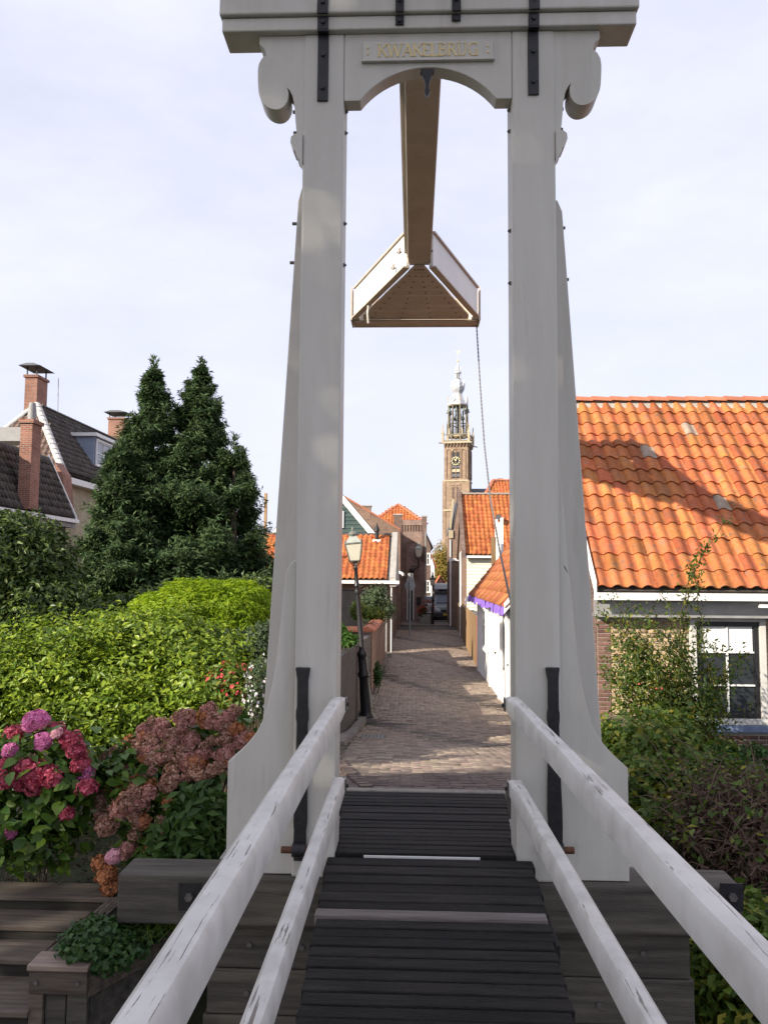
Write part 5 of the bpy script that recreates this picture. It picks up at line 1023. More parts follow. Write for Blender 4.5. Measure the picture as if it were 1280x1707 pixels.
# spire: skirt, bulb, little lantern, crown, vane
q = TB(); q.lathe([(2.15, zh), (2.1, zt_(669.5)), (1.55, zt_(666)), (1.05, zt_(659)), (.85, zt_(653)), (.9, zt_(651)), (1.25, zt_(646.5)), (1.45, zt_(641)), (1.30, zt_(636)), (.85, zt_(631)), (.55, zt_(627.5)), (.7, zt_(627)), (.5, zt_(626.5))], (0, 0, 0), 8, .5); sp_o = q.build('spire', LEAD, tw)
for i in range(8):
    t = math.pi / 4 * (i + .5); q = TB(); q.lathe([(.10, zt_(671)), (.10, zt_(663)), (.17, zt_(662.5)), (.05, zt_(659)), (.1, zt_(658.5)), (.01, zt_(655))], (2.0 * math.cos(t), 2.0 * math.sin(t), 0), 5); q.build('spire_pinnacle', LEAD if i % 2 else SANDST, tw)
    q = TB(); q.lathe([(.07, zt_(628)), (.06, zt_(617))], (.52 * math.cos(t), .52 * math.sin(t), 0), 5); q.build('cupola_column', LEAD, tw)
    q = TB(); q.lathe([(.09, zt_(643)), (.12, zt_(637)), (.02, zt_(630))], (1.35 * math.cos(t), 1.35 * math.sin(t), 0), 5); q.build('crocket', LEAD, tw)
    q = TB(); q.lathe([(.06, zt_(617)), (.07, zt_(612)), (.01, zt_(606))], (.6 * math.cos(t), .6 * math.sin(t), 0), 5); q.build('cupola_spike', LEAD, tw)
q = TB(); q.lathe([(.30, zt_(628)), (.28, zt_(617))], (0, 0, 0), 8); q.build('cupola_core', SLATE, tw)
q = TB(); q.lathe([(.68, zt_(617.5)), (.7, zt_(616.5)), (.35, zt_(612)), (.25, zt_(606)), (.12, zt_(600)), (.06, zt_(598))], (0, 0, 0), 8); q.build('cupola', LEAD, tw)
q = TB(); q.lathe([(.02, zt_(599)), (.22, zt_(598)), (.26, zt_(597)), (.18, zt_(596)), (.03, zt_(595)), (.03, zt_(580))], (0, 0, 0), 8); q.build('finial', GOLD, tw)
q = TB(); z = zt_(581); q.prism([(-.5, 0, z), (-.2, 0, z + .15), (.1, 0, z + .05), (.45, 0, z + .4), (.3, 0, z - .15), (-.2, 0, z - .1)], (0, .05, 0)); q.build('weather_vane', GOLD, tw)
# church roof beside the tower
cr = thing('church', 'low slate roofed church beside the foot of the tall tower', 'church', (TC.x + 8, TY + 4, -.2))
zr_ = zt_(809); ze_ = zr_ - 6; q = MB(); q.box(TC.x + 2.5, TC.x + 30, TY + .5, TY + 12, -.3, ze_); q.build('wall', BK_TOWER, cr)
q = MB(); q.prism([(TC.x + 2.5, TY + .2, ze_), (TC.x + 2.5, TY + 6.2, zr_), (TC.x + 2.5, TY + 12.3, ze_)], (28, 0, 0)); q.build('roof', SLATE, cr)

# ================================================================== STREET FURNITURE, VEHICLES
def lantern(root, c, s, mats):
    """four sided street lantern, base centre c, scale s (local coords of root)"""
    c = Vector(c); B = .105 * s; T = .17 * s; H = .36 * s
    q = MB(); q.lathe([(.03 * s, -.10 * s), (.05 * s, -.06 * s), (.09 * s, -.015 * s), (B * 1.42, 0), (B * 1.42, .02 * s)], c, 4, .5); lt = q.build('lantern', mats[0], root, local=True)
    for k in range(4):
        t = math.pi / 2 * k; d = Vector((math.cos(t), math.sin(t), 0)); e_ = Vector((-math.sin(t), math.cos(t), 0))
        q = MB(); q.add([c + d * B * .98 - e_ * B * .95 + Vector((0, 0, .02 * s)), c + d * B * .98 + e_ * B * .95 + Vector((0, 0, .02 * s)), c + d * T * .98 + e_ * T * .95 + Vector((0, 0, H)), c + d * T * .98 - e_ * T * .95 + Vector((0, 0, H))], [(0, 1, 2, 3)]); q.build('lantern_pane', mats[1], lt, local=True)
        q = MB(); q.beam(c + (d + e_) * B + Vector((0, 0, .02 * s)), c + (d + e_) * T + Vector((0, 0, H)), d * .016 * s, e_ * .016 * s); q.build('lantern_bar', mats[0], lt, local=True)
        q = MB(); q.beam(c + (d + e_) * T + Vector((0, 0, H)), c + (d - e_) * T + Vector((0, 0, H)), d * .02 * s, Vector((0, 0, .024 * s))); q.build('lantern_rim', mats[0], lt, local=True)
    q = MB(); q.lathe([(T * 1.42, H + .006 * s), (T * .55, H + .15 * s), (T * .55, H + .155 * s)], c, 4, .5); q.build('lantern_roof', mats[2], lt, local=True)
    q = MB(); q.lathe([(T * .55, H + .152 * s), (T * .62, H + .19 * s), (T * .35, H + .24 * s), (.02 * s, H + .25 * s), (.03 * s, H + .28 * s), (.008 * s, H + .34 * s)], c, 8); q.build('lantern_cap', mats[0], lt, local=True, smooth=True)
    for k in range(4):
        t = math.pi / 2 * (k + .5); q = MB(); q.lathe([(.012 * s, H), (.014 * s, H + .05 * s), (.003, H + .08 * s)], c + Vector((T * 1.35 * math.cos(t), T * 1.35 * math.sin(t), 0)), 5); q.build('finial', mats[0], lt, local=True)
LP = at(612, 1197, 15.3); LT = at(588, 885, 15.3); hgt = (LT - LP).length
lamp = thing('street_lamp', 'leaning black cast iron street lamp with frosted lantern beside the dark wall', 'street lamp', LP)
lamp.rotation_euler = ((LT - LP).to_track_quat('Z', 'Y').to_euler())
lamp.rotation_euler = (0, math.atan2(LT.x - LP.x, LT.z - LP.z), 0)
k = hgt / 3.6
q = MB(); q.lathe([(.15, 0), (.15, .05), (.125, .08), (.118, .12), (.105, .5), (.092, .76), (.10, .78), (.118, .80), (.118, .85), (.095, .88), (.088, 1.1), (.085, 1.16), (.10, 1.18), (.108, 1.21), (.10, 1.24), (.066, 1.28), (.055, 1.32), (.044, 2.36), (.042, 2.42)], (0, 0, 0), 12); q.v = [(x * k, y * k, z * k) for x, y, z in q.v]; q.build('base_column', BLACKP, lamp, local=True, smooth=True)
q = MB(); q.lathe([(.055, 2.36), (.064, 2.40), (.055, 2.44), (.045, 2.50), (.06, 2.53), (.048, 2.57), (.040, 2.60), (.034, 2.84), (.05, 2.87), (.03, 2.90), (.03, 2.96)], (0, 0, 0), 10); q.v = [(x * k, y * k, z * k) for x, y, z in q.v]; q.build('upper_column', BLACKP, lamp, local=True, smooth=True)
for s in (-1, 1): q = MB(); q.tube([(0, 0, 2.40 * k), (s * .09, 0, 2.40 * k)], .012, 6); q.build('ladder_bar', BLACKP, lamp, local=True)
for s in range(4): t = math.pi / 2 * (s + .5); d = Vector((math.cos(t), math.sin(t), 0)); q = MB(); q.tube([Vector((0, 0, 2.90 * k)), d * .05 + Vector((0, 0, 2.92 * k)), d * .12 + Vector((0, 0, 2.98 * k)), d * .15 + Vector((0, 0, 3.03 * k))], .010, 5); q.build('lantern_arm', RUST, lamp, local=True)
VERD = surf('verdigris_lantern_roof', (.25, .27, .24), (.38, .40, .35), 6, .6)
lantern(lamp, (0, 0, 3.01 * k), .96 * k, (surf('aged_green_metal', (.10, .11, .095), (.2, .2, .17), 10, .5), MILK, VERD))
q = MB(); q.box(LP.x - .19, LP.x + .19, LP.y - .17, LP.y + .17, LP.z - .08, LP.z + .012); o = q.build('lamp_footing', KERBM); tag(o, 'small concrete slab under the leaning street lamp', 'paving slab')
# wall lamp on the corner house
p = at(694, 944, 53.0); wlmp = thing('wall_lamp', 'bracketed lantern on the brick front of the corner house', 'wall lamp', p)
q = MB(); q.tube([(-.35, .35, -.25), (-.3, .1, -.28), (-.05, 0, -.15), (.15, 0, -.05), (.15, 0, .62)], .04, 6); q.tube([(-.32, .35, .02), (-.25, .06, .0), (.12, 0, -.03)], .03, 6); q.build('bracket', BLACKP, wlmp, local=True)
q = MB(); q.lathe([(.16, -.1), (.2, 0), (.12, .12)], (-.28, .1, -.28), 8); q.build('wall_boss', BLACKP, wlmp, local=True)
lantern(wlmp, (.15, 0, .62), 1.5, (surf('grey_lantern_frame', (.2, .2, .18), (.3, .3, .27), 8, .5), MILK, VERD))
p = at(720, 1033, 56); l2 = thing('street_lamp', 'distant black lantern post standing in front of the camper van', 'street lamp', (p.x - .1, 50.5, zs(50.5)))
z_ = atZ(720, 973, 50.5) - zs(50.5); q = MB(); q.lathe([(.10, 0), (.09, .5), (.05, .9), (.04, z_ - .1)], (0, 0, 0), 8); q.build('column', BLACKP, l2, local=True, smooth=True); lantern(l2, (0, 0, z_ - .1), 1.05, (BLACKP, MILK, BLACKP))
# traffic sign seen from behind
p = at(683, 1048, 40); sg = thing('road_sign', 'round road sign on a grey post seen from behind', 'road sign', (p.x, 40, zs(40)))
zt1 = atZ(683, 955, 40); q = MB(); q.tube([(p.x, 40, zs(40)), (p.x, 40, zt1)], .04, 8); q.build('post', GREY, sg, smooth=True)
zc = atZ(682, 976, 40); q = MB(); q.prism([(p.x + .26 * math.cos(t), 40.05, zc + .26 * math.sin(t)) for t in np.linspace(0, 2 * math.pi, 25)[:-1]], (0, .02, 0)); q.build('disc', GREY, sg); q = MB(); q.box(p.x - .12, p.x + .14, 40.05, 40.07, zt1 - .3, zt1 - .02); q.build('small_plate', GREY, sg)
# flower pots
RED = leafmat('red_petals', [(.45, .02, .02), (.6, .05, .03), (.5, .03, .05)], .5, .2); GRN = leafmat('pot_leaves', [(.03, .07, .015), (.06, .11, .03)], .5)
for i, (px, sc_, lab) in enumerate(((704, .28, 'small grey tub with low red flowers by the corner house door'), (712.5, .40, 'larger grey tub with tall red flowers beside the camper van'))):
    Y = 51.6; p = at(px, 1030, Y); t = thing('flower_tub', lab, 'flower pot', (p.x, Y, zs(Y) + .02), 'tubs outside the corner house')
    q = MB(); q.lathe([(sc_ * .75, 0), (sc_, .62 * sc_ * 2), (sc_ * 1.06, .64 * sc_ * 2), (sc_ * 1.06, .7 * sc_ * 2)], (0, 0, 0), 12); q.build('tub', CONC, t, local=True, smooth=True)
    n = 220; P = G.normal(0, 1, (n, 3)); P /= np.linalg.norm(P, axis=1)[:, None]; P = np.array([p.x, Y, zs(Y) + 1.4 * sc_ + .3]) + P * np.array([sc_ * 1.1, sc_ * 1.1, .35 + .2 * i]) * G.uniform(.5, 1, (n, 1))
    LEAFQ.append(('leaves', P, .12, GRN, t)); n = 90; P2_ = G.normal(0, 1, (n, 3)); P2_ /= np.linalg.norm(P2_, axis=1)[:, None]; P2_[:, 2] = abs(P2_[:, 2]); LEAFQ.append(('blossoms', np.array([p.x, Y, zs(Y) + 1.4 * sc_ + .3]) + P2_ * np.array([sc_ * 1.15, sc_ * 1.15, .4 + .25 * i]), .12, RED, t))
# camper van facing us
VY = 55.0; vp = at(745, 1033, VY); VX = vp.x; VZ = zs(VY) + .03
van = thing('camper_van', 'dark grey camper van with raised roof parked facing down the alley', 'van', (VX, VY, VZ))
VG = surf('grey_van_paint', (.17, .18, .195), (.21, .22, .235), 4, .3, spec=.6); VBX = surf('grey_roof_box', (.26, .27, .28), (.32, .33, .34), 4, .45)
W = .92
def vsec(pts, w0, w1, mat, name, parent=van, bevel=.05):
    q = MB(); l = [(-w0, y, z) for y, z in pts]; n = len(pts)
    wid = lambda z: w0 if z < 1.1 else w0 + (w1 - w0) * min(1, (z - 1.1) / .9)
    a = [(-wid(z), y, z) for y, z in pts]; b_ = [(wid(z), y, z) for y, z in pts]
    q.add(a + b_, [tuple(range(n))[::-1], tuple(range(n, 2 * n))] + [(i, (i + 1) % n, (i + 1) % n + n, i + n) for i in range(n)])
    return q.build(name, mat, parent, local=True, bevel=bevel)
body = vsec([(0, .28), (-.02, .62), (.08, .92), (.55, 1.12), (1.25, 1.72), (1.5, 1.88), (4.6, 1.92), (4.75, 1.2), (4.75, .28)], W, W - .12, VG, 'body')
vsec([(1.25, 1.86), (1.15, 2.12), (1.6, 2.46), (4.6, 2.5), (4.7, 1.9)], W - .05, W - .05, VBX, 'raised_roof', bevel=.06)
q = MB(); q.add([(-.72, .60, 1.175), (.72, .60, 1.175), (.64, 1.20, 1.70), (-.64, 1.20, 1.70)], [(0, 1, 2, 3)]); q.v = [(x, y - .035, z + .03) for x, y, z in q.v]; q.build('windscreen', glassmat('van_glass', (.05, .065, .10), .06), van, local=True)
q = MB(); q.add([(-.6, 1.135, 1.98), (.6, 1.135, 1.98), (.56, 1.12, 2.12), (-.56, 1.12, 2.12)], [(0, 1, 2, 3)]); q.v = [(x, y + .04 - .06, z) for x, y, z in q.v]; q.build('roof_window', GLASS, van, local=True)
q = MB(); q.box(-W + .02, W - .02, -.10, .1, .22, .52); bp = q.build('bumper', surf('dark_plastic', (.03, .03, .032), (.045, .045, .048), 10, .6), van, local=True, bevel=.04)
q = MB(); q.box(-.27, .27, -.125, -.101, .36, .48); q.build('number_plate', surf('yellow_plate', (.70, .48, .03), (.75, .52, .04), 10, .4), van, local=True)
q = MB(); q.box(-.42, .42, -.035, .05, .60, .74); q.build('grille', BLACKP, van, local=True)
q = MB(); q.prism([(0, -.06, .76), (.06, -.06, .67), (0, -.06, .58), (-.06, -.06, .67)], (0, .02, 0)); q.build('emblem', LEAD, van, local=True)
for s in (-1, 1):
    q = MB(); q.prism([(s * .46, -.035, .62), (s * .84, .02, .68), (s * .86, .06, .92), (s * .5, .0, .80)], (0, .06, 0)); q.build('headlight', glassmat('lamp_lens', (.55, .57, .6), .1), van, local=True)
    q = MB(); q.tube([(s * .62, .85, .34), (s * .88, .85, .34)], .33, 18); wh = q.build('wheel', BLACKP, van, local=True, smooth=True); q = MB(); q.tube([(s * .88, .85, .34), (s * .90, .85, .34)], .19, 14); q.build('rim', STEEL, wh, local=True)
    q = MB(); q.tube([(s * .62, 3.7, .34), (s * .88, 3.7, .34)], .33, 18); q.build('wheel', BLACKP, van, local=True, smooth=True)
    q = MB(); q.box(s * .93 - .10, s * .93 + .10, .72, .84, 1.12, 1.40); q.build('mirror', BLACKP, van, local=True, bevel=.03)
    q = MB(); q.tube([(s * .03, .56, 1.16), (s * .03 - .5 * s, .72, 1.27)], .012, 5); q.build('wiper', BLACKP, van, local=True)
cp_ = at(728, 1020, 62); car = thing('parked_car', 'pale parked car half hidden behind the camper van', 'car', (cp_.x - .2, 62.5, zs(62)))
CGm = surf('pale_car_paint', (.42, .47, .50), (.48, .53, .56), 4, .3)
vsec([(0, .3), (0, .7), (.9, .92), (1.5, 1.42), (3.2, 1.45), (3.9, .95), (4.1, .9), (4.1, .3)], .85, .62, CGm, 'body', car)
q = MB(); q.add([(-.66, .93, 1.0), (.66, .93, 1.0), (.56, 1.42, 1.37), (-.56, 1.42, 1.37)], [(0, 1, 2, 3)]); q.v = [(x, y - .05, z + .03) for x, y, z in q.v]; q.build('windscreen', GLASS, car, local=True)
for s in (-1, 1):
    q = MB(); q.tube([(s * .6, .8, .3), (s * .82, .8, .3)], .3, 14); q.build('wheel', BLACKP, car, local=True); q = MB(); q.box(s * .65 - .14, s * .65 + .14, -.05, .02, .58, .72); q.build('headlight', TRIM, car, local=True)

# ------------------------------------------------------------------ wooden steps and planter, lower left
RISER = surf('shade_darkened_riser', (.016, .014, .011), (.045, .040, .031), 6, .9, .5, 50, stretch=(.4, 5, 5))  # darker wood colour stands in for the shade under each nosing
st = thing('wooden_steps', 'weathered wooden steps with a boxed edge going down to the canal', 'steps', (-2.4, 4.6, .5))
for i, (pyn, Y, dep, pxr) in enumerate(((1503, 4.88, .22, 183), (1553, 4.68, .23, 128), (1609, 4.46, .24, 62), (1697, 4.13, .40, 46), (1800, 3.85, .36, 30))):
    z = atZ(90, pyn - 8, Y); xr_ = atX(pxr, pyn, Y)
    q = MB(); q.box(-4.2, xr_, Y, Y + dep, z - .03, z); q.build('tread', STEPW, st, bevel=.006)
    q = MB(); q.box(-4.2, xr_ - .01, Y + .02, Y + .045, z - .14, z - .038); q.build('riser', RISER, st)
a, b_ = at(188, 1500, 4.85), at(62, 1607, 4.25)
for k in range(4): q = MB(); o_ = Vector((.026 * k, .01 * k, 0)); q.beam(a + o_, b_ + o_, (.022, 0, 0), (0, 0, .03)); q.build('edge_slat', STEPW, st)
q = MB(); q.beam(a + Vector((.06, 0, -.12)), b_ + Vector((.05, .03, -.12)), (.06, 0, 0), (0, 0, .2)); q.build('stringer', TIMBER, st, bevel=.005)
pl = thing('planter_box', 'wooden box planter with bolted corner posts beside the steps', 'planter', at(120, 1640, 4.12))
z1 = atZ(95, 1612, 4.15); x0, x1 = at(46, 1620, 4.15).x, at(148, 1620, 4.15).x
q = MB(); q.box(x0, x1, 4.14, 4.30, z1 - .02, z1 + .008); q.build('cap_board', surf('warm_cap_wood', (.2, .15, .12), (.34, .26, .21), 6, .8, .4, 60, stretch=(.4, 5, 5)), pl, bevel=.005)
q = MB(); q.box(x0 + .008, x1 - .006, 4.15, 4.20, z1 - .135, z1 - .022); fb = q.build('front_board', STEPW, pl, bevel=.005)
for x in (x0 + .05, x1 - .05): q = MB(); q.tube([(x, 4.152, z1 - .075), (x, 4.138, z1 - .075)], .011, 8); q.build('bolt', STEEL, fb)
q = MB(); q.box(x0 + .01, x0 + .085, 4.153, 4.22, z1 - .6, z1 - .137); q.build('corner_post', STEPW, pl, bevel=.005)
for k in range(2): q = MB(); q.box(x0 + .09 + k * .11, x0 + .195 + k * .11, 4.17, 4.21, z1 - .9, z1 - .137); q.build('side_plank', TIMBER, pl, bevel=.005)
a, b_ = at(150, 1640, 4.2), at(300, 1560, 4.75)
q = MB(); q.beam(a, b_, (0, .05, 0), (0, 0, .12)); q.build('side_board', STEPW, pl, bevel=.005)
q = MB(); q.beam(a + Vector((0, .03, -.4)), b_ + Vector((0, .03, -.4)), (0, .03, 0), (0, 0, .66)); q.build('side_wall', TIMBER, pl)
q = MB(); q.prism([at(60, 1605, 4.28), at(150, 1625, 4.24), at(300, 1550, 4.78), at(195, 1500, 4.84)], (0, 0, -.3)); q.build('soil_fill', SOIL, pl)

# ================================================================== VEGETATION
def unit(a): return a / (np.linalg.norm(a, axis=1)[:, None] + 1e-9)
def leaves(name, P, L, mat, parent, Nrm=None, dirv=None, wr=.5, up=.3, jit=.6, fold=.12, kind=None, lv=.3, droop=0.0):
    """a mesh of folded leaf blades: P (n,3) bases, L length, Nrm outward normals"""
    n = len(P); P = np.asarray(P, float)
    if Nrm is None: Nrm = G.normal(0, 1, (n, 3))
    m = unit(unit(np.asarray(Nrm, float)) + G.normal(0, jit, (n, 3)) + np.array([0, 0, up]))
    d = G.normal(0, 1, (n, 3)) if dirv is None else np.asarray(dirv, float) + G.normal(0, .35, (n, 3))
    d[:, 2] -= droop
    d = unit(d - m * (d * m).sum(1)[:, None]); s = np.cross(d, m); l = (L * G.uniform(1 - lv, 1 + lv, n))[:, None]; w_ = l * wr * .5
    V = np.empty((n, 4, 3)); V[:, 0] = P; V[:, 1] = P + d * l * .45 + s * w_ + m * l * fold; V[:, 2] = P + d * l - m * l * fold * .6; V[:, 3] = P + d * l * .45 - s * w_ + m * l * fold
    idx = np.arange(n)[:, None] * 4; Fq = np.stack([idx + [0, 1, 2], idx + [0, 2, 3]], 1).reshape(-1, 3)
    return np_obj(name, V.reshape(-1, 3), Fq, mat, parent, kind)
for nm, P, l, mt, par in LEAFQ: leaves(nm, P, l, mt, par)
def shell(ells, n, inner=.25, noise=.12, cut=None):
    """points with outward normals near the surfaces of ellipsoids ((c), (r)); points deep inside another are dropped"""
    C = np.array([e[0] for e in ells], float); Rr = np.array([e[1] for e in ells], float)
    area = (Rr[:, 0] * Rr[:, 1] + Rr[:, 1] * Rr[:, 2] + Rr[:, 0] * Rr[:, 2]); k = G.choice(len(ells), n, p=area / area.sum())
    d = unit(G.normal(0, 1, (n, 3))); ph = G.uniform(0, 6.28, (4, 3))
    lump = 1 + noise * (np.sin(d[:, 0] * 7 + k * 1.3) * np.sin(d[:, 1] * 8 + k * 2.1) + np.sin(d[:, 2] * 9 + k * .7) * .6 + np.sin(d[:, 0] * 17 + d[:, 2] * 15 + k) * .5)
    rad = (1 - inner * G.uniform(0, 1, n) ** 1.6) * lump
    P = C[k] + d * Rr[k] * rad[:, None]; Nn = unit(d / Rr[k])
    keep = np.ones(n, bool)
    for j in range(len(ells)):
        q = (((P - C[j]) / Rr[j]) ** 2).sum(1); keep &= ~((q < (1 - inner - .12) ** 2) & (k != j))
    if cut is not None: keep &= cut(P)
    return P[keep], Nn[keep]
def pe(px, py, rx, ry, Y, ryy=None):
    s = Y / F; return (tuple(at(px, py, Y)), (rx * s, ryy if ryy else rx * s, ry * s))
def stems(name, lines, r, mat, parent, n=5, kind=None):
    q = MB()
    for l in lines: q.tube(l, [r * (1 - .75 * i / (len(l) - 1)) for i in range(len(l))], n)
    return q.build(name, mat, parent, kind=kind)
def spread_stems(base, ells, n, r=.012):
    out = []
    for i in range(n):
        c, rr = ells[R.randrange(len(ells))]; e = Vector(c) + Vector((R.uniform(-.6, .6) * rr[0], R.uniform(-.6, .6) * rr[1], R.uniform(-.3, .7) * rr[2])); b = Vector(base) + Vector((R.uniform(-.15, .15), R.uniform(-.15, .15), 0))
        b = Vector((b.x + (e.x - b.x) * .35, b.y + (e.y - b.y) * .35, b.z)); m = b.lerp(e, .5) + Vector((R.uniform(-.1, .1), R.uniform(-.1, .1), .1)); out.append([b, m, e])
    return out
def shrub(name, label, cat, ells, base, n, L, mat, wr=.5, up=.35, jit=.6, inner=.3, noise=.12, nst=14, rst=.012, part='foliage', **kw):
    t = thing(name, label, cat, base); P, Nn = shell(ells, n, inner, noise); leaves(part, P, L, mat, t, Nn, wr=wr, up=up, jit=jit, **kw)
    P2, N2 = shell([(c, tuple(x * .72 for x in r)) for c, r in ells], int(n * .35), .4, .1); leaves('inner_foliage', P2, L * 1.3, mat, t, N2, wr=wr, up=up, jit=jit)
    stems('stem', spread_stems(base, ells, nst, rst), rst, BARK, t); return t

M_HEDGE = leafmat('light_green_hedge_leaf', [(.08, .15, .012), (.22, .30, .02), (.13, .22, .018), (.33, .41, .035), (.09, .17, .02)], .36, .3, .35)
M_LAUREL = leafmat('dark_laurel_leaf', [(.03, .06, .015), (.07, .11, .025), (.12, .16, .03)], .35, .25)
M_MAPLE = leafmat('lime_maple_leaf', [(.17, .28, .010), (.26, .38, .014), (.36, .46, .025), (.20, .32, .012)], .5, .5)
M_CON = leafmat('conifer_spray', [(.028, .058, .024), (.055, .10, .036), (.11, .165, .06), (.04, .08, .032)], .6, .25, .25)
M_HYD = leafmat('hydrangea_leaf', [(.035, .085, .012), (.07, .14, .018), (.11, .18, .022), (.05, .11, .015)], .42, .3, rnd='obj')
M_HYDI = leafmat('hydrangea_leaves', [(.03, .075, .012), (.06, .12, .018), (.09, .15, .02)], .42, .3)
M_ROSE = leafmat('rose_leaf', [(.035, .075, .012), (.06, .11, .018), (.09, .14, .02), (.05, .09, .015), (.26, .22, .02)], .5, .35)
M_BUSH = leafmat('mixed_bush_leaf', [(.05, .10, .014), (.10, .17, .022), (.15, .22, .028), (.07, .12, .018), (.32, .29, .03)], .5, .35)
M_BROWN = leafmat('dry_brown_leaf', [(.05, .03, .02), (.12, .07, .045), (.035, .028, .018), (.16, .10, .065), (.05, .075, .02)], .8, .2)
M_IVY = leafmat('ivy_leaf', [(.025, .065, .018), (.045, .10, .025), (.07, .13, .03)], .45, .25)
M_AUT = leafmat('autumn_leaf', [(.28, .20, .04), (.36, .27, .06), (.2, .18, .05)], .7, .4)
M_ELM = leafmat('elm_leaf', [(.04, .08, .02), (.07, .11, .025)], .6, .3)
M_GREYB = leafmat('grey_green_leaf', [(.05, .085, .035), (.09, .13, .06), (.12, .15, .07)], .6, .3)

# light green hedge along the garden edge
hed = [pe(20, 1130, 130, 78, 8.2, .75), pe(130, 1118, 120, 88, 8.4, .75), pe(240, 1122, 115, 96, 8.5, .75), pe(335, 1128, 90, 84, 8.4, .7), pe(395, 1150, 55, 62, 8.2, .5), pe(-90, 1135, 120, 78, 8.0, .75), pe(60, 1190, 110, 70, 7.9, .55), pe(200, 1195, 120, 70, 7.9, .55), pe(330, 1195, 90, 60, 8.0, .5),
       pe(290, 1050, 60, 30, 8.7, .45), pe(200, 1046, 60, 28, 8.7, .45)]
shrub('hedge', 'broad light green hedge of glossy leaves across the garden at left', 'hedge', hed, (-3.2, 8.4, .55), 46000, .066, M_HEDGE, wr=.46, up=.75, inner=.5, noise=.3, nst=24, lv=.45)
# dark laurel hedge at far left
lau = [pe(20, 950, 100, 95, 13.5, .9), pe(70, 925, 52, 55, 13.6, .6), pe(-60, 940, 100, 90, 13, .9), pe(15, 885, 45, 35, 13.6, .5), pe(100, 985, 40, 60, 13.8, .6), pe(50, 1010, 100, 60, 13.2, .8)]
shrub('laurel_bush', 'dark green laurel bush in front of the villa wing at far left', 'bush', lau, (-7, 13.6, .6), 15000, .11, M_LAUREL, wr=.42, up=.3, nst=14, rst=.02)
# lime Japanese maple
mp_ = [pe(350, 1010, 105, 40, 10.8, .9), pe(290, 1015, 62, 28, 10.6, .7), pe(405, 1015, 50, 44, 10.6, .6), pe(415, 1040, 36, 40, 10.4, .4), pe(370, 1035, 60, 30, 10.3, .4)]
t = thing('japanese_maple', 'low dome of lime yellow lacy maple beneath the dark conifers', 'tree', (-2.6, 10.8, .6))
P, Nn = shell(mp_, 26000, .22, .16, cut=lambda P: P[:, 2] > 2.15)
leaves('crown', P, .085, M_MAPLE, t, Nn, wr=.24, up=.7, jit=.45, droop=.7); stems('trunk', [[Vector((-2.6, 10.8, .6)), Vector((-2.5 + a * .2, 10.8, 1.5)), Vector((-2.6 + a, 10.8 + R.uniform(-.4, .4), 2.5))] for a in (-.8, -.4, 0, .4, .8)], .05, BARK, t)
# conifers
def conifer(label, px, pyt, Y, base_r, z0, seed, nb=330, power=.75, side=None):
    rr = np.random.default_rng(seed); T = at(px, pyt, Y); t = thing('conifer', label, 'tree', (T.x, Y, .55), 'conifers in front of the villa'); H = T.z - z0
    PP = []; DD = []; NN = []; lines = []
    for b in range(nb):
        h = rr.uniform(0, 1) ** 1.15; phi = rr.uniform(0, 2 * math.pi); rad = base_r * ((1 - h) ** power) * rr.uniform(.6, 1.16) + .05
        if h < .12: rad *= .75 + h * 2
        o = np.array([math.cos(phi), math.sin(phi), 0]); rise = rr.uniform(.15, .55) + .5 * h; s0 = np.array([T.x, Y, z0 + H * h * .97]) - np.array([0, 0, rise * rad * .5])
        ns = int(56 + 115 * rad)
        u = rr.uniform(.35, 1, ns) ** .7; u[:10] = rr.uniform(1, 1.2, 10); tang = np.array([-math.sin(phi), math.cos(phi), 0]); fan = rr.normal(0, 1, ns) * (.04 + .16 * u * np.maximum(.02, 1.12 - u) * 2.2) * (rad * .8 + .2); wob = np.outer(fan, tang) + rr.normal(0, 1, (ns, 3)) * np.array([.03, .03, .035])
        p = s0 + np.outer(u * rad, o) + np.outer(u ** 1.5 * rise * rad, [0, 0, 1]) + wob
        dd = o + np.array([0, 0, .35 + .7 * h]) + rr.normal(0, .45, (ns, 3)); PP.append(p); DD.append(dd); NN.append(np.tile(o * .5 + [0, 0, .8], (ns, 1)))
        if b % 6 == 0: lines.append([Vector((T.x, Y, s0[2])), Vector(s0 + o * rad * .5 + [0, 0, rise * rad * .3]), Vector(s0 + o * rad * .92 + [0, 0, rise * rad * .9])])
    for k in range(30): PP.append(np.array([[T.x, Y, T.z - .28 + .012 * k]]) + rr.normal(0, .03, (1, 3))); DD.append(rr.normal(0, .4, (1, 3)) + [0, 0, 1.3]); NN.append(rr.normal(0, 1, (1, 3)))
    P = np.concatenate(PP); D = np.concatenate(DD); Nn = np.concatenate(NN)
    P3 = np.repeat(P, 3, 0); D3 = np.repeat(unit(D), 3, 0) + G.normal(0, .30, (len(P) * 3, 3)); N3 = np.repeat(Nn, 3, 0)   # each spray: three fans from one foot
    leaves('crown', P3, .135, M_CON, t, N3, dirv=D3, wr=.24, up=.1, jit=.4, fold=.06, droop=.05)
    stems('limb', lines, .03, BARK, t); q = MB(); q.tube([(T.x, Y, .5), (T.x, Y, z0 + H * .5), (T.x, Y, z0 + H * .93)], [.16, .09, .02], 8); q.build('trunk', BARK, t, smooth=True)
conifer('tallest feathery dark conifer, the broad one left of its twin', 258, 602, 18.0, 1.75, 1.1, 3, 260, .92)
conifer('tall narrow topped conifer right of the broad one', 336, 602, 18.4, 2.0, 1.1, 4, 290, .88)
conifer('shorter conifer closest to the white bridge post', 392, 735, 18.0, 1.1, 1.2, 6, 150, .6)
conifer('short bushy conifer on the left flank below the villa dormer', 203, 745, 17.2, 1.0, 1.2, 8, 180, .6)

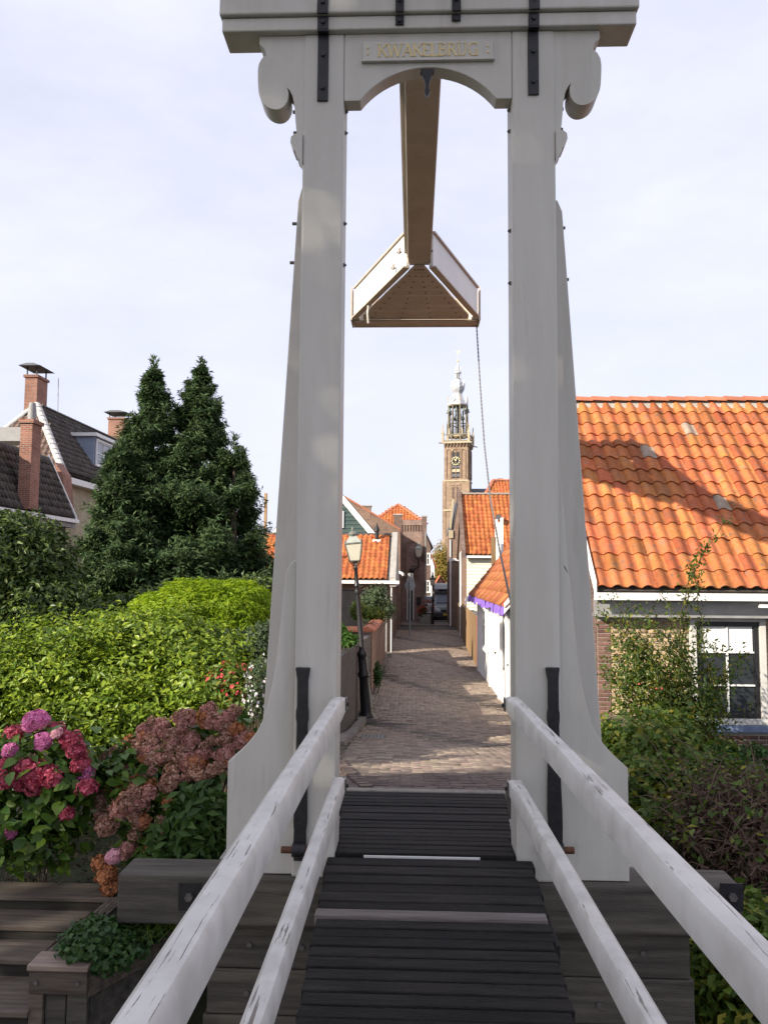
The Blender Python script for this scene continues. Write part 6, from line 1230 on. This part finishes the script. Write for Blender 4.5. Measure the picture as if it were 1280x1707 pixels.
# hydrangeas
def ovate(L, W):
    q = MB(); n = 6; vs = []; fs = []
    for i in range(n + 1):
        t = i / n; w_ = W / 2 * math.sin(math.pi * min(1, t ** .75)) if i < n else 0; z = -.22 * L * t * t
        vs += [(-w_, t * L, z + .16 * w_ + .004 * (i % 2)), (0, t * L, z), (w_, t * L, z + .16 * w_ - .004 * (i % 2))]
    for i in range(n): a = 3 * i; fs += [(a, a + 1, a + 4, a + 3), (a + 1, a + 2, a + 5, a + 4)]
    q.v, q.f = vs, fs; return q
HL = [local_mesh('leaf', ovate(1, .62), M_HYD, True), local_mesh('leaf', ovate(1, .70), M_HYD, True)]
def florets(R0, n, mat, name='flower_head', size=.026, flat=.8, seed=0, lo=.86, hi=1.06):
    rr = np.random.default_rng(seed); i = np.arange(n) + .5; ph = np.arccos(1 - 1.55 * i / n); th = math.pi * (1 + 5 ** .5) * i
    d = np.stack([np.cos(th) * np.sin(ph), np.sin(th) * np.sin(ph), np.cos(ph)], 1) + rr.normal(0, .07, (n, 3)); d = unit(d); c = d * R0 * np.array([1, 1, flat]) * rr.uniform(lo, hi, (n, 1)); vs = []; fs = []
    for k in range(n):
        nrm = Vector(d[k] + rr.normal(0, .25, 3)).normalized(); a = nrm.orthogonal().normalized(); b = nrm.cross(a); r0 = rr.uniform(0, 1.5); p = Vector(c[k]); s = size * rr.uniform(.75, 1.2)
        for j in range(4):
            t = r0 + j * math.pi / 2; u = a * math.cos(t) + b * math.sin(t); v = -a * math.sin(t) + b * math.cos(t); m = len(vs)
            vs += [p, p + (u * .62 + v * .5) * s + nrm * s * .28, p + u * s * 1.05 + nrm * s * .12, p + (u * .62 - v * .5) * s + nrm * s * .28]; fs.append((m, m + 1, m + 2, m + 3))
    q = MB(); q.v = [tuple(v) for v in vs]; q.f = fs; return local_mesh(name, q, mat)
def petal(name, cols): return leafmat(name, cols, .6, .25, .2)
PK = petal('pink_petals', [(.62, .16, .36), (.74, .26, .48), (.68, .20, .42), (.55, .12, .30)]); CR = petal('crimson_petals', [(.30, .025, .06), (.42, .06, .10), (.54, .14, .20), (.36, .06, .08)])
BRp = petal('faded_brown_petals', [(.22, .11, .07), (.36, .19, .13), (.50, .33, .26), (.30, .14, .10), (.18, .10, .05)]); PB = petal('dusty_pink_petals', [(.44, .17, .16), (.34, .15, .11), (.56, .33, .30), (.28, .13, .08)]); LP_ = petal('pale_pink_petals', [(.70, .34, .42), (.78, .46, .52)])
OR = petal('rust_petals', [(.38, .14, .06), (.46, .20, .09), (.30, .12, .06)])
FH = {}
for nm, mt, r0, n in (('pk', PK, .085, 90), ('cr', CR, .085, 80), ('br', BRp, .085, 80), ('pb', PB, .085, 80), ('lp', LP_, .08, 90), ('or', OR, .085, 80)):
    FH[nm] = [florets(r0, n, mt, seed=7 + k, flat=(.75, .9)[k], **({} if nm in ('pk', 'lp') else dict(size=.030, lo=.55, hi=1.25))) for k in (0, 1)]
def hydrangea(label, ells, base, heads, nleaf, L, fill=0, seed=0):
    rr = random.Random(seed); t = thing('hydrangea', label, 'bush', base, 'hydrangeas by the abutment')
    for (px, py, Y, kind, sc) in heads:
        p = at(px, py, Y); tilt = Vector((rr.uniform(-.5, .5), rr.uniform(-.9, -.1), 1)).normalized(); m = tilt.to_track_quat('Z', 'Y').to_matrix().to_4x4() @ Matrix.Rotation(rr.uniform(0, 6), 4, 'Z') @ Matrix.Diagonal((sc * .92, sc * .92, sc * .85, 1)); m.translation = p
        inst('flower_head', FH[kind][rr.randrange(2)], t, m)
    P, Nn = shell(ells, int(nleaf * 1.9), .35, .14); n = 0
    for i in range(len(P)):
        if n >= nleaf: break
        nn = Vector(Nn[i]); 
        if nn.y > .55: continue
        m_ = (nn * .7 + Vector((0, 0, .8)) + Vector((rr.uniform(-.5, .5), rr.uniform(-.5, .5), rr.uniform(-.3, .3)))).normalized(); d = nn + Vector((rr.uniform(-1, 1), rr.uniform(-1, 1), rr.uniform(-.9, .3))); d = (d - m_ * d.dot(m_)).normalized(); s = d.cross(m_); l = L * rr.uniform(.65, 1.25)
        M4 = Matrix((s * l, d * l, m_ * l)).transposed().to_4x4(); M4.translation = Vector(P[i]); inst('leaf', HL[rr.randrange(2)], t, M4); n += 1
    P, Nn = shell([(c, tuple(x * .85 for x in r)) for c, r in ells], fill, .5, .1); leaves('inner_foliage', P, L, M_HYDI, t, Nn, wr=.6, kind='stuff'); stems('stem', spread_stems(base, ells, 9, .012), .008, BARK, t)
h1 = [pe(60, 1400, 95, 45, 5.2, .3), pe(75, 1270, 95, 70, 5.3, .35), pe(60, 1350, 100, 70, 5.2, .35), pe(110, 1310, 70, 60, 5.2, .3), pe(-20, 1310, 70, 90, 5.2, .35)]
heads = [(60, 1203, 5.2, 'pk', 1.0), (72, 1236, 5.1, 'pk', .72), (18, 1251, 5.1, 'pk', .62), (15, 1388, 5.0, 'pk', .6), (143, 1290, 5.15, 'pk', .7), (28, 1222, 5.25, 'cr', .8), (118, 1235, 5.15, 'cr', .8), (128, 1252, 5.1, 'cr', .7), (45, 1275, 5.05, 'cr', .9), (62, 1290, 5.0, 'cr', .95), (88, 1297, 5.0, 'cr', .8), (15, 1300, 5.0, 'cr', .8), (145, 1312, 5.05, 'cr', .75), (110, 1355, 5.0, 'cr', .62), (60, 1312, 5.0, 'cr', .7), (35, 1305, 5.02, 'cr', .7), (94, 1218, 5.25, 'cr', .7), (4, 1275, 5.05, 'cr', .6), (95, 1222, 5.1, 'lp', .5), (135, 1275, 5.1, 'cr', .7)]
hydrangea('hydrangea with bright pink and crimson flower heads at left edge', h1, (-2.6, 5.3, .4), heads, 290, .092, 1500, 3)
h2 = [pe(300, 1270, 95, 62, 5.6, .4), pe(225, 1275, 60, 55, 5.5, .35), pe(370, 1240, 60, 60, 5.7, .35), pe(240, 1300, 75, 60, 5.4, .35), pe(330, 1370, 75, 75, 5.3, .35), pe(270, 1400, 80, 60, 5.2, .3), pe(360, 1420, 40, 60, 5.1, .25)]
heads = []; rr = random.Random(5)
for i in range(125):
    a = rr.random(); px = 160 + 260 * a; top = float(np.interp(px, [160, 205, 225, 300, 367, 420], [1262, 1252, 1208, 1196, 1174, 1195])); py = top + 110 * rr.random() ** 1.25
    if px > 330 and py > 1320: py -= 70
    heads.append((px, py, 5.15 + .3 * (1 - (py - top) / 120), rr.choice(('br', 'br', 'pb', 'or', 'br', 'pb', 'pb')), rr.uniform(.42, .74)))
for i in range(16): heads.append((rr.uniform(205, 310), rr.uniform(1318, 1432), 4.98, rr.choice(('br', 'or', 'pb', 'br')), rr.uniform(.36, .6)))
heads += [(190, 1428, 4.95, 'lp', .62), (178, 1458, 4.95, 'or', .7), (186, 1478, 4.95, 'or', .7), (168, 1440, 4.98, 'or', .6), (265, 1432, 5.0, 'br', .75), (285, 1422, 5.0, 'br', .7), (250, 1438, 5.0, 'or', .6), (215, 1335, 5.0, 'br', .8), (205, 1345, 5.0, 'pb', .8), (230, 1340, 5.0, 'pb', .8), (285, 1305, 5.05, 'br', .8), (178, 1378, 5.0, 'br', .7)]
hydrangea('hydrangea with faded brownish pink flower heads against the white buttress', h2, (-1.75, 5.5, .4), heads, 290, .088, 2200, 9)
lw = [pe(330, 1380, 62, 62, 5.0, .25), pe(350, 1420, 42, 46, 4.95, .2), pe(285, 1430, 40, 30, 4.95, .2)]
shrub('green_shrub', 'green leafy shrub between brown hydrangea and white buttress board', 'bush', lw, (-1.45, 5.1, .45), 1500, .085, leafmat('mid_green_leaf', [(.03, .075, .014), (.055, .115, .02), (.08, .15, .028)], .5, .35), wr=.42, up=.3)
# red flowering shrub and pale aster beside the buttress
rs_ = [pe(385, 1140, 38, 30, 7.6, .35), pe(400, 1165, 34, 30, 7.4, .3)]
t = shrub('red_azalea', 'shrub with small red flowers between the hedge and white buttress', 'bush', rs_, (-1.75, 7.5, .6), 1600, .07, M_BUSH, up=.3)
P, Nn = shell(rs_, 260, .1, .15); k = Nn[:, 2] > .35; leaves('blossom', P[k] + Nn[k] * .02, .045, petal('red_blossom', [(.5, .04, .05), (.62, .10, .10), (.42, .02, .05)]), t, Nn[k], wr=.8)
as_ = [pe(437, 1132, 24, 34, 7.2, .25), pe(432, 1165, 22, 34, 7.2, .25)]
t = shrub('white_aster', 'small pale aster with tiny white flowers touching the white buttress', 'plant', as_, (-1.35, 7.2, .6), 1100, .045, M_GREYB, wr=.3)
P, Nn = shell(as_, 260, .1, .15); leaves('blossom', P + Nn * .02, .03, petal('white_blossom', [(.6, .55, .58), (.75, .72, .74)]), t, Nn, wr=.9)
bk = [pe(385, 1085, 55, 32, 9.2, .45), pe(440, 1080, 36, 40, 9.0, .4), pe(330, 1070, 40, 30, 9.4, .4)]
shrub('garden_shrub', 'dull green shrub under the lime maple beside the bridge post', 'bush', bk, (-2.1, 9.2, .6), 4500, .07, M_GREYB, up=.3)
# shaded shrubs behind the hedge
sh_ = [pe(215, 1020, 90, 30, 15.5, .6), pe(330, 1010, 110, 30, 15.6, .6), pe(430, 1000, 60, 40, 15.4, .6)]
shrub('yew_shrub', 'dark shaded shrubs at the foot of the conifers', 'bush', sh_, (-5, 15.6, .55), 9000, .12, M_LAUREL, up=.2)
# plants over the alley walls
bb = [pe(625, 1002, 25, 22, 26, .5), pe(610, 1015, 16, 20, 26, .4), pe(645, 1016, 14, 16, 26, .4), pe(625, 1024, 24, 16, 26, .4), pe(634, 986, 10, 9, 26, .3)]
shrub('wall_bush', 'rounded grey green bush above the brick garden wall', 'bush', bb, (-1.7, 26, .1), 4500, .09, M_GREYB, wr=.4, up=.3, noise=.35, inner=.5)
b2 = [pe(620, 1022, 20, 9, 22, .35), pe(596, 1018, 12, 14, 23, .4)]
shrub('yellow_bush', 'small yellowish plant spilling over the orange wall coping', 'plant', b2, (-1.8, 22, .1), 1500, .09, M_BUSH, wr=.5, up=.4)
b3 = [pe(560, 1060, 24, 18, 13.5, .3), pe(582, 1068, 12, 9, 13.3, .15)]
shrub('fern_clump', 'bright green ferny plant behind the low dark wall', 'plant', b3, (-1.6, 13.5, .55), 1500, .09, leafmat('fern_leaf', [(.06, .15, .02), (.10, .20, .03)], .5, .4), wr=.25, up=.5)
b4 = [pe(629, 1125, 5, 20, 19.5, .15)]
shrub('ivy_clump', 'little dark ivy growing at the foot of the wall join', 'ivy', b4, (-1.0, 19.5, .15), 500, .07, M_IVY, nst=4)
# climbing rose in front of the right house
t = thing('climbing_rose', 'tall straggling rose bush in front of the right house window', 'bush', (3.3, 9.6, .75))
tips = [(1205, 868), (1180, 905), (1150, 945), (1110, 1000), (1240, 1100), (1230, 1085), (1190, 1070), (1060, 1010), (1015, 1000), (1000, 1015), (1010, 1120), (1030, 1060), (1085, 1040), (1120, 1060), (1160, 1050), (1100, 1110), (1210, 1130), (1060, 1120), (1140, 1120), (1020, 1170), (1090, 1170), (1180, 1170), (1070, 1080), (1045, 1030), (1125, 1085)]
lines = []; PP = []; DD = []
for i, (px, py) in enumerate(tips):
    Y = R.uniform(9.2, 10.3); tip = at(px, py, Y); b = Vector((R.uniform(3.0, 3.6), R.uniform(9.4, 9.9), .75)); m = Vector((b.x + (tip.x - b.x) * .25, b.y, b.z + (tip.z - b.z) * .62)); ln = []
    if i < 2: m = at(1088, 1040, 9.7)
    for k in range(17):
        u = k / 16; p = b * (1 - u) ** 2 + m * 2 * u * (1 - u) + tip * u * u + Vector((R.uniform(-.03, .03), R.uniform(-.03, .03), R.uniform(-.02, .02))); ln.append(p)
    lines.append(ln)
    for k in range(4, 17):
        n = 14 if i >= 2 else 14
        c = np.array(ln[k]); PP.append(c + G.normal(0, 1, (n, 3)) * np.array([.10, .10, .08]) * (1 if i > 2 else .55) * (1.25 - k / 24)); 
stems('cane', lines, .013, leafmat('green_cane', [(.06, .07, .02), (.10, .08, .03)], .6, .0), t); P = np.concatenate(PP); leaves('foliage', P, .062, M_ROSE, t, wr=.42, up=.5, jit=.8, droop=.4)
core = [pe(1085, 1150, 65, 70, 9.8, .4), pe(1130, 1190, 85, 55, 9.6, .4), pe(1050, 1110, 38, 60, 9.9, .35)]
P, Nn = shell(core, 4500, .6, .3); leaves('inner_foliage', P, .06, M_ROSE, t, Nn, wr=.42, jit=.9)
for k in range(9):
    p = Vector(P[k * 37]); q = MB(); q.lathe([(.002, -.012), (.014, -.004), (.016, .004), (.010, .014), (.002, .018)], p + Vector((0, -.1, 0)), 7); q.build('rose_hip', REDB if k % 3 else WHITE, t, smooth=True)
lo = [pe(1060, 1270, 75, 60, 8.2, .45), pe(1120, 1250, 70, 50, 8.5, .45), pe(1090, 1320, 80, 60, 7.6, .45), pe(1085, 1385, 62, 50, 6.9, .4), pe(1015, 1235, 30, 40, 8.6, .3), pe(1150, 1300, 60, 40, 7.9, .4)]
shrub('bramble_bush', 'low green and yellowing bush right of the white buttress', 'bush', lo, (2.6, 8, .7), 7000, .075, M_BUSH, wr=.6, up=.4, nst=40, noise=.42, inner=.5, lv=.5)
lo2 = [pe(1235, 1300, 50, 28, 8.8, .4), pe(1205, 1262, 40, 24, 9.6, .4), pe(1268, 1275, 30, 32, 9.4, .35), pe(1185, 1268, 30, 25, 9.2, .3)]
shrub('evergreen_bush', 'green bush under the window sill of the right house', 'bush', lo2, (4.3, 9.4, .7), 4200, .06, leafmat('evergreen_leaf', [(.03, .075, .02), (.05, .11, .025), (.09, .19, .03)], .5, .35), up=.4)
bd = [pe(1210, 1370, 85, 70, 6.6, .6), pe(1190, 1430, 80, 60, 6.2, .6), pe(1260, 1400, 70, 90, 6.2, .6), pe(1240, 1330, 80, 40, 7.2, .5)]
t = shrub('withered_plants', 'brown withered plants and dead twigs beside the sill beam', 'plant', bd, (3, 6.5, .7), 7000, .055, M_BROWN, wr=.35, up=.2, nst=10, noise=.5, inner=.6, lv=.6)
tl = []
for i in range(420):
    c, r_ = bd[i % 4]; p = Vector(c) + Vector((R.uniform(-1, 1) * r_[0], R.uniform(-1, .6) * r_[1], R.uniform(-.8, 1.0) * r_[2])); d = Vector((R.uniform(-1, 1), R.uniform(-.6, .6), R.uniform(-.3, .9))) * R.uniform(.2, .5); tl.append([p, p + d * .5 + Vector((0, 0, .03)), p + d])
P, Nn = shell(bd, 900, .2, .5); leaves('green_shoots', P + Nn * .03, .075, M_BUSH, t, Nn, wr=.55, kind='stuff')
stems('twig', tl, .0045, leafmat('dry_twig', [(.10, .065, .05), (.18, .12, .09)], .8, 0), t, 4, kind='stuff')
bd2 = [pe(1110, 1660, 60, 80, 5.4, .4), pe(1240, 1650, 90, 110, 5.2, .5), pe(1240, 1560, 60, 60, 5.3, .4)]
shrub('bank_plants', 'dark leafy plants on the canal bank below the right handrail', 'plant', bd2, (2.1, 5.3, -.3), 3500, .075, M_BUSH, up=.3)
# ivy in the planter
iv = [pe(160, 1568, 55, 30, 4.35, .2), pe(210, 1562, 50, 24, 4.5, .2), pe(190, 1590, 40, 20, 4.3, .15), pe(245, 1545, 40, 14, 4.62, .15)]
shrub('ivy', 'trailing small leaved ivy in the wooden planter by the steps', 'ivy', iv, (-1.75, 4.4, .95), 2600, .034, M_IVY, wr=.85, up=.5, nst=8, rst=.004)
gr = []; 
for i in range(46): p = at(R.uniform(225, 300), 1545, 4.6) + Vector((0, R.uniform(-.1, .1), R.uniform(-.02, .02))); gr.append([p, p + Vector((R.uniform(-.05, .05), -.05, .08)), p + Vector((R.uniform(-.1, .1), -.14, .02))])
o = stems('grass_tuft', gr, .005, leafmat('grass_blade', [(.08, .14, .02), (.14, .2, .03)], .5, .2), None, 4); tag(o, 'thin grass blades hanging under the left end of sill beam', 'grass', kind='stuff')
# ground litter and low plants under the hydrangeas
n = 5000; P = np.stack([G.uniform(-5, -1.15, n), G.uniform(5.0, 7.6, n), np.zeros(n)], 1); P[:, 2] = np.where(P[:, 1] > 6.5, .64, .42 + .22 * np.clip((P[:, 1] - 4.95) / 1.55, 0, 1)) + G.uniform(0, .05, n)
o = leaves('leaf_litter', P, .06, leafmat('litter_leaf', [(.03, .02, .012), (.06, .045, .02), (.03, .045, .012), (.09, .06, .03)], .8, .1), None, np.tile([0, 0, 1.], (n, 1)), kind='stuff', jit=.4); tag(o, 'fallen leaves and low weeds on the dark soil', 'leaf litter')
n = 6000; P = np.stack([G.uniform(1.4, 7, n), G.uniform(4.9, 11.2, n), np.full(n, .74)], 1); P[:, 2] += .1 * np.sin(P[:, 0]) - .05 * (P[:, 0] > 3) + G.uniform(0, .06, n)
o = leaves('leaf_litter', P, .06, M_BROWN, None, np.tile([0, 0, 1.], (n, 1)), kind='stuff', jit=.4); tag(o, 'brown dead leaves covering the bed right of the bridge', 'leaf litter')
# moss and weeds where the wall meets the street
n = 2500; yy = G.uniform(9, 30, n); P = np.stack([np.interp(yy, [5, 9, 20, 46], [-.95, -.98, -1.0, -.9]) + .04 + G.exponential(.05, n), yy, np.zeros(n)], 1); P[:, 2] = np.interp(yy, [4.4, 5.72, 9, 12, 15, 20, 30], [1.5, 1.5, 1.02, .57, .26, .12, .06])
o = leaves('street_weeds', P, .04, M_IVY, None, np.tile([0, 0, 1.], (n, 1)), kind='stuff'); tag(o, 'small weeds and moss along the foot of the left wall', 'weeds')
# autumn tree at the end of the street
at_ = [pe(735, 935, 15, 28, 110, 1.6), pe(730, 955, 14, 25, 110, 1.5), pe(742, 950, 12, 26, 110, 1.5)]
t = thing('autumn_tree', 'yellow brown autumn tree at the far end beside the tower foot', 'tree', tuple(Vector((at_[0][0][0], 110, -.2)))); P, Nn = shell(at_, 4500, .8, .25); leaves('crown', P, .32, M_AUT, t, Nn, jit=.9); c = at_[0][0]; stems('trunk', [[Vector((c[0], 110, -.2)), Vector((c[0], 110, 2)), Vector((c[0] + a, 110, 6 + a))] for a in (-.9, 0, .9)], .2, BARK, t)
# elms on the near bank behind the camera: the tall ones shade the bridge
def elm(x, y, zc, rad, rz, n, seed, lab):
    t = thing('elm_tree', lab, 'tree', (x, y, -.2), 'elms on the near bank'); el = [((x, y, zc), (rad, rad, rz)), ((x + .5, y - .4, zc + rz * .5), (rad * .75, rad * .75, rz * .55)), ((x - .4, y + .5, zc - rz * .55), (rad * .8, rad * .8, rz * .5))]
    P, Nn = shell(el, n, .55, .15); leaves('crown', P, .26, M_ELM, t, Nn, wr=.7, jit=.8)
    stems('trunk', [[Vector((x, y, -.2)), Vector((x + .1, y, zc * .5)), Vector((x, y, zc + rz * .6))], [Vector((x, y, zc * .45)), Vector((x + .8, y + .4, zc * .8)), Vector((x + 1.2, y + .5, zc + .5))], [Vector((x, y, zc * .5)), Vector((x - .8, y - .5, zc * .8)), Vector((x - 1.2, y - .3, zc + .8))]], .3, BARK, t, 8)
elm(-14.0, -7.6, 12.2, 1.95, 4.6, 9000, 1, 'tall leafy elm on the near bank, closest of its row to the canal')
elm(-13.4, -10.2, 11.4, 2.1, 4.4, 9000, 2, 'tall leafy elm in the middle of the row leading back from the canal')
elm(-13.0, -12.9, 10.8, 2.1, 4.4, 8000, 3, 'tall leafy elm farthest back from the canal in its row')
elm(-20.6, -8.0, 8.3, 2.1, 3.4, 7000, 4, 'unseen shorter elm added to shade the hedge, between a tall and a short elm')  # out of view, added to shade the lower hedge and hydrangeas
elm(-24.4, -7.4, 8.0, 2.4, 3.4, 7000, 5, 'unseen shorter elm added to shade the hedge, at the far end of the row')  # out of view, added to keep the hedge front in shade
